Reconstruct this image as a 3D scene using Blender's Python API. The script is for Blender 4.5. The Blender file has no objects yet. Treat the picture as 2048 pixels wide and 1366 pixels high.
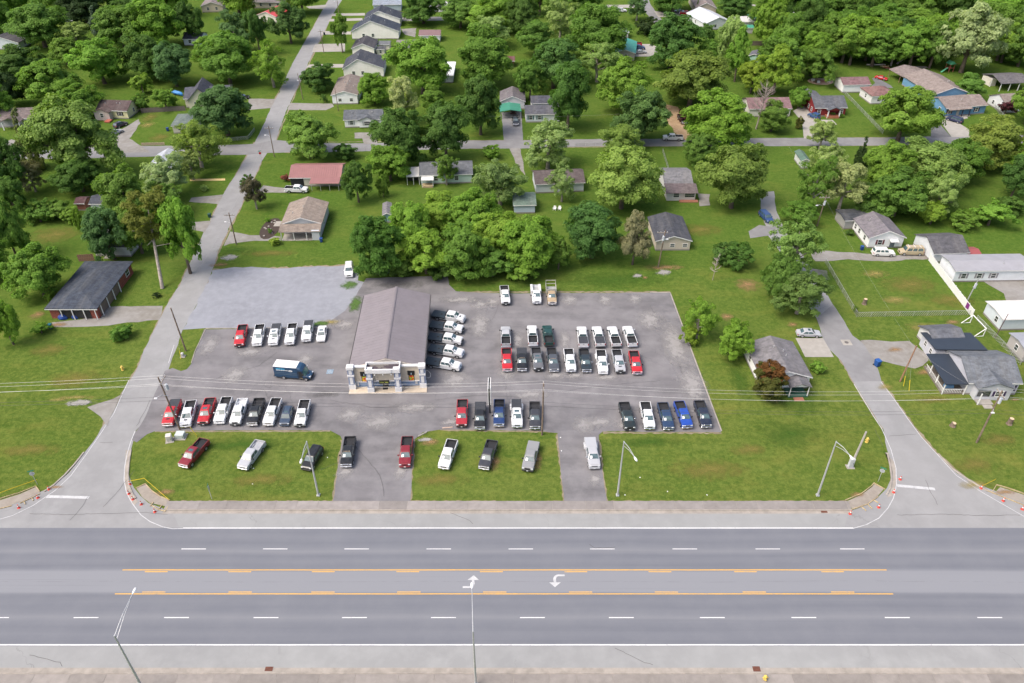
import bpy, bmesh, math, random
import numpy as np
from mathutils import Vector, Matrix, noise as mnoise
R = math.radians
random.seed(7)
SC = bpy.context.scene
COL = SC.collection

# ---------------------------------------------------------------- camera
FPX, PITCH, CAMH = 1550.0, R(36.88), 94.0          # focal length in photo pixels, tilt below horizon, height in m
cam_d = bpy.data.cameras.new('camera')
cam_d.sensor_width = 36.0
cam_d.lens = FPX / 2048 * 36
cam_d.clip_start = 0.5
cam_d.clip_end = 9000
cam = bpy.data.objects.new('camera', cam_d)
cam.location = (0, 0, CAMH)
cam.rotation_euler = (math.pi / 2 - PITCH, 0, 0)
COL.objects.link(cam)
SC.camera = cam

# ---------------------------------------------------------------- sky, sun, exposure
SUN_EL, SUN_AZ = 56, 243                            # degrees; azimuth clockwise from +Y (the far side)
W = bpy.data.worlds.new('World')
SC.world = W
W.use_nodes = True
wn = W.node_tree
sky = wn.nodes.new('ShaderNodeTexSky')
sky.sky_type = 'NISHITA'
sky.sun_disc = False
sky.sun_elevation = R(SUN_EL)
sky.sun_rotation = R(SUN_AZ)
sky.air_density = 1.0
sky.dust_density = 6.0
sky.ozone_density = 0.6
bg = wn.nodes['Background']
bg.inputs['Strength'].default_value = 0.15
wn.links.new(sky.outputs[0], bg.inputs['Color'])
sl = bpy.data.lights.new('sun', 'SUN')
sl.energy = 1.15
sl.angle = R(26)
sl.color = (1.0, 0.965, 0.92)
so = bpy.data.objects.new('sun', sl)
dv = Vector((math.sin(R(SUN_AZ)) * math.cos(R(SUN_EL)), math.cos(R(SUN_AZ)) * math.cos(R(SUN_EL)), math.sin(R(SUN_EL))))
so.rotation_euler = dv.to_track_quat('Z', 'Y').to_euler()
so.location = dv * 300
COL.objects.link(so)
SC.view_settings.view_transform = 'Standard'
SC.view_settings.look = 'None'
SC.view_settings.exposure = 0.93
SC.view_settings.gamma = 1.0
SC.view_settings.use_curve_mapping = False

# ---------------------------------------------------------------- geometry helpers
_cp, _sp = math.cos(PITCH), math.sin(PITCH)


def P(x, y, z=0.0):
    """survey point: the place at height z that the photograph shows at pixel (x, y)"""
    u = (x - 1024) / FPX
    v = (y - 683) / FPX
    dx, dy, dz = u, _cp - v * _sp, -_sp - v * _cp
    t = (CAMH - z) / -dz
    return Vector((t * dx, t * dy, z))


def PPM(p):
    """photo pixels per metre at a place"""
    return FPX / (p.y * _cp + (CAMH - p.z) * _sp)


class MB:
    def __init__(s):
        s.v, s.f, s.m = [], [], []

    def quadf(s, pts, m=0):
        n = len(s.v)
        s.v += [tuple(p) for p in pts]
        s.f.append(tuple(range(n, n + len(pts))))
        s.m.append(m)
        return s

    def raw(s, vs, fs, m=0):
        n = len(s.v)
        s.v += [tuple(p) for p in vs]
        for f in fs:
            s.f.append(tuple(i + n for i in f))
            s.m.append(m)
        return s

    def box(s, x0, x1, y0, y1, z0, z1, m=0, mat=None):
        vs = [(x, y, z) for z in (z0, z1) for y in (y0, y1) for x in (x0, x1)]
        if mat is not None:
            vs = [mat @ Vector(q) for q in vs]
        return s.raw(vs, [(0, 2, 3, 1), (4, 5, 7, 6), (0, 1, 5, 4), (2, 6, 7, 3), (0, 4, 6, 2), (1, 3, 7, 5)], m)

    def cbox(s, x0, x1, y0, y1, z0, z1, c=.03, m=0, mat=None):
        """box with chamfered vertical and top edges"""
        def ring(i, z):
            return [(x0 + i + c, y0 + i, z), (x1 - i - c, y0 + i, z), (x1 - i, y0 + i + c, z), (x1 - i, y1 - i - c, z),
                    (x1 - i - c, y1 - i, z), (x0 + i + c, y1 - i, z), (x0 + i, y1 - i - c, z), (x0 + i, y0 + i + c, z)]
        rs = [ring(0, z0), ring(0, z1 - c), ring(c, z1)]
        vs = [q for r in rs for q in r]
        if mat is not None:
            vs = [mat @ Vector(q) for q in vs]
        fs = [tuple(reversed(range(8))), tuple(range(16, 24))]
        for k in range(2):
            for i in range(8):
                j = (i + 1) % 8
                fs.append((k * 8 + i, k * 8 + j, k * 8 + 8 + j, k * 8 + 8 + i))
        return s.raw(vs, fs, m)

    def loft(s, rings, cap0=True, cap1=True, m=0, closed=True):
        n = len(rings[0])
        vs = [q for r in rings for q in r]
        fs = []
        for k in range(len(rings) - 1):
            for i in range(n if closed else n - 1):
                j = (i + 1) % n
                fs.append((k * n + i, k * n + j, (k + 1) * n + j, (k + 1) * n + i))
        if cap0:
            fs.append(tuple(reversed(range(n))))
        if cap1:
            fs.append(tuple(range((len(rings) - 1) * n, len(rings) * n)))
        return s.raw(vs, fs, m)

    def tube(s, pts, rad, n=6, m=0):
        pts = [Vector(p) for p in pts]
        rads = rad if isinstance(rad, (list, tuple)) else [rad] * len(pts)
        rings = []
        for i, p in enumerate(pts):
            a = pts[max(0, i - 1)]
            b = pts[min(len(pts) - 1, i + 1)]
            t = (b - a).normalized()
            ref = Vector((0, 0, 1)) if abs(t.z) < .9 else Vector((1, 0, 0))
            u = t.cross(ref).normalized()
            w = u.cross(t)
            rings.append([p + (u * math.cos(2 * math.pi * k / n) + w * math.sin(2 * math.pi * k / n)) * rads[i] for k in range(n)])
        return s.loft(rings, m=m)

    def prism(s, poly, z0, z1, m=0):
        n = len(poly)
        return s.loft([[(x, y, z0) for x, y in poly], [(x, y, z1) for x, y in poly]], m=m)

    def mesh(s, name, mats, smooth=False):
        me = bpy.data.meshes.new(name)
        me.from_pydata(s.v, [], s.f)
        for mt in (mats if isinstance(mats, (list, tuple)) else [mats]):
            me.materials.append(mt)
        if any(s.m):
            me.polygons.foreach_set('material_index', s.m)
        if smooth:
            me.polygons.foreach_set('use_smooth', [True] * len(s.f))
        me.update()
        return me

    def build(s, name, mats, parent=None, smooth=False):
        return obj(name, s.mesh(name, mats, smooth), parent)


def obj(name, data, parent=None, loc=None, rz=None):
    o = bpy.data.objects.new(name, data)
    COL.objects.link(o)
    if parent is not None:
        o.parent = parent
    if loc is not None:
        o.location = loc
    if rz is not None:
        o.rotation_euler = (0, 0, rz)
    return o


def tag(o, label=None, cat=None, group=None, kind=None):
    if label:
        o['label'] = label
    if cat:
        o['category'] = cat
    if group:
        o['group'] = group
    if kind:
        o['kind'] = kind
    return o


def thing(name, label, cat, loc=(0, 0, 0), rz=0, group=None):
    o = obj(name, None, None, loc, rz)
    o.empty_display_size = .3
    return tag(o, label, cat, group)


# ---------------------------------------------------------------- materials
class NT:
    def __init__(s, name):
        s.mat = bpy.data.materials.new(name)
        s.mat.use_nodes = True
        s.t = s.mat.node_tree
        s.b = s.t.nodes['Principled BSDF']
        s.tc = None

    def n(s, typ, **kw):
        nd = s.t.nodes.new(typ)
        for k, v in kw.items():
            if isinstance(v, bpy.types.NodeSocket):
                s.t.links.new(v, nd.inputs[k])
            elif k in nd.inputs:
                nd.inputs[k].default_value = v
            else:
                setattr(nd, k, v)
        return nd

    def l(s, a, b):
        s.t.links.new(a, b)

    def coord(s, kind='Object', scale=(1, 1, 1), rot=(0, 0, 0)):
        if s.tc is None:
            s.tc = s.t.nodes.new('ShaderNodeTexCoord')
        mp = s.t.nodes.new('ShaderNodeMapping')
        mp.inputs['Scale'].default_value = scale
        mp.inputs['Rotation'].default_value = rot
        s.l(s.tc.outputs[kind], mp.inputs['Vector'])
        return mp.outputs[0]

    def noise(s, scale, detail=4, rough=.55, vec=None, lo=.35, hi=.65):
        nd = s.n('ShaderNodeTexNoise')
        nd.inputs['Scale'].default_value = scale
        nd.inputs['Detail'].default_value = detail
        nd.inputs['Roughness'].default_value = rough
        s.l(vec if vec is not None else s.coord(), nd.inputs['Vector'])
        mr = s.n('ShaderNodeMapRange')
        mr.inputs['From Min'].default_value = lo
        mr.inputs['From Max'].default_value = hi
        s.l(nd.outputs[0], mr.inputs['Value'])
        return mr.outputs[0]

    def mix(s, fac, a, b, mode='MIX'):
        nd = s.t.nodes.new('ShaderNodeMix')
        nd.data_type = 'RGBA'
        nd.blend_type = mode
        for i, v in ((0, fac), (6, a), (7, b)):
            if isinstance(v, bpy.types.NodeSocket):
                s.l(v, nd.inputs[i])
            elif i == 0:
                nd.inputs[0].default_value = v
            else:
                nd.inputs[i].default_value = (v[0], v[1], v[2], 1)
        return nd.outputs[2]

    def math(s, op, a, b=0.0, c=0.0):
        nd = s.t.nodes.new('ShaderNodeMath')
        nd.operation = op
        for i, v in enumerate((a, b, c)):
            if isinstance(v, bpy.types.NodeSocket):
                s.l(v, nd.inputs[i])
            else:
                nd.inputs[i].default_value = v
        return nd.outputs[0]

    def bump(s, h, strength=.3, dist=.02):
        nd = s.n('ShaderNodeBump')
        nd.inputs['Strength'].default_value = strength
        nd.inputs['Distance'].default_value = dist
        s.l(h, nd.inputs['Height'])
        s.l(nd.outputs[0], s.b.inputs['Normal'])

    def done(s, col=None, rough=.8, metal=0, spec=.3):
        if col is not None:
            if isinstance(col, bpy.types.NodeSocket):
                s.l(col, s.b.inputs['Base Color'])
            else:
                s.b.inputs['Base Color'].default_value = (*col, 1)
        if isinstance(rough, bpy.types.NodeSocket):
            s.l(rough, s.b.inputs['Roughness'])
        else:
            s.b.inputs['Roughness'].default_value = rough
        s.b.inputs['Metallic'].default_value = metal
        s.b.inputs['Specular IOR Level'].default_value = spec
        return s.mat


def k(c, f):
    return (c[0] * f, c[1] * f, c[2] * f)


_MC = {}


def plain(name, col, rough=.6, metal=0, spec=.4, var=.12, sc=3.0):
    """simple procedural surface: colour with fine mottling"""
    key = (name, col, rough)
    if key in _MC:
        return _MC[key]
    m = NT(name)
    nz = m.noise(sc, 5, .6)
    c = m.mix(nz, k(col, 1 - var), k(col, 1 + var))
    _MC[key] = m.done(c, rough, metal, spec)
    return _MC[key]


def asphalt(name, col, light, dark, s1=.06, s2=.5, streak=None, amt=1.0):
    m = NT(name)
    big = m.noise(s1, 6, .6, lo=.38, hi=.66)
    mid = m.noise(s2, 5, .65, lo=.42, hi=.72)
    fine = m.noise(9.0, 3, .7, lo=.2, hi=.8)
    c = m.mix(big, dark, col)
    c = m.mix(m.math('MULTIPLY', mid, .75 * amt), c, light)
    c = m.mix(m.math('MULTIPLY', fine, .35), c, k(col, .82))
    if streak:
        st = m.noise(streak[0], 4, .6, vec=m.coord(scale=streak[1]), lo=.4, hi=.7)
        c = m.mix(m.math('MULTIPLY', st, streak[2]), c, streak[3])
    # hairline cracks
    vo = m.n('ShaderNodeTexVoronoi', feature='DISTANCE_TO_EDGE')
    vo.inputs['Scale'].default_value = .11
    wv = m.n('ShaderNodeTexNoise')
    wv.inputs['Scale'].default_value = .5
    wv.inputs['Detail'].default_value = 6
    co = m.coord()
    m.l(co, wv.inputs['Vector'])
    va = m.n('ShaderNodeVectorMath', operation='MULTIPLY_ADD')
    m.l(wv.outputs['Color'], va.inputs[0])
    va.inputs[1].default_value = (3.5, 3.5, 0)
    m.l(co, va.inputs[2])
    m.l(va.outputs[0], vo.inputs['Vector'])
    cr = m.math('LESS_THAN', vo.outputs['Distance'], .004)
    gate = m.noise(.035, 2, .5, lo=.5, hi=.62)
    c = m.mix(m.math('MULTIPLY', m.math('MULTIPLY', cr, gate), .45), c, k(col, .45))
    m.bump(fine, .15, .01)
    return m.done(c, .88, 0, .25)


def car_paint():
    m = NT('car_paint')
    oi = m.n('ShaderNodeObjectInfo')
    nz = m.noise(2.0, 4, .6)
    c = m.mix(m.math('MULTIPLY', nz, .045), oi.outputs['Color'], (.30, .27, .22))   # thin film of road dust
    m.b.inputs['Coat Weight'].default_value = .35
    m.b.inputs['Coat Roughness'].default_value = .06
    return m.done(c, .30, .0, .32)


def tinted(name, rough=.7, var=.1, sc=3.0, spec=.3, bands=None):
    """surface whose own colour is the object's colour (shared by walls, roofs, bins ...)"""
    if name in _MC:
        return _MC[name]
    m = NT(name)
    oi = m.n('ShaderNodeObjectInfo')
    nz = m.noise(sc, 6, .65)
    lo = m.mix(1.0, oi.outputs['Color'], (1 - var,) * 3, 'MULTIPLY')
    hi = m.mix(1.0, oi.outputs['Color'], (1 + var,) * 3, 'MULTIPLY')
    c = m.mix(nz, lo, hi)
    big = m.noise(.35, 4, .6)
    c = m.mix(m.math('MULTIPLY', big, .25), c, m.mix(1.0, c, (.72, .70, .66), 'MULTIPLY'))
    if bands == 'siding':
        wv = m.n('ShaderNodeTexWave', wave_type='BANDS', bands_direction='Z', wave_profile='SAW')
        wv.inputs['Scale'].default_value = 1.6
        m.l(m.coord(), wv.inputs['Vector'])
        m.bump(wv.outputs[0], .6, .03)
    elif bands == 'shingle':
        br = m.n('ShaderNodeTexBrick')
        br.inputs['Scale'].default_value = 1.0
        br.inputs['Brick Width'].default_value = .9
        br.inputs['Row Height'].default_value = .28
        br.inputs['Mortar Size'].default_value = .02
        br.inputs['Color1'].default_value = (.78, .78, .78, 1)
        br.inputs['Color2'].default_value = (1.15, 1.15, 1.15, 1)
        br.inputs['Mortar'].default_value = (.6, .6, .6, 1)
        m.l(m.coord(), br.inputs['Vector'])
        c = m.mix(.7, c, m.mix(1.0, c, br.outputs['Color'], 'MULTIPLY'))
        st = m.noise(1.0, 5, .6, vec=m.coord(scale=(.9, .12, .12)), lo=.45, hi=.75)
        c = m.mix(m.math('MULTIPLY', st, .22), c, (.22, .21, .19))
        m.bump(br.outputs['Fac'], .4, .02)
    elif bands == 'brick':
        br = m.n('ShaderNodeTexBrick')
        br.inputs['Scale'].default_value = 2.2
        br.inputs['Color1'].default_value = (.75, .7, .7, 1)
        br.inputs['Color2'].default_value = (1.2, 1.1, 1.1, 1)
        br.inputs['Mortar'].default_value = (1.5, 1.8, 2.0, 1)
        m.l(m.coord(rot=(R(90), 0, 0)), br.inputs['Vector'])
        c = m.mix(1.0, c, br.outputs['Color'], 'MULTIPLY')
    _MC[name] = m.done(c, rough, 0, spec)
    return _MC[name]


def glass_mat(name, col=(.03, .045, .05), rough=.06):
    if name in _MC:
        return _MC[name]
    m = NT(name)
    nz = m.noise(1.5, 2, .5)
    c = m.mix(nz, col, k(col, 1.7))
    m.b.inputs['Coat Weight'].default_value = .5
    m.b.inputs['Coat Roughness'].default_value = .03
    _MC[name] = m.done(c, rough, 0, .8)
    return _MC[name]


PAINT = car_paint()
GLASS = glass_mat('vehicle_glass', (.035, .06, .065))
WGLASS = glass_mat('window_glass', (.03, .035, .04), .1)
RUBBER = plain('rubber', (.018, .018, .02), .8)
TRIM = plain('black_trim', (.02, .021, .023), .5)
LINER = plain('bed_liner', (.02, .021, .024), .75)
CHROME = plain('chrome', (.62, .63, .65), .18, 1.0, .5, .05)
ALLOY = plain('alloy', (.55, .56, .58), .3, .8, .5, .08)
LAMPC = plain('headlight_lens', (.6, .63, .66), .1, .2, .8, .1)
LAMPR = plain('tail_light_lens', (.35, .02, .02), .2)
PAPER = plain('paper', (.72, .74, .74), .7)
WHITE = plain('white_paint', (.66, .66, .65), .5, 0, .4, .06)
STEEL = plain('galvanised_steel', (.42, .43, .44), .45, .35, .5, .12)
WOODP = plain('pole_timber', (.17, .13, .10), .9, 0, .2, .35, 1.2)
LUMBER = plain('lumber', (.34, .27, .16), .85, 0, .2, .25)
CONCR = plain('concrete', (.27, .255, .23), .9, 0, .2, .12, 1.0)
SIDING = tinted('siding', .65, .04, 1.0, .3, 'siding')
BRICKM = tinted('brickwork', .85, .15, 2.0, .2, 'brick')
SHINGLE = tinted('shingles', .92, .22, 1.2, .15, 'shingle')
SMOOTH = tinted('painted_surface', .55, .06, 2.0, .35)
METALR = tinted('metal_sheet', .5, .06, .5, .4)
# ================================================================ ground and paving
def smooth_poly(pts, n=4):
    """closed Catmull-Rom through points"""
    out = []
    N = len(pts)
    for i in range(N):
        p0, p1, p2, p3 = pts[i - 1], pts[i], pts[(i + 1) % N], pts[(i + 2) % N]
        for j in range(n):
            t = j / n
            out.append(.5 * ((2 * p1) + (p2 - p0) * t + (2 * p0 - 5 * p1 + 4 * p2 - p3) * t * t + (3 * p1 - p0 - 3 * p2 + p3) * t ** 3))
    return out


def sheet(name, px, z, mat, jit=0.0, step=1.6, smooth=False, parent=None, world=False, kind='structure'):
    pts = [Vector((a, b, z)) for a, b in px] if world else [P(a, b, z) for a, b in px]
    if smooth:
        pts = smooth_poly(pts)
    if jit > 0:
        out = []
        for i, a in enumerate(pts):
            b = pts[(i + 1) % len(pts)]
            n = max(1, int((b - a).length / step))
            for j in range(n):
                q = a.lerp(b, j / n)
                q += Vector((mnoise.noise((q.x * .35, q.y * .35, 3.1)) * 1.4 + random.uniform(-.35, .35), mnoise.noise((q.x * .35, q.y * .35, 9.7)) * 1.4 + random.uniform(-.35, .35), 0)) * jit
                out.append(q)
        pts = out
    bm = bmesh.new()
    f = bm.faces.new([bm.verts.new(p) for p in pts])
    bm.normal_update()
    if f.normal.z < 0:
        bmesh.ops.reverse_faces(bm, faces=[f])
    bmesh.ops.triangulate(bm, faces=bm.faces[:])
    me = bpy.data.meshes.new(name)
    bm.to_mesh(me)
    bm.free()
    me.materials.append(mat)
    o = obj(name, me, parent)
    if parent is None:
        tag(o, kind=kind)
    return o


def grass_material():
    m = NT('grass')
    big = m.noise(.022, 5, .6, lo=.36, hi=.64)
    mid = m.noise(.17, 7, .7, lo=.40, hi=.62)
    clump = m.noise(.45, 8, .8, lo=.42, hi=.66)
    tuft = m.noise(1.1, 6, .8, lo=.44, hi=.66)
    fine = m.noise(4.5, 4, .75, lo=.25, hi=.75)
    g1, g2, g3 = (.086, .134, .026), (.136, .162, .040), (.055, .105, .017)
    c = m.mix(big, g1, g2)
    c = m.mix(m.math('MULTIPLY', mid, .6), c, g3)
    dry = m.noise(.09, 6, .7, vec=m.coord(scale=(.7, 1.5, 1)), lo=.52, hi=.74)
    c = m.mix(m.math('MULTIPLY', dry, .85), c, (.205, .185, .048))
    c = m.mix(m.math('MULTIPLY', clump, .70), c, (.040, .088, .012))
    c = m.mix(m.math('MULTIPLY', tuft, .62), c, (.195, .222, .052))
    sepf = m.n('ShaderNodeSeparateXYZ')
    m.l(m.coord(), sepf.inputs[0])
    fr_ = m.n('ShaderNodeMapRange')
    fr_.inputs['From Min'].default_value = 112
    fr_.inputs['From Max'].default_value = 165
    m.l(sepf.outputs['Y'], fr_.inputs['Value'])
    # lawns behind the lot are kept greener than the sun-bleached verge
    c = m.mix(m.math('MULTIPLY', fr_.outputs[0], .42), c, (.056, .126, .019))
    # mower passes on the verge in front of the lot run along the highway
    wv = m.n('ShaderNodeTexWave', wave_type='BANDS', bands_direction='Y')
    wv.inputs['Scale'].default_value = .21
    wv.inputs['Distortion'].default_value = 5.0
    wv.inputs['Detail'].default_value = 4
    m.l(m.coord(), wv.inputs['Vector'])
    sep = m.n('ShaderNodeSeparateXYZ')
    m.l(m.coord(), sep.inputs[0])
    near = m.math('LESS_THAN', sep.outputs['Y'], 118.0)
    band = m.math('MULTIPLY', m.math('MULTIPLY', wv.outputs[0], near), .16)
    c = m.mix(band, c, (.125, .145, .030))
    c = m.mix(m.math('MULTIPLY', fine, .55), c, m.mix(1.0, c, (.42, .50, .36), 'MULTIPLY'))
    m.bump(m.math('ADD', fine, clump), .7, .08)
    return m.done(c, 1.0, 0, .0)


GRASS = grass_material()
mb = MB()
mb.quadf([(-4500, -400, 0), (4500, -400, 0), (4500, 8000, 0), (-4500, 8000, 0)])
tag(mb.build('ground', GRASS), kind='structure')

LOT = asphalt('lot_asphalt', (.147, .142, .149), (.236, .230, .235), (.104, .101, .106), .045, .22, (.5, (.10, .7, 1), .5, (.203, .195, .203)), amt=.9)
STREET = asphalt('street_asphalt', (.237, .238, .238), (.280, .283, .285), (.201, .203, .206), .05, .3, (.3, (.25, .03, 1), .35, (.190, .189, .191)))
SIDEST = asphalt('side_street_asphalt', (.194, .193, .196), (.237, .238, .241), (.158, .157, .162), .05, .35)
SHOULD = asphalt('shoulder_asphalt', (.246, .251, .248), (.289, .295, .291), (.215, .218, .218), .04, .3, (.2, (.03, .4, 1), .4, (.203, .207, .209)))
GRAVEL = asphalt('gravel', (.217, .228, .256), (.266, .277, .307), (.183, .191, .215), .08, .6)
CONC = asphalt('concrete_slab', (.301, .284, .255), (.350, .334, .303), (.252, .238, .215), .12, .7)
DRIVE = asphalt('drive_gravel', (.222, .214, .204), (.270, .262, .250), (.170, .158, .136), .15, .7)
BLACKTOP = asphalt('blacktop', (.135, .135, .142), (.17, .17, .175), (.11, .11, .115), .1, .5)
DIRT = asphalt('bare_earth', (.288, .200, .120), (.352, .264, .168), (.216, .144, .080), .3, .8)


def highway_material():
    m = NT('highway_asphalt')
    sep = m.n('ShaderNodeSeparateXYZ')
    m.l(m.coord(), sep.inputs[0])
    wob = m.n('ShaderNodeTexNoise')
    wob.inputs['Scale'].default_value = .05
    m.l(m.coord(), wob.inputs['Vector'])
    y = m.math('ADD', sep.outputs['Y'], m.math('MULTIPLY', m.math('SUBTRACT', wob.outputs[0], .5), .7))
    ramp = m.n('ShaderNodeValToRGB')
    y0, y1 = 57.0, 79.0
    t = m.math('DIVIDE', m.math('SUBTRACT', y, y0), y1 - y0)
    m.l(t, ramp.inputs[0])
    dk, md, lt, c0 = (.118, .125, .146), (.134, .141, .161), (.160, .166, .183), (.192, .199, .217)
    stops = [(57.5, md), (58.7, dk), (59.7, md), (60.7, dk), (61.6, md), (62.3, lt), (63.0, md), (64.0, dk), (64.9, md), (65.6, dk), (66.0, md), (66.4, c0), (68.1, c0), (69.7, c0),
             (70.2, md), (70.7, dk), (71.6, md), (72.6, dk), (73.4, lt), (74.2, md), (75.0, dk), (76.0, md), (77.0, dk), (77.7, md)]
    el = ramp.color_ramp.elements
    el[0].position = (stops[0][0] - y0) / (y1 - y0)
    el[0].color = (*stops[0][1], 1)
    el[1].position = (stops[-1][0] - y0) / (y1 - y0)
    el[1].color = (*stops[-1][1], 1)
    for yy, cc in stops[1:-1]:
        e = el.new((yy - y0) / (y1 - y0))
        e.color = (*cc, 1)
    st = m.noise(.8, 6, .65, vec=m.coord(scale=(.05, 1.2, 1)), lo=.3, hi=.7)
    c = m.mix(m.math('MULTIPLY', st, .25), ramp.outputs[0], (.168, .175, .19))
    fine = m.noise(7.0, 4, .75, lo=.2, hi=.8)
    blot = m.noise(.16, 6, .7, lo=.42, hi=.75)
    c = m.mix(m.math('MULTIPLY', blot, .22), c, (.205, .21, .222))
    c = m.mix(m.math('MULTIPLY', fine, .3), c, m.mix(1.0, c, (.75, .75, .76), 'MULTIPLY'))
    # paving joint down the turn lane and ragged cracks
    jn = m.math('LESS_THAN', m.math('ABSOLUTE', m.math('SUBTRACT', y, 68.05)), .03)
    jg = m.noise(.25, 4, .7, lo=.46, hi=.56)
    c = m.mix(m.math('MULTIPLY', m.math('MULTIPLY', jn, jg), .45), c, (.09, .09, .1))
    tr = m.noise(.9, 3, .6, vec=m.coord(scale=(.02, 2.2, 1)), lo=.60, hi=.72)
    c = m.mix(m.math('MULTIPLY', tr, .22), c, (.10, .105, .12))
    m.bump(fine, .15, .01)
    return m.done(c, .85, 0, .25)


HWY = highway_material()


def road_paint(name, col, wear):
    m = NT(name)
    a = m.noise(1.3, 7, .8, lo=.54 - wear * .2, hi=.74)
    f = m.noise(5.0, 4, .7, lo=.3, hi=.7)
    c = m.mix(m.math('MULTIPLY', a, .75), m.mix(f, k(col, .88), k(col, 1.08)), (.20, .205, .215))
    return m.done(c, .75, 0, .2)


ROADW = road_paint('road_paint_white', (.56, .565, .57), .1)
ROADX = road_paint('road_paint_worn', (.44, .445, .45), .5)
ROADY = road_paint('road_paint_yellow', (.58, .33, .065), .1)
YC = {1022: 81.09, 1056: 77.73, 1098: 73.79, 1140: 70.05, 1188: 66.0, 1235: 62.26, 1290: 58.13, 1335: 54.94}
hw = MB()
hw.quadf([(-420, 54.9, .012), (420, 54.9, .012), (420, 81.1, .012), (-420, 81.1, .012)])
highway = tag(hw.build('highway', SHOULD), kind='structure')
hw = MB()
hw.quadf([(-420, 58.0, .018), (420, 58.0, .018), (420, 77.75, .018), (-420, 77.75, .018)])
hw.build('travel_lanes', HWY, highway)


def strip(name, x0, x1, y0, y1, mat, z=.026, parent=None):
    m = MB()
    n = max(1, int((x1 - x0) / 3))
    r0 = [(x0 + (x1 - x0) * i / n, y0 + random.uniform(-.01, .01), z) for i in range(n + 1)]
    r1 = [(x0 + (x1 - x0) * i / n, y1 + random.uniform(-.01, .01), z) for i in range(n + 1)]
    m.loft([r0, r1], False, False, closed=False)
    return m.build(name, mat, parent or highway)


xa = P(366, 1057).x
xb = P(1707, 1057).x
strip('edge_line', xa, xb, 77.62, 77.80, ROADW)
strip('edge_line', -420, 420, 58.05, 58.24, ROADW)
strip('edge_line', -420, P(-60, 1064).x, 77.62, 77.80, ROADW)
for i in range(9):
    a, b = (363, 526, 689, 853, 1017, 1180, 1345, 1511, 1680)[i], 1098
    x = P(a, b).x
    strip('lane_dash', x, x + 3.65, 73.72, 73.85, ROADW)
for i in range(11):
    x = P((-32, 147, 328, 507, 684, 862, 1040, 1218, 1400, 1583, 1770)[i], 1236).x
    strip('lane_dash', x, x + 3.4, 62.17, 62.30, ROADW)
strip('lane_dash', P(1955, 1236).x, P(1955, 1236).x + 3.4, 62.17, 62.30, ROADW)
strip('centre_line', P(244, 1142).x, P(1774, 1142).x, 69.97, 70.12, ROADY)
strip('centre_line', P(228, 1192).x, P(1788, 1192).x, 65.93, 66.08, ROADY)
for a in (290, 457, 624, 793, 960, 1129, 1297, 1468, 1642):
    x = P(a, 1143).x
    strip('centre_dash', x, x + 3.3, 69.66, 69.80, ROADY)
for a in (283, 456, 622, 794, 966, 1138, 1310, 1486, 1663):
    x = P(a, 1187).x
    strip('centre_dash', x, x + 3.3, 66.24, 66.38, ROADY)


def arrow(px, py, flip):
    c = P(px, py)
    m = MB()
    s = -1 if flip else 1
    def q(a, b):
        return (c.x + s * a * .78, c.y + s * b * .78, .026)
    m.quadf([q(-1.55, -1.30), q(-.45, -1.30), q(-.45, -.92), q(-1.55, -.92)])
    prev = None
    for i in range(9):
        t = i / 8 * math.pi / 2
        o_, i_ = (-.45 + 1.05 * math.sin(t), -.2 - 1.10 * math.cos(t)), (-.45 + .55 * math.sin(t), -.2 - .72 * math.cos(t))
        if prev:
            m.quadf([q(*prev[0]), q(*o_), q(*i_), q(*prev[1])])
        prev = (o_, i_)
    m.quadf([q(.10, -.2), q(.60, -.2), q(.48, .45), q(.05, .45)])
    m.quadf([q(-.75, .42), q(1.35, .42), q(.35, 1.45)])
    return m.build('turn_arrow', ROADX, highway)


arrow(943, 1164, False)
arrow(1113, 1161, True)

# far kerb, gutter and pavement
Y_K = 81.1
CURBM = plain('kerb_concrete', (.27, .245, .215), .9, 0, .2, .15, .8)
SLABM = tinted('slab_concrete', .92, .10, .9, .15)
side = MB()
x0s, x1s = P(332, 1010).x, P(1699, 1010).x
side.box(x0s, x1s, 81.35, 83.05, -.1, .10)
sidewalk = tag(side.build('sidewalk', CURBM), kind='structure')
tag(MB().cbox(x0s, x1s, 81.10, 81.33, -.1, .15, .03).build('kerb', CURBM), kind='structure')
strip('gutter', x0s, x1s, 80.55, 81.09, CURBM, .020)


def slabs(parent, xs0, xs1, y0, y1, z, base, step):
    x = xs0
    me = None
    i = 0
    while x < xs1 - .3:
        w = min(step * random.choice((1, 1, 1, .75, 1.2)), xs1 - x)
        m = MB()
        m.cbox(x + .02, x + w - .02, y0, y1, z - .08, z + random.uniform(-.004, .008), .015)
        o = m.build('slab', SLABM, parent)
        f = random.uniform(.86, 1.10)
        o.color = (*k(base, f), 1)
        x += w
        i += 1


slabs(sidewalk, x0s, x1s, 81.36, 83.04, .13, (.225, .208, .198), 4.4)
# near side
near = MB()
near.box(-120, 120, 50.9, 54.0, -.1, .10)
near_walk = tag(near.build('sidewalk_near', CURBM), kind='structure')
slabs(near_walk, -75, 75, 51.95, 53.95, .13, (.225, .206, .190), 4.6)
tag(MB().cbox(-120, 120, 54.02, 54.24, -.1, .15, .03).build('kerb_near', CURBM), kind='structure')
strip('gutter', -120, 120, 54.25, 54.90, CURBM, .020)

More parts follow.
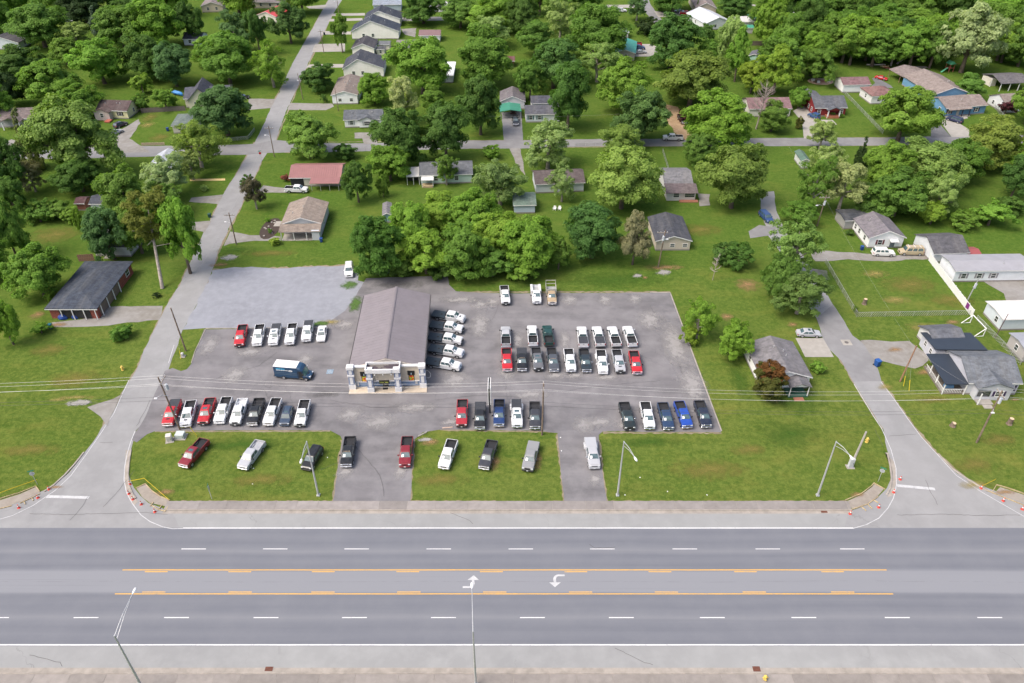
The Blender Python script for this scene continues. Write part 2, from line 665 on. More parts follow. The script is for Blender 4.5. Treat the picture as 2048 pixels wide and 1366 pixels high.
# left and right streets
left_street = [(362, 1059), (345, 1024), (318, 1014), (296, 1006), (280, 992), (268, 976), (258, 950), (258, 925), (262, 898), (272, 862), (292, 836), (312, 800), (330, 760), (345, 715), (355, 690), (366, 658), (400, 596), (420, 553),
               (436, 504), (461, 450), (479, 419), (513, 345), (523, 323), (551, 282), (571, 225), (600, 164), (630, 97), (646, 69), (666, 28), (684, 0), (720, -70),
               (694, -70), (657, 0), (638, 33), (618, 69), (584, 128), (559, 184), (546, 205), (529, 246), (510, 284), (477, 340), (446, 389), (431, 419), (407, 466), (384, 517), (359, 571), (336, 606), (323, 630), (298, 680), (273, 739), (246, 782),
               (228, 823), (203, 857), (186, 885), (170, 905), (136, 946), (106, 972), (82, 984), (40, 1000), (0, 1014), (-60, 1030), (-60, 1059)]
lst = sheet('side_street_left', left_street, .014, STREET, .16)
cross = [(-200, 322), (0, 319), (75, 318), (225, 315), (310, 313), (400, 311), (500, 309), (535, 306), (560, 305), (600, 305), (700, 303), (940, 297), (1030, 297), (1180, 293), (1350, 292), (1530, 292), (1760, 291), (2048, 286), (2300, 282),
         (2300, 266), (2048, 270), (1760, 275), (1530, 276), (1350, 278), (1180, 278), (1030, 281), (940, 281), (700, 287), (600, 285), (551, 280), (505, 288), (440, 290), (310, 292), (225, 292), (75, 300), (0, 302), (-200, 306)]
sheet('cross_street', cross, .018, SIDEST, .2)
right_street = [(1690, 1059), (1695, 1024), (1730, 1012), (1757, 993), (1774, 978), (1783, 955), (1781, 930), (1776, 900), (1766, 857), (1748, 831), (1728, 798), (1707, 765), (1682, 721), (1651, 690), (1633, 635), (1600, 580), (1562, 505), (1535, 470), (1522, 420), (1520, 385),
                (1548, 382), (1552, 420), (1572, 465), (1605, 510), (1645, 572), (1666, 609), (1705, 671), (1725, 685), (1751, 724), (1763, 762), (1784, 793), (1815, 836), (1841, 872), (1871, 905), (1914, 946), (1972, 974), (2000, 984), (2050, 1006), (2110, 1026), (2110, 1059)]
rst = sheet('side_street_right', right_street, .014, STREET, .16)
sheet('road_repair', [(1633, 636), (1666, 609), (1705, 671), (1725, 685), (1752, 724), (1762, 762), (1706, 763), (1682, 721), (1652, 690)], .018, SIDEST, .03)


def line_along(px, w, mat, parent, z=.03, name='edge_line'):
    pts = [P(a, b, z) for a, b in px]
    m = MB()
    L, Rr = [], []
    for i, p in enumerate(pts):
        t = (pts[min(i + 1, len(pts) - 1)] - pts[max(i - 1, 0)]).normalized()
        nrm = Vector((-t.y, t.x, 0))
        L.append(p + nrm * w / 2)
        Rr.append(p - nrm * w / 2)
    m.loft([L, Rr], False, False, closed=False)
    me = m.mesh(name, mat)
    return obj(name, me, parent)


line_along([(366, 1057), (345, 1057.5), (325, 1053.5), (300, 1043), (282, 1030), (264, 1006), (253, 985), (248, 960), (249, 935), (254, 908), (262, 882), (270, 862)], .12, ROADX, lst)
line_along([(348, 690), (337, 726)], .12, ROADX, lst)
line_along([(258, 760), (246, 785), (228, 826), (206, 860), (189, 885), (173, 908), (141, 952), (110, 981), (66, 1011), (25, 1031), (-20, 1044)], .12, ROADX, lst)
line_along([(1707, 1056.5), (1733, 1049), (1758, 1036), (1776, 1016), (1787, 996), (1793, 970), (1792, 936), (1782, 899), (1764, 858), (1746, 831), (1727, 799), (1708, 768)], .12, ROADX, rst)
line_along([(1762, 764), (1786, 795), (1816, 838), (1842, 873), (1872, 906), (1913, 951), (1965, 985), (2047, 1032), (2090, 1046)], .12, ROADX, rst)
for nm, st_, pr in (('stop_bar', [(93, 993), (178, 995)], lst), ('stop_bar', [(1794, 971), (1870, 978)], rst)):
    line_along(st_, .56, ROADX, pr, .032, nm)

# ragged cracks that opened in the older asphalt
CRACK = plain('crack_filler', (.06, .058, .058), .9)


def crack(pxs, parent, w=.05, z=.036):
    pts = []
    for (a, b), (c_, d_) in zip(pxs[:-1], pxs[1:]):
        n = max(2, int(math.hypot(c_ - a, d_ - b) / 8))
        for i in range(n):
            f = i / n
            pts.append((a + (c_ - a) * f + random.uniform(-1.2, 1.2), b + (d_ - b) * f + random.uniform(-.8, .8)))
    line_along(pts, w, CRACK, parent, z, 'crack')


for seg in ([(60, 1027), (140, 1029), (200, 1027), (300, 1025), (345, 1030)], [(1795, 1030), (1880, 1028), (1960, 1031), (2048, 1030)], [(900, 1026), (940, 1040), (952, 1054)], [(1180, 1088), (1190, 1096), (1240, 1094)], [(140, 1040), (160, 1020), (180, 985)], [(1230, 1296), (1290, 1325), (1315, 1332)], [(60, 1310), (120, 1325), (130, 1340)]):
    crack(seg, highway)
for seg in ([(225, 884), (190, 885)], [(270, 940), (230, 990), (200, 1020)], [(300, 800), (270, 860)], [(1780, 872), (1840, 868)], [(1850, 960), (1870, 1000), (1880, 1020)], [(1750, 860), (1770, 900)]):
    crack(seg, lst if seg[0][0] < 1000 else rst)

# raised kerbs round the four corners
def kerb_path(px, w=.28, h=.15, name='corner_kerb'):
    pts = [P(a, b) for a, b in px]
    rings = []
    for i, p in enumerate(pts):
        t = (pts[min(i + 1, len(pts) - 1)] - pts[max(i - 1, 0)]).normalized()
        n = Vector((-t.y, t.x, 0)) * w / 2
        rings.append([p - n, p + n, p + n + Vector((0, 0, h - .03)), p + n * .7 + Vector((0, 0, h)), p - n * .7 + Vector((0, 0, h)), p - n + Vector((0, 0, h - .03))])
    m = MB()
    m.loft(rings)
    return tag(m.build(name, CURBM), kind='structure')


kerb_path([(262, 900), (258, 925), (256, 950), (258, 972), (266, 990), (272, 997)])
kerb_path([(168, 905), (150, 928), (130, 950), (108, 970), (88, 984)])
kerb_path([(1775, 908), (1780, 930), (1783, 955), (1781, 975), (1773, 990)])
kerb_path([(1876, 908), (1905, 938), (1940, 962), (1975, 983)])
sheet('kerb_apron', [(252, 900), (262, 900), (257, 945), (262, 985), (276, 1003), (268, 1012), (252, 985), (248, 950)], .024, CURBM)
sheet('kerb_apron_right', [(1770, 905), (1778, 905), (1786, 950), (1784, 975), (1774, 995), (1786, 990), (1794, 960), (1790, 925)], .024, CURBM)

# parking lot
lot = sheet('parking_lot', [(733, 556), (895, 552), (899, 570), (912, 583), (1000, 587), (1340, 585), (1360, 640), (1388, 712), (1443, 864), (1206, 863), (1197, 869), (1199, 900), (1213, 1003), (1128, 1003), (1115, 866), (1080, 862), (880, 859), (845, 866), (828, 880), (820, 1003),
                            (666, 1003), (684, 880), (680, 872), (660, 861), (560, 860), (310, 862), (296, 868), (272, 885), (262, 880), (290, 834), (330, 742), (345, 736), (362, 742), (374, 738), (382, 728), (408, 659), (640, 656), (690, 622), (712, 590)], .022, LOT, .13)
sheet('gravel_lot', [(425, 540), (470, 534), (560, 537), (620, 534), (690, 531), (714, 541), (716, 560), (745, 566), (738, 582), (706, 603), (690, 640), (664, 655), (560, 658), (408, 657), (366, 658), (398, 598), (418, 556)], .016, GRAVEL, .45)
for nm, a, b in (('lot_kerb', (1341, 587), (1443, 862)), ('lot_kerb_back', (1300, 585), (1341, 585.5))):
    kerb_path([a, ((a[0] + b[0]) / 2, (a[1] + b[1]) / 2), b], .22, .12, nm)
kerb_path([(411, 659), (390, 703), (383, 726)], .18, .10, 'lot_kerb_left')
kerb_path([(412, 657), (520, 656.5), (640, 655)], .2, .12, 'lot_kerb_gravel_side')

for seg in ([(640, 940), (700, 915)], [(700, 880), (760, 950), (770, 1000)], [(930, 660), (985, 640), (1000, 600)], [(1140, 780), (1220, 770), (1330, 760)], [(420, 760), (520, 730), (560, 700)], [(1300, 610), (1340, 680), (1370, 760)], [(870, 800), (950, 790), (1050, 795)], [(660, 800), (750, 815), (850, 812)]):
    crack(seg, lot, .045, .07)

drives = [
    ('driveway_brick_house', DRIVE, [(210, 613), (327, 611), (318, 640), (256, 645), (179, 654), (110, 655), (103, 645), (200, 632)], .3),
    ('driveway_tan_house', DRIVE, [(461, 463), (500, 470), (543, 471), (561, 473), (561, 482), (510, 481), (459, 487), (448, 492)], .15),
    ('driveway_red_roof_house', DRIVE, [(527, 371), (572, 376), (576, 386), (533, 385), (515, 384)], .2),
    ('driveway_left_upper', DRIVE, [(382, 395), (446, 389), (437, 408), (379, 403)], .2),
    ('driveway_left_lower', DRIVE, [(382, 444), (423, 442), (410, 464), (382, 459)], .2),
    ('driveway_cream_house', DRIVE, [(497, 197), (552, 198), (541, 216), (497, 220)], .2),
    ('driveway_yellow_house', DRIVE, [(222, 272), (277, 238), (281, 246), (259, 277), (284, 293), (300, 305), (226, 305)], .3),
    ('driveway_far_left', DRIVE, [(-30, 296), (0, 290), (23, 278), (33, 282), (10, 302), (-30, 312)], .2),
    ('driveway_brown_house', DRIVE, [(580, 206), (664, 207), (669, 213), (653, 220), (575, 220)], .2),
    ('driveway_row_one', CONC, [(655, 128), (687, 128), (687, 135), (612, 135), (618, 129)], .06),
    ('driveway_row_two', CONC, [(630, 88), (690, 87), (690, 103), (624, 104)], .06),
    ('driveway_row_three', CONC, [(645, 62), (702, 63), (702, 69), (642, 69)], .06),
    ('driveway_row_four', CONC, [(665, 27), (730, 26), (730, 31), (662, 32)], .06),
    ('driveway_row_five', CONC, [(660, 38), (725, 36), (725, 41), (656, 43)], .06),
    ('driveway_top_left', CONC, [(612, 13), (655, 9), (648, 18), (618, 17)], .06),
    ('gravel_yard_row', DRIVE, [(800, 35), (890, 33), (890, 41), (805, 42)], .25),
    ('gravel_yard_sheds', DRIVE, [(802, 58), (833, 56), (830, 74), (810, 69)], .25),
    ('parking_white_house', DRIVE, [(709, 265), (754, 265), (754, 288), (728, 288), (725, 277), (709, 277)], .15),
    ('driveway_green_carport', SIDEST, [(1003, 225), (1043, 222), (1046, 284), (1008, 285)], .1),
    ('driveway_centre', DRIVE, [(1018, 296), (1040, 296), (1046, 325), (1050, 352), (1034, 330)], .2),
    ('dirt_drive', DIRT, [(1328, 208), (1356, 213), (1389, 280), (1361, 280), (1335, 243)], .4),
    ('driveway_red_house', CONC, [(1586, 222), (1610, 208), (1626, 225), (1633, 238), (1642, 276), (1608, 277), (1604, 244)], .08),
    ('patio_red_house', CONC, [(1641, 239.5), (1665, 239.5), (1674, 249), (1651, 249)], .03),
    ('driveway_red_car', BLACKTOP, [(1744, 156), (1752, 155), (1771, 164.5), (1783, 171.5), (1786, 176), (1745, 175), (1743, 171.5), (1750, 166)], .1),
    ('driveway_blue_house', CONC, [(1881, 243), (1895, 236), (1920, 247), (1939, 260), (1937, 274), (1903, 274)], .05),
    ('porch_path_blue_house', CONC, [(1905, 228), (1932, 230), (1936, 236.5), (1918, 240)], .05),
    ('blacktop_drive', BLACKTOP, [(1862, 256), (1881, 250), (1903, 274), (1862, 275)], .05),
    ('sand_pit', plain('sand', (.50, .38, .18), .95, 0, .1, .15), [(1790, 138), (1811, 138), (1822, 156), (1807, 156)], .2),
    ('yard_slab', CONC, [(1806, 133), (1852, 132), (1856, 135), (1816, 143)], .1),
    ('street_top', SIDEST, [(1262, -40), (1280, -40), (1302, 10), (1324, 40), (1310, 48), (1287, 20)], .1),
    ('street_top_left', CONC, [(1205, 10), (1285, 9), (1290, 15), (1210, 16)], .1),
    ('driveway_top_cars', CONC, [(1308, 22), (1381, 27), (1379, 33), (1316, 34)], .1),
    ('concrete_yard', CONC, [(1279, 88), (1302, 88), (1330, 102), (1297, 113), (1266, 113)], .1),
    ('driveway_white_house', DRIVE, [(1618, 500), (1687, 504), (1787, 512), (1848, 505), (1858, 517), (1784, 522), (1682, 519), (1643, 521), (1630, 522)], .35),
    ('gravel_verge', DRIVE, [(1623, 537), (1656, 542.6), (1660, 558), (1636, 560)], .4),
    ('gravel_mobile_home', DRIVE, [(1969, 563), (2048, 560), (2140, 560), (2140, 612), (2015, 609), (2007, 586)], .4),
    ('sedan_pad', CONC, [(1591, 676), (1646, 676), (1668, 714), (1610.5, 714)], .02),
    ('gravel_pad_corner', DRIVE, [(1722, 680), (1818, 682.6), (1846, 700), (1858.6, 723.6), (1830.6, 736), (1769, 724), (1748.5, 719)], .4),
    ('blue_van_drive', SIDEST, [(1518, 450), (1550, 455), (1556, 468), (1500, 476), (1497, 462)], .15),
    ('parking_pale', DRIVE, [(1395.6, 387), (1420, 389), (1420, 410), (1399, 412)], .3),
    ('verge_gravel_left', DRIVE, [(176, 812), (222, 800), (245, 786), (212, 852), (200, 835)], .35),
    ('path_left', plain('sand', (.50, .38, .18), .95, 0, .1, .15), [(380, 358), (450, 357), (450, 361), (380, 362)], .05),
    ('path_far_right_top', CONC, [(1500, 7), (1545, 17), (1545, 20), (1498, 10)], .05),
    ('street_far_left', SIDEST, [(-40, 48), (10, 28), (18, 17), (10, 15), (-40, 30)], .1),
]
zz = .020
for nm, mt, px, jt in drives:
    zz += .0007
    sheet(nm, px, zz, mt, jt)

# strips of soil, dead grass and grit along paving edges
SOIL = asphalt('verge_soil', (.215, .180, .120), (.27, .235, .165), (.15, .125, .075), .3, 1.2)


def soil(pxs, w=.5):
    pts = []
    for (a, b), (c_, d_) in zip(pxs[:-1], pxs[1:]):
        n = max(2, int(math.hypot(c_ - a, d_ - b) / 6))
        pts += [P(a + (c_ - a) * i / n, b + (d_ - b) * i / n, .011) for i in range(n)]
    pts.append(P(*pxs[-1], .011))
    m = MB()
    L, Rr = [], []
    for i, p in enumerate(pts):
        t = (pts[min(i + 1, len(pts) - 1)] - pts[max(i - 1, 0)]).normalized()
        nrm = Vector((-t.y, t.x, 0))
        L.append(p + nrm * w * random.uniform(.1, 1.0))
        Rr.append(p - nrm * w * random.uniform(.1, 1.0))
    m.loft([L, Rr], False, False, closed=False)
    tag(m.build('verge_soil', SOIL), kind='structure')


soil([(684, 880), (666, 1003)], .35)
soil([(828, 880), (820, 1003)], .35)
soil([(1115, 868), (1128, 1003)], .4)
soil([(1198, 880), (1213, 1003)], .35)
soil([(310, 863), (660, 862)], .3)
soil([(880, 860), (1115, 864)], .3)
soil([(1206, 865), (1443, 866)], .35)
soil([(920, 584), (1340, 584)], .5)
soil([(334, 1003), (666, 1003)], .3)
soil([(820, 1003), (1127, 1003)], .3)
soil([(1213, 1003), (1697, 1003)], .3)
soil([(523, 323), (479, 419), (436, 504), (400, 596)], .55)
soil([(551, 282), (600, 164), (666, 28)], .4)
soil([(510, 284), (431, 419), (359, 571), (323, 630), (273, 739), (203, 857)], .45)
soil([(546, 205), (618, 69), (657, 0)], .35)
soil([(1728, 798), (1682, 721), (1633, 635)], .4)
soil([(1766, 857), (1728, 798)], .45)
soil([(1763, 762), (1815, 836), (1871, 905), (1930, 955)], .5)
soil([(425, 540), (560, 537), (690, 531)], .9)
soil([(560, 305), (940, 297), (1350, 292), (1760, 291), (2048, 286)], .35)
soil([(600, 285), (940, 281), (1350, 278), (1760, 275), (2048, 270)], .35)

# worn, stained and bare patches with ragged edges
def patch_material(name, col, soft=.35, nscale=3.0):
    m = NT(name)
    g = m.coord('Generated')
    vm = m.n('ShaderNodeVectorMath', operation='SUBTRACT')
    m.l(g, vm.inputs[0])
    vm.inputs[1].default_value = (.5, .5, 0)
    sc = m.n('ShaderNodeVectorMath', operation='MULTIPLY')
    m.l(vm.outputs[0], sc.inputs[0])
    sc.inputs[1].default_value = (2, 2, 0)
    ln = m.n('ShaderNodeVectorMath', operation='LENGTH')
    m.l(sc.outputs[0], ln.inputs[0])
    nz = m.n('ShaderNodeTexNoise')
    nz.inputs['Scale'].default_value = nscale * .25
    nz.inputs['Detail'].default_value = 7
    nz.inputs['Roughness'].default_value = .65
    m.l(m.coord('Object'), nz.inputs['Vector'])
    d = m.math('ADD', ln.outputs['Value'], m.math('MULTIPLY', m.math('SUBTRACT', nz.outputs[0], .5), 1.6))
    mr = m.n('ShaderNodeMapRange')
    mr.inputs['From Min'].default_value = .75
    mr.inputs['From Max'].default_value = .75 - soft
    m.l(d, mr.inputs['Value'])
    fn = m.noise(6.0, 4, .7)
    m.done(m.mix(fn, k(col, .85), k(col, 1.15)), .95, 0, .1)
    tr = m.n('ShaderNodeBsdfTransparent')
    mx = m.n('ShaderNodeMixShader')
    m.l(m.math('MULTIPLY', mr.outputs[0], .8), mx.inputs[0])
    m.l(tr.outputs[0], mx.inputs[1])
    m.l(m.b.outputs[0], mx.inputs[2])
    m.l(mx.outputs[0], m.t.nodes['Material Output'].inputs['Surface'])
    return m.mat


PM = {
    'clay': patch_material('clay_patch', (.27, .17, .085), .8),
    'straw': patch_material('straw_patch', (.27, .22, .075), .9),
    'dry': patch_material('dry_grass_patch', (.17, .15, .04), .9, 2.0),
    'lush': patch_material('lush_grass_patch', (.052, .108, .016), .9, 2.0),
    'pale': patch_material('worn_asphalt_patch', (.285, .276, .272), .6, 3.0),
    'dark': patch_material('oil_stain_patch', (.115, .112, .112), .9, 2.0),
    'weed': patch_material('weed_patch', (.07, .13, .03), .4),
    'gravel': patch_material('loose_gravel_patch', (.30, .29, .27), .4),
}
_pz = [.046]


def patch(kind, px, py, rx, ry, name=None):
    c = P(px, py)
    s = PPM(c)
    a = rx / s
    b = abs(P(px, py - ry).y - P(px, py + ry).y) / 2
    _pz[0] += .0004
    m = MB()
    m.quadf([(-a, -b, 0), (a, -b, 0), (a, b, 0), (-a, b, 0)])
    names = {'clay': 'bare_clay', 'straw': 'straw_patch', 'dry': 'dry_grass', 'lush': 'lush_grass', 'pale': 'worn_asphalt', 'dark': 'oil_stain', 'weed': 'weedy_edge', 'gravel': 'loose_gravel'}
    o = m.build(name or names[kind], PM[kind])
    o.location = (c.x, c.y, _pz[0])
    tag(o, kind='structure')


for a in [('clay', 1495, 570, 38, 18), ('clay', 1453, 634, 24, 11), ('clay', 1330, 535, 60, 8), ('dry', 1400, 460, 70, 18), ('clay', 1720, 440, 25, 12), ('straw', 1850, 655, 55, 14), ('straw', 1750, 548, 40, 12), ('straw', 1790, 600, 45, 12),
          ('dry', 1820, 570, 90, 25), ('dry', 540, 507, 85, 10), ('dry', 110, 470, 80, 25), ('straw', 150, 795, 65, 6), ('gravel', 160, 806, 40, 10), ('straw', 115, 800, 30, 5), ('dry', 60, 900, 90, 20), ('dry', 150, 760, 80, 25), ('dry', 100, 700, 60, 20),
          ('clay', 75, 630, 22, 12), ('clay', 115, 650, 40, 7), ('lush', 1580, 870, 90, 40), ('lush', 1600, 800, 80, 40), ('lush', 1480, 760, 30, 60), ('lush', 470, 500, 60, 14), ('lush', 1230, 560, 150, 22), ('lush', 480, 890, 150, 20), ('lush', 1300, 885, 100, 16),
          ('lush', 640, 450, 40, 60), ('dry', 1420, 940, 120, 30), ('dry', 1950, 930, 70, 25), ('straw', 1950, 970, 50, 14), ('clay', 860, 885, 28, 12), ('clay', 905, 905, 10, 30), ('clay', 990, 925, 16, 22), ('clay', 1075, 920, 14, 30),
          ('weed', 711, 608, 18, 22), ('weed', 700, 570, 26, 12), ('straw', 660, 645, 40, 9), ('weed', 640, 648, 30, 8), ('gravel', 460, 515, 26, 9), ('clay', 440, 530, 30, 7), ('dry', 1900, 600, 70, 20), ('clay', 1905, 645, 22, 8),
          ('clay', 1790, 700, 25, 8), ('clay', 1850, 745, 30, 9), ('dry', 1870, 800, 60, 12), ('clay', 1908, 785, 30, 8), ('clay', 2030, 800, 14, 4), ('straw', 1770, 775, 24, 10), ('dry', 1500, 900, 60, 18), ('lush', 1660, 560, 25, 40),
          ('gravel', 1328, 545, 22, 8), ('gravel', 1275, 552, 14, 6), ('clay', 1290, 556, 8, 5), ('clay', 1585, 650, 16, 8), ('dry', 300, 235, 24, 14), ('straw', 295, 250, 22, 8), ('dry', 320, 275, 30, 12), ('clay', 213, 240, 14, 5),
          ('gravel', 850, 880, 22, 6), ('clay', 110, 975, 26, 5), ('clay', 330, 985, 30, 10), ('clay', 1715, 990, 24, 8), ('clay', 2010, 985, 36, 7), ('dry', 2000, 880, 60, 20), ('dry', 880, 960, 80, 20), ('dry', 520, 960, 100, 20)]:
    patch(*a)
for a in [('pale', 960, 610, 26, 14), ('pale', 985, 605, 20, 14), ('pale', 1140, 600, 26, 16), ('pale', 1210, 600, 22, 18), ('pale', 1270, 598, 22, 16), ('pale', 1035, 680, 18, 26), ('pale', 1130, 680, 16, 28), ('pale', 1015, 745, 30, 22), ('pale', 1110, 752, 30, 12),
          ('pale', 1150, 752, 26, 10), ('pale', 1215, 755, 40, 12), ('pale', 1350, 690, 40, 70), ('pale', 1385, 770, 40, 60), ('pale', 1170, 850, 40, 26), ('pale', 1200, 845, 50, 16), ('pale', 760, 845, 60, 24), ('pale', 700, 830, 40, 22), ('pale', 690, 945, 26, 20),
          ('pale', 800, 945, 20, 22), ('pale', 1190, 960, 20, 20), ('pale', 640, 675, 24, 18), ('pale', 470, 750, 40, 26), ('pale', 500, 705, 40, 14), ('pale', 420, 690, 26, 30), ('pale', 610, 720, 24, 20), ('pale', 910, 760, 50, 26), ('pale', 960, 650, 30, 40), ('pale', 830, 815, 70, 16),
          ('pale', 920, 600, 60, 10), ('pale', 1300, 640, 40, 30), ('pale', 580, 850, 60, 10), ('pale', 1250, 850, 30, 14), ('pale', 900, 845, 30, 12), ('pale', 1060, 790, 60, 14), ('pale', 690, 650, 30, 16),
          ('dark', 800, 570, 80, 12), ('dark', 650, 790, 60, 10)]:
    patch(*a)
hc = P(660, 744)
m = MB()
m.quadf([(-.62, -.7, 0), (.62, -.7, 0), (.62, .7, 0), (-.62, .7, 0)])
hp = m.build('accessible_bay_marking', plain('faded_blue_paint', (.19, .25, .31), .8, 0, .2, .25), lot)
hp.location = (hc.x, hc.y, .09)
m = MB()
for i in range(10):
    a0, a1 = R(150 + i * 24), R(150 + (i + 1) * 24)
    m.quadf([(.55 * math.cos(a0) + .05, .55 * math.sin(a0) - .15, 0), (.55 * math.cos(a1) + .05, .55 * math.sin(a1) - .15, 0), (.4 * math.cos(a1) + .05, .4 * math.sin(a1) - .15, 0), (.4 * math.cos(a0) + .05, .4 * math.sin(a0) - .15, 0)])
m.box(-.1, .1, -.1, .55, -.001, .001)
m.box(-.1, .35, .1, .25, -.0015, .0015)
m.box(-.15, .1, .62, .85, -.001, .001)
hp2 = m.build('wheelchair_symbol', plain('faded_white_paint', (.27, .30, .33), .8), hp)
hp2.location = (0, -.12, .006)
hp2.scale = (.62, .62, 1)
# ================================================================ vehicles
def arch(cx, r, z0, n=9):
    out = []
    a0 = math.asin(min(1, max(-1, (z0 - .40) / r)))
    for i in range(n):
        a = math.pi - a0 - (math.pi - 2 * a0) * i / (n - 1)
        out.append((cx + r * math.cos(a), .40 + r * math.sin(a)))
    return out


def shell(prof, hw, inset=.09, drop=.06, m=0, taper=None):
    """closed side profile (x,z) extruded over the width with rounded shoulders"""
    zt = max(z for x, z in prof)
    def ring(y, d):
        return [(x * (1 - .004 * d / .03), y * (1 - (taper(x) if taper else 0)), z - (d if z > zt * .62 else 0)) for x, z in prof]
    rings = [ring(-hw, drop), ring(-(hw - inset * .35), drop * .35), ring(-(hw - inset), 0), ring(hw - inset, 0), ring(hw - inset * .35, drop * .35), ring(hw, drop)]
    mb = MB()
    n = len(prof)
    vs = [q for r in rings for q in r]
    fs = []
    for j in range(5):
        for i in range(n):
            i2 = (i + 1) % n
            fs.append((j * n + i, j * n + i2, (j + 1) * n + i2, (j + 1) * n + i))
    fs.append(tuple(reversed(range(n))))
    fs.append(tuple(range(5 * n, 6 * n)))
    mb.raw(vs, fs, m)
    return mb


def house_frustum(x0, x1, xt0, xt1, z0, z1, yb, yt):
    """greenhouse: base x0..x1, roof xt0..xt1"""
    c = .10
    def ring(a, b, y, z, cc=c):
        return [(a + cc, -y, z), (b - cc, -y, z), (b, -y + cc * 1.6, z), (b, y - cc * 1.6, z), (b - cc, y, z), (a + cc, y, z), (a, y - cc * 1.6, z), (a, -y + cc * 1.6, z)]
    h = z1 - z0
    mb = MB()
    mb.loft([ring(x0, x1, yb, z0, .05), ring(x0 + (xt0 - x0) * .86, x1 + (xt1 - x1) * .86, yb + (yt - yb) * .86, z0 + h * .86, .09), ring(xt0 + .02, xt1 - .04, yt - .01, z1 - .03, .11), ring(xt0 + .16, xt1 - .2, yt - .14, z1 + .015, .12)])
    return mb


def wheel_meshes(r, w):
    mt = MB()
    n = 18
    def circ(rr, y):
        return [(rr * math.cos(2 * math.pi * i / n), y, rr * math.sin(2 * math.pi * i / n)) for i in range(n)]
    mt.loft([circ(r * .62, -w / 2), circ(r * .93, -w / 2), circ(r, -w * .36), circ(r, w * .36), circ(r * .93, w / 2), circ(r * .62, w / 2)])
    rm = MB()
    rm.loft([circ(r * .63, -w / 2 - .012), circ(r * .56, -w / 2 - .012), circ(r * .5, -w / 2 + .05), circ(r * .18, -w / 2 - .0), circ(r * .12, -w / 2 - .02)])
    return mt.mesh('wheel', RUBBER), rm.mesh('rim', ALLOY)


WT, WR = wheel_meshes(.40, .27)
WT2, WR2 = wheel_meshes(.34, .23)
_proto = {}


class Proto:
    def __init__(s):
        s.parts = []

    def add(s, name, mb, mat, paint=False, sub=None, loc=None, rz=0, col=None):
        me = mb if isinstance(mb, bpy.types.Mesh) else mb.mesh(name, mat)
        s.parts.append((name, me, paint, sub, loc, rz, col))
        return len(s.parts) - 1

    def place(s, name, label, cat, loc, rz, color, group=None):
        t = thing(name, label, cat, loc, rz, group)
        made = []
        for (nm, me, paint, sub, lc, rr, col) in s.parts:
            o = obj(nm, me, made[sub] if sub is not None else t, lc, rr)
            if paint:
                o.color = (*color, 1)
            elif col:
                o.color = (*col, 1)
            made.append(o)
        return t


def quad_on(mb, a, b, c, d, n, off=.012):
    n = Vector(n).normalized() * off
    mb.quadf([Vector(q) + n for q in (a, b, c, d)])


def add_wheels(pr, xf, xr, hw, wt=None, wr=None, dual=False, rz0=.40):
    wt, wr = wt or WT, wr or WR
    for x in (xf, xr):
        for s in (-1, 1):
            off = .13 if not (dual and x == xr) else .02
            y = s * (hw - off)
            w = pr.add('wheel', wt, None, loc=(x, y, rz0), rz=0 if s < 0 else math.pi)
            pr.add('rim', wr, None, sub=w)
            if dual and x == xr:
                w = pr.add('wheel', wt, None, loc=(x, s * (hw - .30), rz0), rz=0 if s < 0 else math.pi)


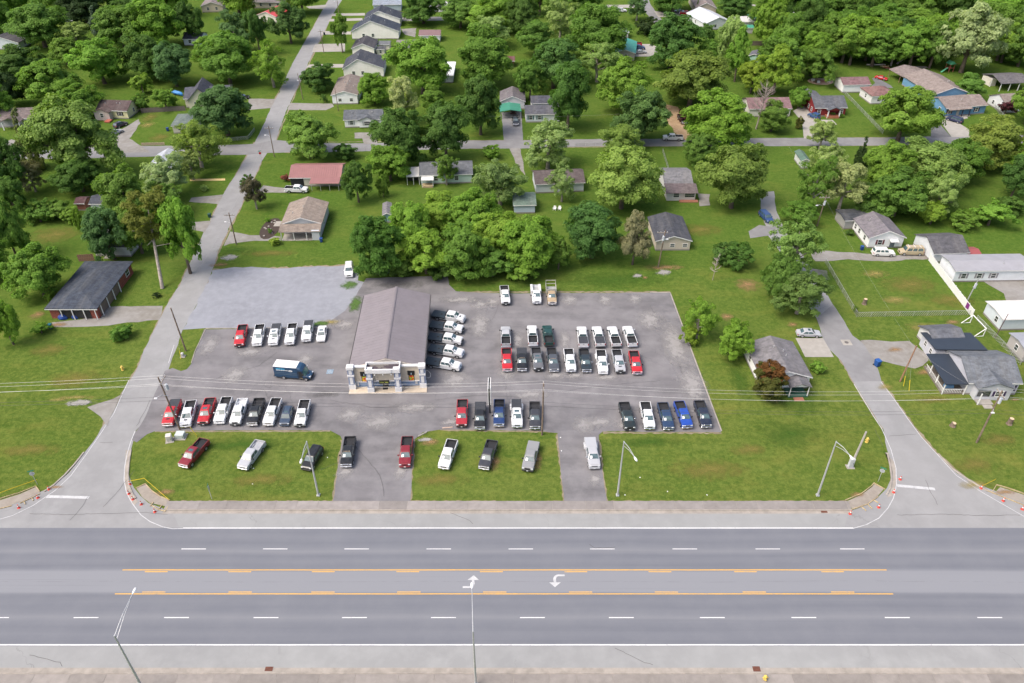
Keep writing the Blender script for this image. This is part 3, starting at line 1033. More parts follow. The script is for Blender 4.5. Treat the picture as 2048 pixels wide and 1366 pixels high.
def pickup(bed='open', dually=False, sunroof=False, grille='chrome', liner='dark', vent=False, L=6.2, ext=False, sheet_=True, lights=False):
    key = ('pickup', bed, dually, sunroof, grille, liner, vent, L, ext, sheet_, lights)
    if key in _proto:
        return _proto[key]
    pr = Proto()
    a = L / 2
    hw = .99
    xf, xr = a - .98, -a + 1.28
    c0 = a - (3.35 if ext else 3.80)
    flat = bed in ('flat', 'utility', 'stake')
    top = [(a - .02, .62), (a, .86), (a - .05, 1.08), (a - .17, 1.19), (a - .75, 1.27), (a - 1.38, 1.315), (c0, 1.335)]
    if flat:
        back = [(c0, .62), (-a + .3, .62), (-a + .3, .45)]
    else:
        back = [(c0, .93), (-a + .04, .93), (-a, .88), (-a, .52), (-a + .05, .44)]
    bot = arch(xr, .52, .44) + arch(xf, .50, .44) if not flat else [(xr, .45), (c0 - .05, .45)] + arch(xf, .50, .44)
    prof = top + back + bot + [(a - .1, .44)]
    body = shell(prof, hw, .12, .07, taper=lambda x: .05 * max(0, (x - (a - .7)) / .7) ** 2)
    pr.add('body', body, PAINT, True)
    # hood panel
    h = MB()
    ys = (-.80, -.48, 0, .48, .80)
    rows = []
    for x, z in ((a - .20, 1.205), (a - .75, 1.285), (a - 1.34, 1.325)):
        rows.append([(x, y * (.93 if x > a - .5 else 1), z + (.035 if abs(y) < .5 else .005)) for y in ys])
    h.loft(rows, False, False, closed=False)
    for r_ in (rows[0], rows[-1]):
        pass
    hood = pr.add('hood', h, PAINT, True)
    if vent:
        pr.add('hood_vent', MB().box(a - 1.05, a - .75, -.3, .3, 1.30, 1.345), TRIM, sub=hood)
    # cab
    xc0, xc1 = c0 + .02, a - 1.30
    zt = 1.95
    tx0, tx1 = c0 + .16, a - 2.10
    yb, yt = .93, .74
    cab = pr.add('cab', house_frustum(xc0, xc1, tx0, tx1, 1.30, zt, yb, yt), PAINT, True)
    def at(fx, side, fz):
        z = 1.30 + (zt - 1.30) * fz
        xa_ = xc0 + (tx0 - xc0) * fz
        xb_ = xc1 + (tx1 - xc1) * fz
        y = yb + (yt - yb) * fz
        return (xa_ + (xb_ - xa_) * fx, side * (y + .012), z)
    g = MB()
    ws0, ws1 = .06, .88
    def fr(fy, fz):
        z = 1.30 + (zt - 1.30) * fz
        return (xc1 + (tx1 - xc1) * fz + .016, fy * (yb + (yt - yb) * fz), z + .008)
    g.quadf([fr(-.86, ws0), fr(.86, ws0), fr(.86, ws1), fr(-.86, ws1)])
    wsi = pr.add('windshield', g, GLASS)
    if sheet_:
        g = MB()
        q = [fr(-.70, .14), fr(-.26, .14), fr(-.26, .58), fr(-.70, .58)]
        g.quadf([(x + .006, y, z + .006) for x, y, z in q])
        pr.add('price_sheet', g, PAPER, sub=wsi)
    def rr(fy, fz):
        z = 1.30 + (zt - 1.30) * fz
        return (xc0 + (tx0 - xc0) * fz - .014, fy * (yb + (yt - yb) * fz), z + .005)
    g = MB()
    g.quadf([rr(.80, .12), rr(-.80, .12), rr(-.80, .84), rr(.80, .84)])
    pr.add('rear_window', g, GLASS)
    for s in (-1, 1):
        for (f0, f1) in ((.07, .42), (.46, .90)):
            g = MB()
            pts = [at(f0, s, .08), at(f1 if f1 < .8 else .93, s, .08), at(f1 if f1 < .8 else .90, s, .82), at(f0 + .02, s, .82)]
            g.quadf(pts if s < 0 else pts[::-1])
            pr.add('side_window', g, GLASS)
        # doors as panels standing proud
        xm = c0 + (1.15 if not ext else .75)
        for (d0, d1) in ((c0 + .08, xm - .015), (xm + .015, a - 1.48)):
            d = MB()
            d.box(d0, d1, s * (hw - .005) - .012, s * (hw - .005) + .012, .52, 1.24)
            dd = pr.add('door', d, PAINT, True)
            pr.add('door_handle', MB().box(d0 + .06, d0 + .22, s * (hw + .02) - .015, s * (hw + .02) + .015, 1.08, 1.12), CHROME if grille == 'chrome' else TRIM, sub=dd)
        mi = MB().cbox(a - 1.86, a - 1.70, s * 1.16 - .14, s * 1.16 + .14, 1.30, 1.56, .03)
        pr.add('mirror', mi, PAINT if grille == 'paint' else (CHROME if vent else TRIM), grille == 'paint')
        pr.add('headlight', MB().cbox(a - .16, a + .005, s * .73 - .19, s * .73 + .19, .86, 1.06, .03), LAMPC)
    gm = {'chrome': CHROME, 'black': TRIM, 'paint': PAINT}[grille]
    gi = pr.add('grille', MB().cbox(a - .14, a + .015, -.50, .50, .78, 1.09, .03), gm, grille == 'paint')
    gb = MB()
    for i in range(4):
        gb.box(a + .014, a + .02, -.46, .46, .80 + i * .065, .835 + i * .065)
    pr.add('grille_slots', gb, TRIM, sub=gi)
    pr.add('front_bumper', MB().cbox(a - .16, a + .09, -.93, .93, .44, .70, .05), gm, grille == 'paint')
    if grille == 'black' and vent:
        pass
    pr.add('license_plate', MB().box(a + .09, a + .10, -.16, .16, .50, .62), PAPER)
    add_wheels(pr, xf, xr, hw + (.14 if dually and not flat else 0) * 0 + .02, dual=dually)
    if not flat:
        for s in (-1, 1):
            sd = MB()
            sd.cbox(-a + .02, c0 - .03, min(s * .86, s * hw), max(s * .86, s * hw), .93, 1.385, .03)
            bs = pr.add('bed_side', sd, PAINT, True)
            if dually:
                fe = MB()
                n = 9
                ring0, ring1, ring2 = [], [], []
                for i in range(n):
                    an = math.pi * i / (n - 1)
                    x_, z_ = math.cos(an), math.sin(an)
                    ring0.append((xr + .82 * x_, s * (hw - .01), .52 + .66 * z_))
                    ring1.append((xr + .70 * x_, s * (hw + .20), .52 + .54 * z_))
                    ring2.append((xr + .52 * x_, s * (hw + .23), .50 + .40 * z_))
                fe.loft([ring0, ring1, ring2] if s > 0 else [ring2, ring1, ring0], False, False, closed=False)
                pr.add('fender', fe, PAINT, True, sub=bs)
            pr.add('tail_light', MB().box(-a - .015, -a + .06, s * .92 - .06, s * .92 + .06, .90, 1.30), LAMPR)
        tg = pr.add('tailgate', MB().cbox(-a - .005, -a + .07, -.855, .855, .72, 1.37, .02), PAINT, True)
        pr.add('tailgate_handle', MB().box(-a - .02, -a - .004, -.14, .14, 1.18, 1.28), TRIM, sub=tg)
        pr.add('rear_bumper', MB().cbox(-a - .14, -a + .04, -.94, .94, .46, .66, .04), gm if grille != 'paint' else CHROME)
        ln = MB()
        x0, x1 = -a + .08, c0 - .04
        ln.box(x0, x1, -.85, .85, .94, .965)
        for s in (-1, 1):
            ln.box(x0, x1, min(s * .845, s * .858), max(s * .845, s * .858), .96, 1.37)
            ln.box(xr - .45, xr + .45, min(s * .62, s * .84), max(s * .62, s * .84), .96, 1.16)
        ln.box(x1 - .02, x1, -.84, .84, .96, 1.35)
        ln.box(x0, x0 + .02, -.84, .84, .96, 1.35)
        for i in range(7):
            ln.box(x0 + .05, x1 - .05, -.55 + i * .183 - .025, -.55 + i * .183 + .025, .965, .985)
        pr.add('bed_liner', ln, LINER if liner == 'dark' else (PAINT if liner == 'paint' else ROADW), liner == 'paint')
        if bed == 'tonneau' or bed == 'cover':
            tn = MB()
            for i in range(4 if bed == 'tonneau' else 1):
                n_ = 4 if bed == 'tonneau' else 1
                w_ = (c0 + a - .1) / n_
                tn.cbox(-a + .04 + i * w_, -a + .04 + (i + 1) * w_ - .012, -.93, .93, 1.388, 1.425 + (.01 if i % 2 else 0), .02)
            pr.add('bed_cover', tn, TONNEAU if bed == 'tonneau' else PAINT, bed == 'cover')
        if lights:
            lm = MB()
            for i in range(5):
                lm.box(tx1 - .1, tx1 - .02, -.45 + i * .22 - .04, -.45 + i * .22 + .04, zt - .02, zt + .045)
            pr.add('roof_marker_lights', lm, plain('amber', (.6, .45, .3), .3), sub=cab)
    elif bed == 'flat':
        fb = MB()
        fb.cbox(-a - .15, c0 - .12, -1.17, 1.17, .96, 1.08, .02)
        d = pr.add('flatbed_deck', fb, DECK)
        hb = MB()
        hb.box(c0 - .12, c0 - .06, -1.1, 1.1, 1.08, 1.16)
        hb.box(c0 - .12, c0 - .06, -.95, .95, 1.85, 1.93)
        for i in range(7):
            hb.box(c0 - .12, c0 - .06, -.9 + i * .3 - .03, -.9 + i * .3 + .03, 1.15, 1.86)
        pr.add('headache_rack', hb, TRIM)
        sk = MB()
        for s in (-1, 1):
            sk.box(-a - .05, c0 - .2, min(s * 1.13, s * 1.165), max(s * 1.13, s * 1.165), .80, .955)
            sk.cbox(-a + .1, -a + .75, min(s * .75, s * 1.12), max(s * .75, s * 1.12), .52, .79, .02)
        sk.box(-a + .1, c0 - .1, -.45, .45, .62, .95)
        pr.add('deck_frame', sk, TRIM)
        pr.add('hitch_plate', MB().box(-.55 - a * .35, -.15 - a * .35, -.2, .2, 1.081, 1.10), RUBBER, sub=d)
        pr.add('rear_light_panel', MB().box(-a - .17, -a - .145, -1.1, 1.1, .82, .95), LAMPR)
    elif bed == 'utility':
        for s in (-1, 1):
            ub = MB()
            ub.cbox(-a - .05, c0 - .1, min(s * .62, s * 1.14), max(s * .62, s * 1.14), .55, 1.52, .03)
            cb = pr.add('tool_cabinet', ub, PAINT, True)
            for i in range(3):
                pr.add('cabinet_door', MB().box(-a + .05 + i * .74, -a + .72 + i * .74, min(s * 1.135, s * 1.15), max(s * 1.135, s * 1.15), .95, 1.44), SILVERP, sub=cb)
        pr.add('bed_floor', MB().box(-a - .05, c0 - .1, -.62, .62, .80, .95), STEEL)
        pr.add('tailgate', MB().box(-a - .07, -a - .03, -.61, .61, .95, 1.35), PAINT, True)
        pr.add('rear_bumper', MB().box(-a - .28, -a - .08, -1.1, 1.1, .5, .66), TRIM)
    elif bed == 'stake':
        sb = MB()
        sb.box(-a - .2, c0 - .14, -1.1, 1.1, .9, 1.02)
        pr.add('bed_floor', sb, STEEL)
        for s in (-1, 1):
            pn = MB()
            for z in (1.15, 1.5, 1.85):
                pn.box(-a - .2, c0 - .14, s * 1.09 - .03, s * 1.09 + .03, z, z + .24)
            for i in range(5):
                x = -a - .17 + i * (c0 + a - .02) / 4
                pn.box(x - .04, x + .04, s * 1.085 - .045, s * 1.085 + .045, 1.02, 2.15)
            pr.add('stake_side', pn, RACKM)
        hd = MB()
        for y in (-1.06, 1.06):
            hd.box(-a - .22, -a - .12, y - .05, y + .05, 1.0, 2.75)
            hd.box(c0 - .2, c0 - .1, y - .05, y + .05, 1.0, 2.2)
        hd.box(-a - .22, -a - .12, -1.06, 1.06, 2.62, 2.72)
        hd.box(-a - .21, -a - .13, -1.06, 1.06, 1.8, 1.9)
        hd.box(c0 - .19, c0 - .11, -1.06, 1.06, 1.1, 2.1)
        pr.add('rack_frame', hd, RACKM)
    if sunroof:
        pr.add('sunroof', MB().cbox(tx1 - .85, tx1 - .3, -.42, .42, zt - .02, zt + .035, .03), GLASS, sub=cab)
    _proto[key] = pr
    return pr


TONNEAU = plain('tonneau_vinyl', (.035, .038, .045), .6)
DECK = plain('flatbed_steel', (.028, .040, .052), .55, .1, .4, .2)
SILVERP = plain('cabinet_white', (.6, .6, .6), .4)
RACKM = plain('rack_paint', (.33, .33, .29), .7)


def car(kind):
    if kind in _proto:
        return _proto[kind]
    spec = {  # L, hw, hood z, cowl z, belt z, deck z, roof z, cowl x, roof front, roof rear, rear base, wheel r
        'sedan': (4.8, .91, .80, .93, .95, .98, 1.43, 1.15, .42, -1.05, -1.78, .34),
        'coupe': (4.4, .90, .76, .90, .92, .96, 1.33, .95, .30, -.75, -1.5, .34),
        'suv': (5.1, .99, 1.02, 1.12, 1.16, 1.16, 1.84, 1.25, .62, -2.15, -2.47, .40),
        'compact': (4.5, .92, .92, 1.02, 1.06, 1.06, 1.62, 1.05, .40, -1.75, -2.15, .36),
        'minivan': (5.1, .98, .92, 1.04, 1.08, 1.08, 1.74, 1.50, .70, -2.2, -2.50, .36),
        'van': (5.5, 1.0, 1.0, 1.14, 1.2, 1.2, 2.1, 1.75, 1.25, -2.55, -2.72, .38),
        'jeep': (4.2, .92, 1.02, 1.06, 1.1, 1.1, 1.85, .55, .40, -1.85, -1.98, .40),
    }[kind]
    L, hw, hz_, cz, bz, dz, rz_, cx, rf, rb, rbx, wr_ = spec
    pr = Proto()
    a = L / 2
    xf, xr = a - .92, -a + .98
    k_ = wr_ / .40
    def ar(cx_, r):
        return [(x, z * 1.0 - (.40 - wr_)) for x, z in arch(cx_, r, .36 + (.40 - wr_))]
    prof = [(a - .02, .50), (a, .62), (a - .06, hz_ - .12), (a - .25, hz_ - .02), (a - .7, hz_ + .03), (cx, cz), (cx - .4, bz), (rbx + .3, dz), (rbx, dz), (-a + .10, dz - .05), (-a, dz - .16), (-a, .52), (-a + .06, .36)]
    prof += ar(xr, wr_ + .09) + ar(xf, wr_ + .09) + [(a - .12, .36)]
    pr.add('body', shell(prof, hw, .14, .09, taper=lambda x: .10 * max(0, (abs(x) - (a - .8)) / .8) ** 2), PAINT, True)
    yb, yt = hw - .06, hw - .24
    z0 = bz - .03
    cab = pr.add('cabin', house_frustum(rbx, cx, rb, rf, z0, rz_, yb, yt), PAINT, True)
    dzz = rz_ - z0
    def F_(fy, fz):
        return (cx + (rf - cx) * fz + .016, fy * (yb + (yt - yb) * fz), z0 + dzz * fz + .010)
    def B_(fy, fz):
        return (rbx + (rb - rbx) * fz - .014, fy * (yb + (yt - yb) * fz), z0 + dzz * fz + .008)
    def S_(fx, s, fz):
        xa_, xb_ = rbx + (rb - rbx) * fz, cx + (rf - cx) * fz
        return (xa_ + (xb_ - xa_) * fx, s * (yb + (yt - yb) * fz + .012), z0 + dzz * fz)
    pr.add('windshield', MB().quadf([F_(-.86, .06), F_(.86, .06), F_(.86, .87), F_(-.86, .87)]), GLASS)
    pr.add('rear_window', MB().quadf([B_(.80, .12), B_(-.80, .12), B_(-.80, .85), B_(.80, .85)]), GLASS)
    fr = [(.08, .36), (.40, .64), (.68, .93)] if kind in ('suv', 'minivan', 'van') else [(.12, .48), (.52, .90)]
    for s in (-1, 1):
        for f0, f1 in fr:
            pts = [S_(f0, s, .1), S_(f1, s, .1), S_(f1 - .01, s, .82), S_(f0 + .02, s, .82)]
            pr.add('side_window', MB().quadf(pts if s < 0 else pts[::-1]), GLASS)
        xm = (cx + rbx) / 2 + .05
        for d0, d1 in ((rbx + .75, xm - .015), (xm + .015, cx - .25)):
            pr.add('door', MB().box(d0, d1, s * (hw - .005) - .012, s * (hw - .005) + .012, .46, bz - .12), PAINT, True)
        pr.add('headlight', MB().cbox(a - .34, a - .04, s * (hw - .26) - .17, s * (hw - .26) + .17, hz_ - .26, hz_ - .10, .03), LAMPC)
        pr.add('tail_light', MB().cbox(-a - .012, -a + .12, s * (hw - .20) - .14, s * (hw - .20) + .14, dz - .38, dz - .14, .02), LAMPR)
        pr.add('mirror', MB().cbox(cx - .50, cx - .36, s * (hw + .10) - .10, s * (hw + .10) + .10, bz - .02, bz + .14, .03), PAINT, True)
    pr.add('grille', MB().cbox(a - .12, a + .008, -.45, .45, .52, hz_ - .18, .03), TRIM)
    pr.add('front_bumper', MB().cbox(a - .25, a + .05, -hw + .1, hw - .1, .34, .56, .05), PAINT, True)
    pr.add('rear_bumper', MB().cbox(-a - .06, -a + .2, -hw + .1, hw - .1, .36, .60, .05), PAINT, True)
    add_wheels(pr, xf, xr, hw + .02, WT2 if wr_ < .37 else WT, WR2 if wr_ < .37 else WR, rz0=.34 if wr_ < .37 else .40)
    if kind in ('suv', 'van', 'compact'):
        for s in (-1, 1):
            pr.add('roof_rail', MB().tube([(rf - .4, s * (yt - .16), rz_ + .04), (rb + .3, s * (yt - .16), rz_ + .04)], .025), TRIM, sub=cab)
    if kind in ('sedan', 'compact'):
        pr.add('sunroof', MB().cbox(rf - .75, rf - .22, -.38, .38, rz_ - .03, rz_ + .03, .03), GLASS, sub=cab)
    if kind == 'van':
        for i in range(3):
            pr.add('ladder_rack_bar', MB().box(rf - .4 - i * 1.3, rf - .3 - i * 1.3, -yt + .05, yt - .05, rz_ + .06, rz_ + .12), ROADW, sub=cab)
    _proto[kind] = pr
    return pr


RED, MAROON, WHT, BLK, SIL = (.39, .013, .020), (.165, .010, .018), (.56, .57, .585), (.009, .010, .012), (.34, .35, .37)
GRY, NAVY, BLUE, CHAR, GRN, TAN = (.10, .105, .115), (.018, .040, .090), (.012, .055, .30), (.034, .036, .043), (.010, .045, .042), (.33, .25, .16)
LOTG = 'vehicles for sale on the dealer lot'


def park(front, rear, proto, color, label, cat='truck', name='pickup_truck', zr=1.35, L=6.2, group=LOTG, away=False):
    """front = photo pixel of the bumper at ground level, rear = pixel of the top of the tail"""
    if away:
        A = P(*front, .45)
        B = P(*rear, 1.15)
        d = (B - A)
        d.z = 0
        d.normalize()
        c = A + d * (L / 2)
    else:
        A = P(*front, .30)
        B = P(*rear, zr)
        d = (A - B)
        d.z = 0
        d.normalize()
        c = A - d * (L / 2 + .05)
    return proto.place(name, label, cat, (c.x, c.y, .03), math.atan2(d.y, d.x), color, group)


pk = pickup
# row beside the left street
park((336, 854), (351, 800), pk('tonneau', dually=True, vent=True), RED, 'red dually pickup with grey bed cover at the street end of the nine-vehicle front row')
park((372, 856), (384, 796), pk('open', vent=True, sheet_=False), WHT, 'white pickup with black hood vents, second in front row behind the leaning pole')
park((407, 851), (421, 796), pk('open', grille='black', sunroof=True), RED, 'red pickup with sunroof and black bumper, third in the front left row')
park((439, 849), (454, 794), pk('open', grille='paint'), WHT, 'white long bed pickup between the red sunroof truck and white utility bed truck')
park((471, 852), (485, 798), pk('open', grille='black', liner='paint'), WHT, 'white pickup with unlined white bed in the front left row')
park((505, 853), (520, 793), pk('open', L=6.4), BLK, 'black pickup with chrome bumper in the front left row', L=6.4)
park((537, 853), (554, 794), pk('open', L=6.4), WHT, 'white pickup between the black pickup and the small dark crossover', L=6.4)
park((569, 853), (578, 808), car('compact'), (.030, .050, .085), 'dark blue compact crossover with roof rails among the pickups in the front left row', 'car', 'crossover_car', 1.5, 4.5)
park((600, 855), (610, 800), pk('open', grille='black', ext=True), WHT, 'white pickup with black grille at the driveway end of the front left row')
# on the grass verge
park((367, 937), (406, 880), pk('open', sunroof=True), MAROON, 'dark red pickup parked askew on the grass near the utility cabinets')
park((485, 941), (518, 884), pk('open', liner='paint'), SIL, 'silver pickup with silver bed parked askew on the left verge', )
park((612, 942), (638, 884), car('suv'), BLK, 'black full size SUV on the verge behind the street light', 'SUV', 'suv', 1.7, 5.1)
park((693, 936), (700, 876), pk('open', L=6.4, lights=True), BLK, 'black pickup at the left edge of the main driveway', L=6.4)
park((810, 936), (815, 872), pk('open', grille='paint', L=6.4), MAROON, 'dark red pickup at the right edge of the main driveway', L=6.4)
park((887, 940), (905, 879), pk('open'), WHT, 'white pickup on the middle verge')
park((967.5, 941), (985.5, 879), pk('open'), CHAR, 'black pickup on the middle verge between a white and a grey pickup')
park((1054.6, 944), (1068.7, 881), pk('cover', grille='black', sunroof=False), (.21, .215, .22), 'grey pickup with painted bed cover on the middle verge')
park((1189, 939), (1179.5, 873.5), pk('cover', dually=True, grille='paint', L=6.5), SIL, 'silver dually pickup on the right hand driveway', L=6.5)
# centre front row
park((923.3, 856), (925, 799.6), pk('open', grille='black', L=6.4), (.30, .018, .028), 'dark red pickup with black bumper, leftmost in the centre front row', L=6.4)
park((959.7, 861), (961, 805.6), pk('tonneau', L=6.3), BLK, 'black pickup with covered bed left of the pylon sign', L=6.3)
park((998, 855), (998.5, 800), pk('open', L=6.3), (.012, .035, .12), 'dark blue pickup right of the pylon sign', L=6.3)
park((1034.4, 857), (1032.7, 798.5), pk('tonneau', dually=True, sunroof=True, L=6.5), WHT, 'white dually pickup with grey bed cover and sunroof in the centre front row', L=6.5)
park((1070, 860), (1069.5, 803.6), pk('open', L=6.3), CHAR, 'charcoal pickup left of the wooden utility pole by the right driveway', L=6.3)
# right front row
park((1260, 861.7), (1247, 801.7), pk('open', grille='black', L=6.4, vent=True), (.014, .022, .024), 'black pickup, leftmost of five in the right front row', L=6.4)
park((1299, 860), (1290, 803.6), pk('open', grille='chrome', L=6.3), WHT, 'white pickup in the right front row')
park((1337, 861.7), (1325, 804), pk('open', L=6.3), NAVY, 'navy blue pickup between the white and the bright blue pickup', L=6.3)
park((1374.5, 858), (1359, 805.5), pk('open', L=6.2), BLUE, 'bright blue pickup in the right front row')
park((1412.6, 857), (1399, 803.6), pk('open', L=6.2), (.014, .020, .040), 'dark navy pickup at the kerb corner of the right front row')
# middle row facing the highway
park((1015, 744.5), (1012.8, 696), pk('open'), RED, 'bright red pickup at the left end of the nine-truck middle row')
park((1044.3, 743.8), (1043.3, 695.8), pk('tonneau', lights=True), BLK, 'black pickup with ribbed bed cover, second in the middle row')
park((1077.3, 743), (1071.4, 694), pk('open', dually=True, sunroof=True, grille='black'), GRY, 'dark grey dually pickup with sunroof in the middle row')
park((1108.3, 745), (1102.2, 693.3), pk('open', dually=True, lights=True, L=6.4), (.055, .062, .075), 'slate grey dually pickup without sunroof in the middle row', L=6.4)
park((1142.4, 745.6), (1136.7, 697), pk('open'), WHT, 'white pickup between slate dually and dark pickup in the middle row')
park((1173.4, 746), (1167, 697), pk('open', vent=True), (.016, .026, .034), 'dark pickup between two white trucks in the middle row')
park((1206, 749.4), (1201, 696.5), pk('open', dually=True, grille='paint', L=6.4), WHT, 'white dually pickup with flared fenders in the middle row', L=6.4)
park((1241, 747.5), (1232.8, 700), pk('open', grille='black', vent=True), SIL, 'silver pickup with black bumper next to the red end truck')
park((1274.6, 750.4), (1267, 702), pk('open'), RED, 'bright red pickup at the right end of the middle row')
# back-to-back row facing the trees
park((1012, 694.7), (1011, 648.6), pk('open', sheet_=False), SIL, 'silver pickup seen from behind, tail to the left red pickup', away=True)
park((1066.3, 692.5), (1063.4, 649.3), pk('open', sheet_=False), WHT, 'white pickup seen from behind beside the dark green one', away=True)
park((1098.5, 692.5), (1093.4, 649.8), pk('open', grille='black', sheet_=False), GRN, 'dark green pickup seen from behind in the middle of the lot', away=True)
park((1167, 695), (1162, 646), pk('tonneau', sheet_=False), WHT, 'white pickup with black bed cover seen from behind, left one of two', away=True)
park((1200.8, 694.6), (1191.3, 647.6), pk('tonneau', grille='black', sheet_=False), WHT, 'white pickup with black bed cover seen from behind, right one of two', away=True)
park((1233, 694.6), (1221.3, 647.6), pk('open', grille='black', sheet_=False), WHT, 'white open bed pickup seen from behind, second from right end', away=True)
park((1265, 693.8), (1251.8, 646), pk('open', grille='paint', sheet_=False), WHT, 'white open bed pickup seen from behind, rightmost', away=True)
# back edge of the lot
park((1011.9, 610.5), (1008, 570), pk('open', grille='black'), WHT, 'white pickup alone at the back edge of the lot')
park((1073.8, 609), (1070.8, 568), pk('utility', ext=True, L=6.1), WHT, 'white service truck with tool cabinets at the back edge of the lot', 'truck', 'service_truck', 1.5, 6.1)
park((1104.5, 610.5), (1101, 573), pk('stake', ext=True, L=6.0), TAN, 'tan stake bed truck with tall rear rack at the back edge', 'truck', 'stake_bed_truck', 1.0, 6.0)
# flatbeds along the showroom
for i, (f, r, lb) in enumerate([((929.4, 641), (873.7, 627), 'white crew cab flatbed truck, farthest of five beside the showroom'), ((926.4, 661.8), (865, 648), 'white crew cab flatbed truck with black grille guard, second farthest beside the showroom'),
                                ((925, 685), (862, 672), 'white crew cab flatbed truck, middle one of five beside the showroom'), ((927, 710), (862, 695), 'white crew cab flatbed truck, second nearest beside the showroom'), ((921.3, 736.5), (857.6, 721), 'white crew cab flatbed truck, nearest the highway beside the showroom')]):
    A, B = P(*f, .45), P(*r, 1.05)
    d = A - B
    d.z = 0
    d.normalize()
    c = A - d * 3.5
    pk('flat', dually=True, grille='black' if i in (1, 2) else ('paint' if i == 0 else 'chrome'), vent=(i == 0), L=6.9).place('flatbed_truck', lb, 'truck', (c.x, c.y, .03), math.atan2(d.y, d.x), WHT, 'white flatbed trucks beside the showroom')
# left rear row
park((479, 695), (487, 645), pk('open', grille='black', L=6.4), RED, 'red pickup at the left end of the row by the gravel lot', L=6.4)
park((514.5, 693), (520.7, 648), pk('open', grille='paint', L=6.2), WHT, 'white pickup with open black bed beside the red pickup by the gravel lot')
park((546.6, 691.8), (554, 646), pk('tonneau', sunroof=True, vent=True, grille='paint'), WHT, 'white pickup with sunroof and bed cover by the gravel lot')
park((579.5, 691), (586, 645.6), pk('open'), WHT, 'white pickup with open black bed between two bed-covered white pickups')
park((613, 685), (617.7, 642), pk('tonneau'), WHT, 'white pickup with grey bed cover next to the white sedan')
park((641.7, 684), (645.8, 648), car('sedan'), WHT, 'white sedan with sunroof at the end of the row by the gravel lot', 'car', 'sedan_car', .95, 4.8)
park((698, 555), (698, 520), car('suv'), WHT, 'white SUV alone at the edge of the gravel lot beneath the trees', 'SUV', 'suv', 1.6, 5.1, group=None)


def side_park(px, heading, proto, color, label, cat, name, group=None):
    c = P(*px)
    proto.place(name, label, cat, (c.x, c.y, .03), R(heading), color, group)


NB = 'cars around the neighbourhood'
side_park((594, 384), -3, pk('open', sheet_=False), WHT, 'white pickup parked below the red metal roofed house', 'truck', 'pickup_truck', NB)
side_park((242, 253), 60, car('compact'), (.03, .022, .035), 'dark hatchback in the yellow house driveway', 'car', 'hatchback_car', NB)
side_park((233, 268), 65, car('sedan'), SIL, 'silver sedan in the yellow house driveway', 'car', 'sedan_car', NB)
side_park((485, 197), 5, car('sedan'), BLK, 'black sedan beside the cream house', 'car', 'sedan_car', NB)
side_park((1031, 246), -88, pk('open', sheet_=False), BLK, 'black pickup on the green carport driveway', 'truck', 'pickup_truck', NB)
side_park((1345, 280), 178, pk('open', sheet_=False), WHT, 'white pickup driving on the cross street', 'truck', 'pickup_truck', NB)
side_park((1364, 243), -85, pk('open', sheet_=False), BLK, 'black pickup on the dirt drive beneath the olive tree', 'truck', 'pickup_truck', NB)
side_park((1242, 24), 2, car('suv'), WHT, 'white SUV on the grass at the top edge', 'SUV', 'suv', NB)
side_park((1359, 25), 5, car('sedan'), GRY, 'grey sedan behind the red pickup near the tan house', 'car', 'sedan_car', NB)
side_park((1372, 30), 178, pk('open', sheet_=False), RED, 'red pickup near the tan house at the top', 'truck', 'pickup_truck', NB)
side_park((1268, 92), 172, pk('open', sheet_=False), RED, 'red pickup above the teal roofed building', 'truck', 'pickup_truck', NB)
side_park((1277, 99), 8, car('suv'), (.03, .06, .14), 'blue SUV by the teal roofed building', 'SUV', 'suv', NB)
side_park((1281, 107), 10, car('sedan'), SIL, 'silver sedan by the teal roofed building', 'car', 'sedan_car', NB)
side_park((1762, 159), -40, car('coupe'), RED, 'red coupe with black roof behind the white garage', 'car', 'coupe_car', NB)
side_park((1908, 243), 128, car('minivan'), (.018, .025, .07), 'dark blue minivan on the blue house driveway', 'van', 'minivan', NB)
side_park((1627, 236), 120, car('jeep'), (.02, .06, .16), 'blue off-road car on the red house driveway', 'car', 'off_road_car', NB)
side_park((1531, 438), -78, car('minivan'), (.02, .05, .15), 'blue minivan on the asphalt drive under the big tree', 'van', 'minivan', NB)
side_park((1765, 510), -4, car('suv'), (.62, .62, .60), 'white SUV on the gravel drive of the white house', 'SUV', 'suv', NB)
side_park((1820, 508), 178, car('van'), (.36, .30, .20), 'tan conversion van behind the white SUV', 'van', 'conversion_van', NB)
side_park((1616, 671), -3, car('sedan'), SIL, 'silver sedan on the concrete pad by the grey roofed house', 'car', 'sedan_car', NB)
side_park((1524, 107), -70, car('sedan'), (.05, .012, .022), 'dark maroon sedan beside the mint green shed', 'car', 'sedan_car', NB)
side_park((1026, 224), -88, car('suv'), (.10, .03, .03), 'dark red SUV under the green carport', 'SUV', 'suv', NB)
side_park((136, 45), 20, car('sedan'), SIL, 'silver car half hidden by trees at the top left', 'car', 'sedan_car', NB)


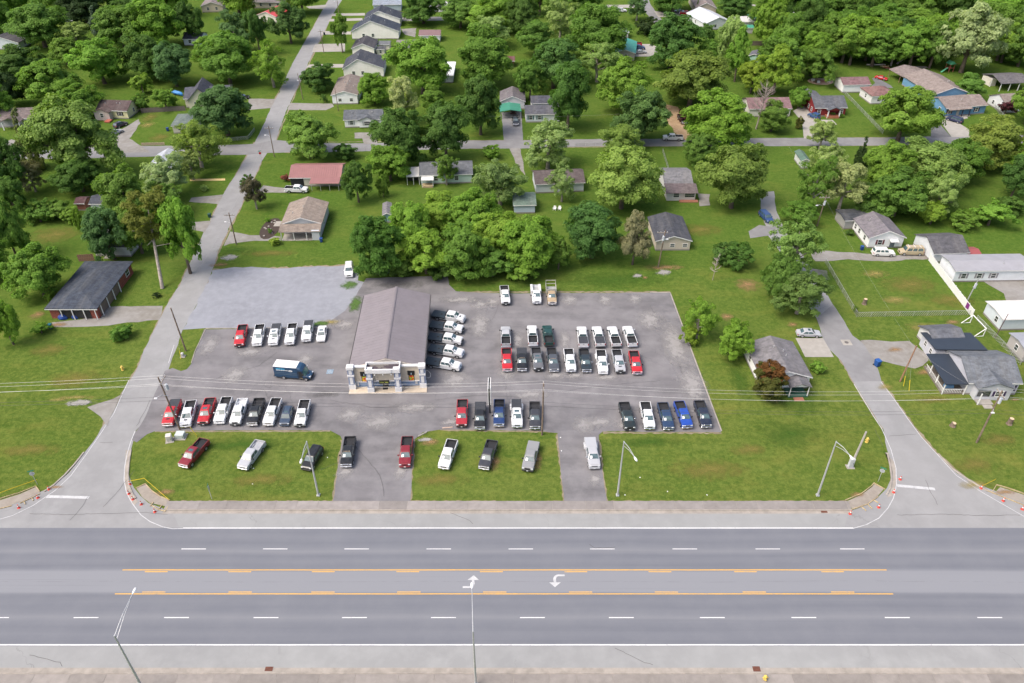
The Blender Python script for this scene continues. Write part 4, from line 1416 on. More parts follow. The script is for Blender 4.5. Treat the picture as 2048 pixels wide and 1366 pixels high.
# blue delivery step van
def delivery_van():
    A, B = P(625, 753, .4), P(552, 747, .4)
    d = A - B
    d.z = 0
    d.normalize()
    c = A - d * 3.5
    t = thing('delivery_van', 'dark blue box delivery van with white roof and open side door', 'van', (c.x, c.y, .03), math.atan2(d.y, d.x) + R(0))
    NV = plain('van_blue', (.018, .052, .105), .35, 0, .5, .08)
    hw = 1.08
    a = 3.5
    b = MB()
    b.cbox(-a, 1.05, -hw, hw, .55, 2.95, .05)
    o = b.build('box_body', NV, t)
    MB().box(-a + .01, 1.04, -hw + .01, hw - .01, 2.952, 2.99).build('roof', WHITE, o)
    # sloped cab hood
    cb = MB()
    def ring(x, y, z0, z1):
        return [(x, -y, z0), (x, y, z0), (x, y, z1 - .12), (x, y - .2, z1), (x, -y + .2, z1), (x, -y, z1 - .12)]
    cb.loft([ring(1.05, hw, .55, 2.96), ring(1.7, hw, .55, 2.80), ring(2.15, hw - .03, .55, 2.40), ring(2.16, hw - .03, .55, 1.25), ring(2.9, hw - .06, .55, 1.15), ring(3.3, hw - .12, .5, 1.0), ring(3.48, hw - .22, .45, .85)])
    cbo = cb.build('cab', NV, t)
    ws = MB()
    ws.quadf([(2.62, -.92, 1.24), (2.62, .92, 1.24), (2.10, .84, 2.30), (2.10, -.84, 2.30)])
    ws.quadf([(2.62, -.92, 1.24), (2.10, -.84, 2.30), (2.10, -.9, 1.24)])
    ws.quadf([(2.62, .92, 1.24), (2.10, .9, 1.24), (2.10, .84, 2.30)])
    ws.build('windshield', glass_mat('van_glass', (.05, .12, .11)), t)
    dr = MB()
    dr.quadf([(1.15, -hw - .012, .62), (2.0, -hw - .012, .62), (2.0, -hw - .012, 2.25), (1.15, -hw - .012, 2.25)])
    do = dr.build('door_shade_panel', TRIM, t)  # black panel painted in for the shade inside the open door
    MB().box(1.45, 2.05, -hw - .03, -hw + .5, .60, .68).build('step', LUMBER, do)
    MB().box(1.30, 1.36, -hw - .03, -hw, .62, 2.2).build('door_edge', NV, do)
    for z in (1.25, 1.62):
        MB().box(-a + .1, 1.0, -hw - .02, -hw - .002, z, z + .05).build('rub_rail', plain('rail_grey', (.12, .16, .2), .5), o)
    # lettering on the side: pale blue block word, white line below, round white badge
    lt = MB()
    x = -2.95
    for w_, hgt in ((.28, .26), (.22, .34), (.26, .26), (.2, .34), (.12, .26), (.26, .3), (.2, .26), (.22, .26)):
        lt.box(x, x + w_ - .06, -hw - .016, -hw - .004, 2.36, 2.36 + hgt)
        x += w_
    lt.build('lettering', plain('sky_blue_print', (.05, .36, .62), .5), o)
    lt = MB()
    x = -2.95
    for w_ in (.5, .3, .16, .42, .36, .28, .3):
        lt.box(x, x + w_ - .05, -hw - .016, -hw - .004, 2.14, 2.28)
        x += w_
    lt.build('lettering', WHITE, o)
    bd = MB()
    bd.prism([(.40 * math.cos(i * math.pi / 8) - .05, .20 * math.sin(i * math.pi / 8)) for i in range(16)], -.006, .006)
    bo = bd.build('badge', WHITE, o)
    bo.location = (-.1, -hw - .012, 2.18)
    bo.rotation_euler = (R(90), 0, 0)
    b2 = MB()
    b2.prism([(.20 * math.cos(i * math.pi / 8) - .05, .07 * math.sin(i * math.pi / 8)) for i in range(16)], -.006, .012)
    bo2 = b2.build('badge_mark', plain('print_grey', (.2, .23, .28), .5), o)
    bo2.location = (-.1, -hw - .016, 2.16)
    bo2.rotation_euler = (R(90), 0, 0)
    for s in (-1, 1):
        MB().cbox(3.15, 3.46, s * .72 - .18, s * .72 + .18, .80, 1.0, .03).build('headlight', LAMPC, t)
        MB().cbox(2.15, 2.35, s * 1.30 - .12, s * 1.30 + .12, 1.5, 1.95, .03).build('mirror', ROADW if s > 0 else TRIM, t)
        for x in (2.62, -1.75):
            w = obj('wheel', WT, t, (x, s * .97, .40), 0 if s < 0 else math.pi)
            obj('rim', WR, w)
        MB().box(-a - .02, -a + .01, s * .95 - .08, s * .95 + .08, 1.0, 1.4).build('tail_light', LAMPR, t)
    MB().cbox(3.2, 3.58, -.92, .92, .42, .66, .06).build('front_bumper', TRIM, t)
    MB().cbox(-a - .3, -a - .01, -1.0, 1.0, .48, .62, .04).build('rear_bumper', TRIM, t)
    MB().box(-a + .2, 3.2, -.6, .6, .38, .55).build('chassis', TRIM, t)
    MB().box(2.75, 2.95, -.35, .35, 1.155, 1.19).build('hood_vent', TRIM, cbo)


delivery_van()
# ================================================================ buildings
WHTW, CREAM, PALEBLU, BEIGE, GREYW, TANW = (.74, .75, .76), (.58, .53, .40), (.50, .56, .60), (.50, .46, .40), (.48, .50, .54), (.42, .37, .30)
R_DARK, R_GREY, R_BROWN, R_SLATE, R_MAROON, R_RED, R_BLACK = (.055, .060, .075), (.150, .150, .160), (.190, .155, .140), (.095, .105, .120), (.170, .105, .105), (.25, .120, .115), (.026, .034, .048)


def window(parent, x, z, w, h, y=-.03, shutters=None, axis='front', sgn=-1):
    """window on a wall; local x along the wall. frame is the part, pane and shutters sub-parts"""
    rz = {'front': 0, 'right': math.pi / 2, 'left': -math.pi / 2, 'back': math.pi}[axis]
    M_ = Matrix.Rotation(rz, 4, 'Z')
    f = MB()
    t = .09
    f.box(-w / 2 - t, w / 2 + t, -.07, .0, -t, 0)
    f.box(-w / 2 - t, w / 2 + t, -.07, .0, h, h + t)
    f.box(-w / 2 - t, -w / 2, -.07, .0, 0, h)
    f.box(w / 2, w / 2 + t, -.07, .0, 0, h)
    f.box(-w / 2, w / 2, -.055, .0, h * .5 - .03, h * .5 + .03)
    fo = f.build('window', WHITE, parent)
    fo.location = (x, y, z)
    fo.rotation_euler = (0, 0, rz)
    MB().box(-w / 2, w / 2, -.03, -.01, 0, h).build('pane', WGLASS, fo)
    if shutters:
        for s in (-1, 1):
            so_ = MB().box(s * (w / 2 + .33) - .2, s * (w / 2 + .33) + .2, -.05, -.002, -.05, h + .05).build('shutter', SMOOTH, fo)
            so_.color = (*shutters, 1)
    return fo


def gable_roof(W_, D, h, pitch, ov, ridge, x_off=0, thick=.16, peak=.5):
    """roof slab over footprint x in [-W/2,W/2], y in [0,D]"""
    m = MB()
    if ridge == 'x':
        yr = D * peak
        rise = pitch * max(yr, D - yr)
        zr = h + rise
        for ya, s in ((-ov, 0), (D + ov, 1)):
            sl = rise / (yr if not s else D - yr)
            za = h - ov * sl
            a0, a1 = (-W_ / 2 - ov, ya), (W_ / 2 + ov, ya)
            top = [(a0[0], ya, za + thick), (a1[0], ya, za + thick), (a1[0], yr, zr + thick), (a0[0], yr, zr + thick)]
            bot = [(x, y, z - thick) for x, y, z in top]
            m.loft([bot, top])
    else:
        xr_ = -W_ / 2 + W_ * peak
        rise = pitch * W_ * max(peak, 1 - peak)
        zr = h + rise
        for s in (-1, 1):
            xe = s * (W_ / 2 + ov)
            run = abs(s * W_ / 2 - xr_)
            za = h - ov * rise / run
            top = [(xe, -ov, za + thick), (xe, D + ov, za + thick), (xr_, D + ov, zr + thick), (xr_, -ov, zr + thick)]
            bot = [(x, y, z - thick) for x, y, z in top]
            m.loft([bot, top])
    return m, zr


def hip_roof(W_, D, h, pitch, ov, thick=.16):
    m = MB()
    hw, x0 = min(W_, D) / 2, -W_ / 2
    rise = pitch * (hw + ov)
    lo = [(-W_ / 2 - ov, -ov, h), (W_ / 2 + ov, -ov, h), (W_ / 2 + ov, D + ov, h), (-W_ / 2 - ov, D + ov, h)]
    if W_ >= D:
        r = [(-W_ / 2 + hw, D / 2, h + rise), (W_ / 2 - hw, D / 2, h + rise)]
        idx = [(0, 1, 5, 4), (1, 2, 5), (2, 3, 4, 5), (3, 0, 4)]
    else:
        r = [(0, hw, h + rise), (0, D - hw, h + rise)]
        idx = [(0, 1, 4), (1, 2, 5, 4), (2, 3, 5), (3, 0, 4, 5)]
    vs = lo + r
    vt = [(x, y, z + thick) for x, y, z in vs]
    m.raw(vt, idx)
    m.raw([lo[0], lo[1], lo[2], lo[3]] + vt[:4], [(0, 1, 5, 4), (1, 2, 6, 5), (2, 3, 7, 6), (3, 0, 4, 7), (3, 2, 1, 0)])
    return m, h + rise


def house(label, LF, RF, back, h=2.8, ridge='x', pitch=.38, wall=WHTW, roof=R_GREY, ov=.35, win=(.25, .75), door=None, name='house', cat='house', wallmat=None, roofmat=None, side=(.5,), hip=False, flat=False,
          shutters=None, peak=.5, group='houses of the neighbourhood', found=True, open_front=False, vents=1, wh=1.2):
    A, B = P(*LF, h), P(*RF, h)
    if isinstance(back, tuple):
        Cc = P(*back, h)
        D0 = (Cc - B).length
        u = (B - A).normalized()
        v = (Cc - B).normalized()
        # square the plan up: split the skew evenly
        au, av = math.atan2(u.y, u.x), math.atan2(v.y, v.x) - math.pi / 2
        ang = (au * .65 + av * .35)
    else:
        D0 = back
        u = B - A
        ang = math.atan2(u.y, u.x)
    Wd = (B - A).length - 2 * ov
    D = D0 - 2 * ov
    mid = (A + B) / 2
    vy = Vector((-math.sin(ang), math.cos(ang), 0))
    o0 = mid + vy * ov
    t = thing(name, label, cat, (o0.x, o0.y, 0), ang, group)
    wm = wallmat or SIDING
    rm = roofmat or SHINGLE
    if flat:
        rf = MB().cbox(-Wd / 2 - ov, Wd / 2 + ov, -ov, D + ov, h, h + .22, .04)
        zr = h + .2
    elif hip:
        rf, zr = hip_roof(Wd, D, h, pitch, ov)
    else:
        rf, zr = gable_roof(Wd, D, h, pitch, ov, ridge, peak=peak)
    ro = rf.build('roof', rm, t)
    ro.color = (*roof, 1)
    if not open_front:
        w = MB()
        prof = None
        if flat or hip:
            w.box(-Wd / 2, Wd / 2, 0, D, 0, h + .01)
        elif ridge == 'x':
            yr = D * peak
            ring = lambda x: [(x, 0, 0), (x, D, 0), (x, D, h), (x, yr, zr), (x, 0, h)]
            w.loft([ring(-Wd / 2), ring(Wd / 2)])
        else:
            xr_ = -Wd / 2 + Wd * peak
            ring = lambda y: [(-Wd / 2, y, 0), (Wd / 2, y, 0), (Wd / 2, y, h), (xr_, y, zr), (-Wd / 2, y, h)]
            w.loft([ring(0), ring(D)])
        wo = w.build('wall', wm, t)
        wo.color = (*wall, 1)
        if found:
            fo = MB().box(-Wd / 2 - .03, Wd / 2 + .03, -.03, D + .03, 0, .35).build('foundation', SMOOTH, t)
            fo.color = (.22, .20, .19, 1)
        for f in win:
            window(t, -Wd / 2 + Wd * f, 1.0, 1.0 if Wd > 7 else .8, wh, -.005, shutters, 'front')
        for f in side:
            window(t, D * f, 1.0, .9, wh, 0, None, 'right').location = (Wd / 2 + .005, D * f, 1.0)
            window(t, D * f, 1.0, .9, wh, 0, None, 'left').location = (-Wd / 2 - .005, D * f, 1.0)
        if door is not None:
            do = MB().box(-.48, .48, -.06, 0, .12, 2.2).build('door', SMOOTH, t)
            do.location = (-Wd / 2 + Wd * door, -.005, 0)
            do.color = (.40, .38, .36, 1)
            MB().box(-.7, .7, -1.1, -.065, 0, .12).build('door_step', CONCR, do)
        # fascia boards
        fs = MB()
        if ridge == 'x' or flat or hip:
            fs.box(-Wd / 2 - ov, Wd / 2 + ov, -ov - .03, -ov - .003, h - ov * pitch * .9 - .08, h - ov * pitch * .9 + .10)
        else:
            xr_ = -Wd / 2 + Wd * peak
            for s in (-1, 1):
                run = abs(s * Wd / 2 - xr_)
                sl = (zr - h) / run
                xe = s * (Wd / 2 + ov)
                ze = h - ov * sl
                fs.raw([(xe, -ov - .03, ze - .06), (xe, -ov - .03, ze + .15), (xr_, -ov - .03, zr + .15), (xr_, -ov - .03, zr - .06), (xe, -ov - .003, ze - .06), (xe, -ov - .003, ze + .15), (xr_, -ov - .003, zr + .15), (xr_, -ov - .003, zr - .06)],
                       [(0, 1, 2, 3), (4, 7, 6, 5), (0, 4, 5, 1), (3, 2, 6, 7), (0, 3, 7, 4), (1, 5, 6, 2)])
        fs.build('fascia', WHITE, t)
    for i in range(vents):
        if flat:
            break
        px_, py_ = random.uniform(-.3, .3) * Wd, (D * .3 if ridge == 'x' else D * random.uniform(.3, .7))
        if ridge == 'x':
            z_ = h + (zr - h) * (py_ / (D * peak)) if py_ < D * peak else h
        else:
            xr_ = -Wd / 2 + Wd * peak
            z_ = zr - (zr - h) * abs(px_ - xr_) / (Wd * max(peak, 1 - peak))
        if not hip:
            MB().tube([(px_, py_, z_), (px_, py_, z_ + .65)], .09, 8).build('roof_vent', STEEL, ro)
    t['w'], t['d'] = Wd, D
    return t, Wd, D, zr, ro


def merge(main, wing):
    """make a wing's pieces parts of the main house"""
    bpy.context.view_layer.update()
    rel = main.matrix_world.inverted() @ wing.matrix_world
    for c in list(wing.children):
        b = c.matrix_basis.copy()
        c.parent = main
        c.matrix_basis = rel @ b
    bpy.data.objects.remove(wing)


def posts(parent, spots, h, w=.14, mat=None, name='post'):
    for x, y in spots:
        MB().box(x - w / 2, x + w / 2, y - w / 2, y + w / 2, 0, h).build(name, mat or WHITE, parent)


def shed_roof(parent, x0, x1, y0, y1, z0, z1, col, mat=None, name='porch_roof', thick=.1):
    """slab from (y0,z0) front edge to (y1,z1) back edge"""
    m = MB()
    top = [(x0, y0, z0), (x1, y0, z0), (x1, y1, z1), (x0, y1, z1)]
    m.loft([[(x, y, z - thick) for x, y, z in top], top])
    o = m.build(name, mat or SHINGLE, parent)
    o.color = (*col, 1)
    return o


# 1 --- brick house with dark hip roof, carport and porch
t, w_, d_, zr, ro = house('brick house with dark hip roof and open carport left of the street', (90, 617), (193, 620), (250, 525), 2.7, wall=(.20, .065, .048), roof=(.050, .060, .080), hip=True, ov=.5, win=(), side=(), pitch=.24, wallmat=BRICKM, found=False, vents=0)  # brick colour darkened for the shade under the eaves
cp_ = MB().box(-w_ / 2 + 2.0, w_ / 2 - 1.5, -.10, -.02, .1, 2.5).build('carport_shade_panel', TRIM, t)  # black panel on solid wall, painted-in shade of the carport
posts(t, [(-w_ / 2 + .2 + i * (w_ - .4) / 4, -.42) for i in range(1, 5)], 2.72)
pr_ = MB().box(w_ / 2 + .02, w_ / 2 + .06, 1.0, d_ * .62, .1, 2.5).build('porch_shade_panel', SMOOTH, t)  # dark panel on the wall, painted-in shade of the porch
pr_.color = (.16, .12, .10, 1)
posts(t, [(w_ / 2 + .40, 1.2 + i * 3.0) for i in range(4)], 2.72)
window(t, 0, 1.0, 1.6, 1.3, 0, None, 'right').location = (w_ / 2 + .01, d_ * .86, 1.0)
MB().box(-.25, .25, -.15, .15, 0, .45).build('chimney_cap', STEEL, ro).location = (-w_ * .18, d_ * .62, zr - .8)

# 2 --- tan roofed house with garage porch
t, w_, d_, zr, ro = house('pale blue grey house with tan gable roof and open porch by the gravel lot', (561, 449), (644, 447), (660, 404), 3.0, 'y', .34, (.47, .49, .52), (.235, .195, .165), win=(), side=(.3,), vents=2)
shed_roof(t, -w_ / 2 - .4, w_ / 2 + .3, -3.4, -.38, 2.45, 3.1, (.205, .170, .145))
for i, x in enumerate((-w_ / 2 + .1, -w_ / 2 + w_ * .33, -w_ / 2 + w_ * .66)):
    MB().box(x - .07, x + .07, -3.25, -3.1, 0, 2.45).build('post', WHITE, t)
lo_ = MB().box(w_ / 2 - 1.9, w_ / 2 - .05, -3.2, -.02, 0, 2.6).build('porch_room', SIDING, t)
lo_.color = (.47, .49, .52, 1)
MB().box(-w_ / 2, w_ / 2 - 1.9, -3.3, -.04, 0, .12).build('porch_floor', CONCR, t)

# 3 --- red metal roofed house
t, w_, d_, zr, ro = house('cream house under a red metal roof beside the round green tree', (577, 356), (682, 355), 9.5, 2.7, 'x', .34, (.52, .50, .42), R_RED, win=(.5,), side=(), roofmat=METALR, vents=0)
sm = MB()
for i in range(int(w_ / .6)):
    x = -w_ / 2 + i * .6
    sl = (zr - 2.7) / (d_ / 2)
    sm.raw([(x, -.3, 2.75), (x + .05, -.3, 2.75), (x + .05, d_ / 2, zr + .19), (x, d_ / 2, zr + .19), (x, -.3, 2.82), (x + .05, -.3, 2.82), (x + .05, d_ / 2, zr + .23), (x, d_ / 2, zr + .23)], [(4, 5, 6, 7), (0, 4, 7, 3), (1, 2, 6, 5)])
so_ = sm.build('roof_ribs', METALR, ro)
so_.color = (*k(R_RED, .85), 1)
so_['kind'] = 'stuff'
shed_roof(t, -w_ / 2 + w_ * .42, w_ / 2 + .2, -3.2, -.32, 2.3, 2.75, k(R_RED, .95), METALR)
posts(t, [(-w_ / 2 + w_ * (.45 + .18 * i), -3.0) for i in range(4)], 2.3, .1, STEEL)
MB().box(-w_ / 2 - .01, -w_ / 2 + w_ * .26, -.05, -.01, .1, 2.4).build('carport_shade_panel', TRIM, t)  # flat black panel stands for the shade within the carport

# 4 --- white house, grey roof, near the cross street
t, w_, d_, zr, ro = house('white house with slate grey roof north of the cross street', (686, 240), (766, 238), 8.5, 2.7, 'x', .40, WHTW, R_SLATE, win=(.18, .60), side=(), vents=3, shutters=(.30, .32, .34), door=.88)
gm_, gz = gable_roof(5.0, 5.0, 2.7, .36, .3, 'y')
go = gm_.build('cross_gable', SHINGLE, t)
go.color = (*R_SLATE, 1)
go.location = (w_ * .1, -.9, 0)
gw = MB().loft([[(-2.5, y, .3), (2.5, y, .3), (2.5, y, 2.7), (0, y, gz), (-2.5, y, 2.7)] for y in (-.8, .5)]).build('gable_wall', SIDING, t)
gw.color = (*WHTW, 1)
gw.location = (w_ * .1, 0, 0)
window(t, w_ * .1, 1.0, 1.8, 1.2, -.82, (.30, .32, .34))

# row of houses along the left street
ROWG = 'row of white gabled houses along the left street'
house('white house with brown roof at the near end of the street row', (661, 191), (716, 190), (732, 155), 3.2, 'y', .30, WHTW, (.185, .155, .140), win=(.3, .75), side=(), vents=4, group=ROWG, wh=1.0)
house('white house with dark roof and right porch, second from the near end of the row', (684, 138), (768, 136), (776, 115), 3.3, 'y', .36, (.78, .76, .71), R_DARK, peak=.38, win=(.25, .48), side=(), vents=2, group=ROWG)
house('white house with dark roof and rear shed, third from the near end of the row', (702, 97), (749, 97), (757, 80), 3.3, 'y', .40, (.78, .75, .68), (.062, .060, .070), win=(.3, .7), side=(), group=ROWG)
house('wide white house with dark roof and corner porches, fourth in the row', (701, 63), (798, 62), (804, 48), 3.3, 'y', .36, (.78, .76, .71), (.045, .055, .075), peak=.42, win=(.25, .45), side=(), vents=3, group=ROWG)
house('wide white house with dark roof, fifth in the row', (727, 38), (801, 38), (804, 25), 3.3, 'y', .36, (.78, .76, .72), (.045, .052, .070), peak=.42, win=(.4,), side=(), group=ROWG)
house('pale blue house at the top of the row cut by the frame', (745, 10), (803, 9), 10, 3.0, 'x', .3, (.36, .42, .48), (.22, .25, .30), win=(.3,), side=(), group=ROWG)
house('small white shed behind the third row house', (751, 100), (770, 100), 4.5, 2.3, 'y', .1, (.58, .55, .46), (.075, .078, .085), win=(.5,), side=(), name='shed', cat='shed', group=ROWG, vents=0)
house('white lean-to with grey roof behind the third row house', (755, 89), (780, 89), 5, 2.4, 'x', .12, (.60, .58, .5), (.13, .14, .15), win=(), side=(), name='shed', cat='shed', group=ROWG, vents=0)
house('white shed with maroon metal roof behind the row', (837, 71), (881, 71), 8, 2.7, 'x', .3, WHTW, R_MAROON, win=(), side=(), name='shed', cat='shed', roofmat=METALR, vents=0)
house('long low outbuilding with grey brown roof behind the row', (792, 90), (861, 89), 7, 2.4, 'x', .22, (.48, .48, .46), (.19, .17, .17), win=(), side=(), name='shed', cat='shed', vents=0)
house('white flat roofed shed behind the big tree', (880, 152), (907, 152), 16, 2.6, 'y', .04, WHTW, (.66, .67, .68), win=(), side=(), name='shed', cat='shed', roofmat=METALR, flat=True)
house('dark brown barn shed half hidden right of the big tree', (1005, 122), (1030, 122), 6, 2.5, 'x', .3, (.14, .05, .04), (.12, .05, .05), win=(), side=(), name='shed', cat='shed', vents=0)

# upper left
house('white house with dark roof at the left edge near the top', (-34, 84), (34, 87), (53, 71), 2.8, 'y', .32, (.56, .60, .64), (.075, .075, .085), win=(.8,), side=(.4,))
house('small white outbuilding with dark roof at the top left', (364, 78), (402, 78), 9, 2.7, 'x', .34, (.56, .60, .66), (.055, .060, .080), win=(.35,), side=(.5,), name='shed', cat='shed')
house('cream house with grey brown roof at the top edge', (400, 13), (446, 11), (462, -4), 2.8, 'y', .34, (.52, .46, .36), (.20, .17, .17), win=(.3, .7), side=())
house('white house with bright red roof at the top', (515, 29), (549, 35), (562, 17), 2.7, 'y', .36, (.60, .57, .50), (.46, .06, .065), win=(.6,), side=(), roofmat=METALR)
house('cream bungalow behind the red roof at the top', (500, 4), (565, 5), 9, 2.8, 'x', .3, (.56, .50, .40), (.17, .15, .15), win=(.3, .6, .85), side=())
t, w_, d_, zr, ro = house('pale yellow house with dark brown roof left of the street', (190, 220), (254, 222), 9, 2.8, 'x', .42, (.62, .58, .36), (.080, .058, .058), win=(.75,), side=(.5,), shutters=(.02, .02, .03), vents=3)
gm_, gz = gable_roof(5.0, 6.0, 2.7, .42, .3, 'y')
go = gm_.build('cross_gable', SHINGLE, t)
go.color = (.10, .072, .066, 1)
go.location = (-w_ * .26, -2.0, 0)
gw = MB().loft([[(-2.5, y, 0), (2.5, y, 0), (2.5, y, 2.7), (0, y, gz), (-2.5, y, 2.7)] for y in (-1.9, .5)]).build('gable_wall', SIDING, t)
gw.color = (.46, .40, .38, 1)
gw.location = (-w_ * .26, 0, 0)
window(t, -w_ * .26, 1.0, 1.0, 1.3, -1.92)
MB().cbox(-w_ * .12, w_ * .06, -4.0, -2.0, .15, .5, .05).build('porch_deck', plain('red_deck', (.33, .09, .06), .8), t)
t, w_, d_, zr, ro = house('cream two-gabled house with steep dark roofs left of the street', (366, 198), (458, 193), 12, 3.2, 'x', .30, (.56, .54, .44), (.075, .080, .098), win=(.85,), side=())
gm_, gz = gable_roof(8.0, 11.0, 3.2, .95, .35, 'y')
go = gm_.build('steep_gable', SHINGLE, t)
go.color = (.062, .066, .085, 1)
go.location = (-w_ * .12, -2.2, 0)
gw = MB().loft([[(-4, y, 0), (4, y, 0), (4, y, 3.2), (0, y, gz), (-4, y, 3.2)] for y in (-2.0, 2)]).build('gable_wall', SIDING, t)
gw.color = (.58, .55, .42, 1)
gw.location = (-w_ * .12, 0, 0)
window(t, -w_ * .12 - 1.6, 1.0, 1.0, 1.5, -2.02)
window(t, -w_ * .12 + 1.4, 3.2, .9, 1.3, -2.02)
t, w_, d_, zr, ro = house('brown roofed bungalow with front porch at the left edge', (-30, 240), (70, 236), 10, 2.8, 'x', .34, (.36, .36, .38), (.145, .118, .115), win=(.8,), side=())
gm_, gz = gable_roof(6.0, 6.0, 2.7, .4, .3, 'y')
go = gm_.build('porch_roof', SHINGLE, t)
go.color = (.12, .098, .095, 1)
go.location = (w_ * .05, -2.6, 0)
posts(t, [(w_ * .05 - 2.6, -2.5), (w_ * .05 + 2.6, -2.5)], 2.7, .3)
house('low house with green roof beneath the white-flecked tree', (341, 252), (392, 250), 10, 2.6, 'y', .25, (.50, .48, .42), (.115, .145, .135), win=(.3,), side=(), hip=True)
house('pale grey roofed house hidden by the silver green trees', (292, 337), (345, 336), 10, 2.9, 'y', .5, (.50, .52, .56), (.42, .45, .50), win=(.5,), side=())
house('small white shed with dark roof in the left yard', (176, 408), (204, 408), 5.5, 2.3, 'x', .34, (.58, .62, .66), (.06, .065, .08), win=(), side=(), name='shed', cat='shed', vents=0)
house('small maroon shed in the left yard', (147, 407), (169, 407), 4.0, 2.2, 'x', .36, (.26, .11, .08), (.080, .045, .048), win=(), side=(), name='shed', cat='shed', vents=0)
house('white house half hidden beneath the leaning pine', (181, 494), (258, 495), 9, 2.7, 'x', .34, (.55, .56, .56), (.17, .16, .17), win=(.15, .5), side=(), door=.35)

# centre
t, w_, d_, zr, ro = house('pale green house with slate roof and white porches left of centre', (838, 351), (946, 348), 9, 2.8, 'x', .34, (.42, .54, .49), (.110, .118, .130), win=(.3, .7), side=())
shed_roof(t, -w_ / 2 - 3.9, -w_ / 2 - .1, -.4, 5.5, 2.5, 2.75, (.55, .54, .52), METALR, 'side_porch_roof')
posts(t, [(-w_ / 2 - 3.7, -.2), (-w_ / 2 - 2.0, -.2), (-w_ / 2 - .4, -.2)], 2.45, .12)
MB().box(-w_ / 2 - 3.6, -w_ / 2 - .2, 2.5, 2.6, 0, 2.3).build('porch_screen', TRIM, t)
shed_roof(t, -w_ / 2 + .2, -w_ / 2 + 3.6, -2.2, -.34, 2.2, 2.5, (.58, .58, .57), METALR, 'front_porch_roof')
posts(t, [(-w_ / 2 + .4, -2.0), (-w_ / 2 + 3.4, -2.0)], 2.15, .12)
MB().box(-w_ / 2 + .5, -w_ / 2 + 3.3, -2.4, -.4, 0, .5).build('deck', LUMBER, t)
house('white bungalow with weathered dark brown roof behind the shade tree', (1070, 369), (1171, 365), 9, 2.8, 'x', .38, (.52, .57, .60), (.092, .075, .075), win=(), side=())
house('pale blue garage with mossy green roof behind the tree belt', (1026, 411), (1073, 410), 7.5, 2.5, 'x', .38, (.44, .52, .60), (.13, .18, .15), win=(), side=(), name='garage', cat='garage', vents=0)
house('small dark roofed shed between hedge and tree belt', (764, 430), (783, 429), 6.5, 2.4, 'y', .4, (.20, .34, .36), (.16, .155, .165), win=(), side=(), name='shed', cat='shed', vents=0)
house('white house with grey gable roof behind the green carport', (999, 203), (1051, 203), 10, 2.8, 'y', .42, (.55, .57, .60), (.13, .12, .13), win=(), side=())
t, w_, d_, zr, ro = house('green metal carport in front of the grey gabled house', (999, 224), (1043, 223), 7, 2.5, 'y', .16, WHTW, (.045, .20, .135), win=(), side=(), name='carport', cat='carport', roofmat=METALR, open_front=True, vents=0)
posts(t, [(-w_ / 2, 0), (w_ / 2, 0), (-w_ / 2, d_), (w_ / 2, d_)], 2.5, .14, STEEL)
gsh = house('white house with dark roof and green shutters above the cross street', (1050, 229), (1122, 228), 8, 2.8, 'x', .40, (.58, .62, .66), (.085, .088, .105), win=(.14, .40), side=(), shutters=(.02, .10, .11), vents=0)
merge(gsh[0], house('rear wing', (1062, 207), (1116, 206), 7, 2.9, 'x', .4, (.56, .58, .60), (.065, .068, .085), win=(), side=(), vents=0)[0])
t, w_, d_, zr, ro = house('white house with grey roof and brown porch roof right of centre', (1329, 367), (1387, 367), 10, 3.3, 'x', .28, (.52, .52, .53), (.155, .155, .165), win=(), side=(), vents=2)
po = shed_roof(t, -w_ / 2 - .5, w_ / 2 + 1.0, -4.6, -.36, 2.5, 3.35, (.120, .098, .102), SHINGLE)
pw = MB().box(-w_ / 2, w_ / 2 + .5, -3.8, -.02, 0, 2.5).build('porch_room', SIDING, t)
pw.color = (.54, .52, .50, 1)
window(t, -w_ * .15, 1.0, 1.5, 1.2, -3.81)
window(t, w_ * .35, 1.0, 2.6, 1.2, -3.81)
MB().box(-.2, w_ / 2 + 1.2, -5.0, -3.85, 0, .3).build('porch_step', plain('brick_step', (.28, .12, .08), .9), t)
house('beige block garage with dark gable roof behind the utility pole', (1311, 483), (1385, 482), (1367, 433), 2.7, 'y', .30, (.50, .44, .37), (.058, .062, .075), win=(.48, .85), side=(), vents=0, name='garage', cat='garage', wallmat=SIDING, wh=.8)

# right, middle distance
t, w_, d_, zr, ro = house('white house with grey gable roof and dark red shutters behind the white SUV', (1739, 477), (1813, 475), (1781, 435), 2.9, 'y', .42, (.74, .75, .76), (.150, .140, .155), win=(.33,), side=(.25, .6, .85), shutters=(.12, .03, .035))
aw = shed_roof(t, w_ * .08, w_ * .32, -1.1, -.02, 2.15, 2.45, (.55, .55, .55), METALR, 'door_awning')
do = MB().box(w_ * .13, w_ * .27, -.05, -.01, .1, 2.1).build('door', SMOOTH, t)
do.color = (.12, .14, .16, 1)
t, w_, d_, zr, ro = house('white garage with dark roof at the end of the white fence', (1869, 508), (1941, 505), 9.5, 2.6, 'x', .42, (.60, .63, .66), (.085, .085, .095), win=(), side=(), name='garage', cat='garage', vents=0)
house('small red domed shed beside the white garage', (1938, 512), (1965, 511), 4, 1.8, 'x', .28, (.5, .52, .54), (.26, .07, .07), win=(), side=(), name='shed', cat='shed', vents=0, roofmat=METALR)
t, w_, d_, zr, ro = house('long white mobile home with grey roof behind the white fence', (1911, 543), (2075, 541), 7.2, 3.0, 'x', .16, (.70, .73, .76), (.27, .27, .29), win=(.12, .32, .50), side=(), name='mobile_home', cat='mobile home', roofmat=METALR, shutters=(.25, .24, .26))
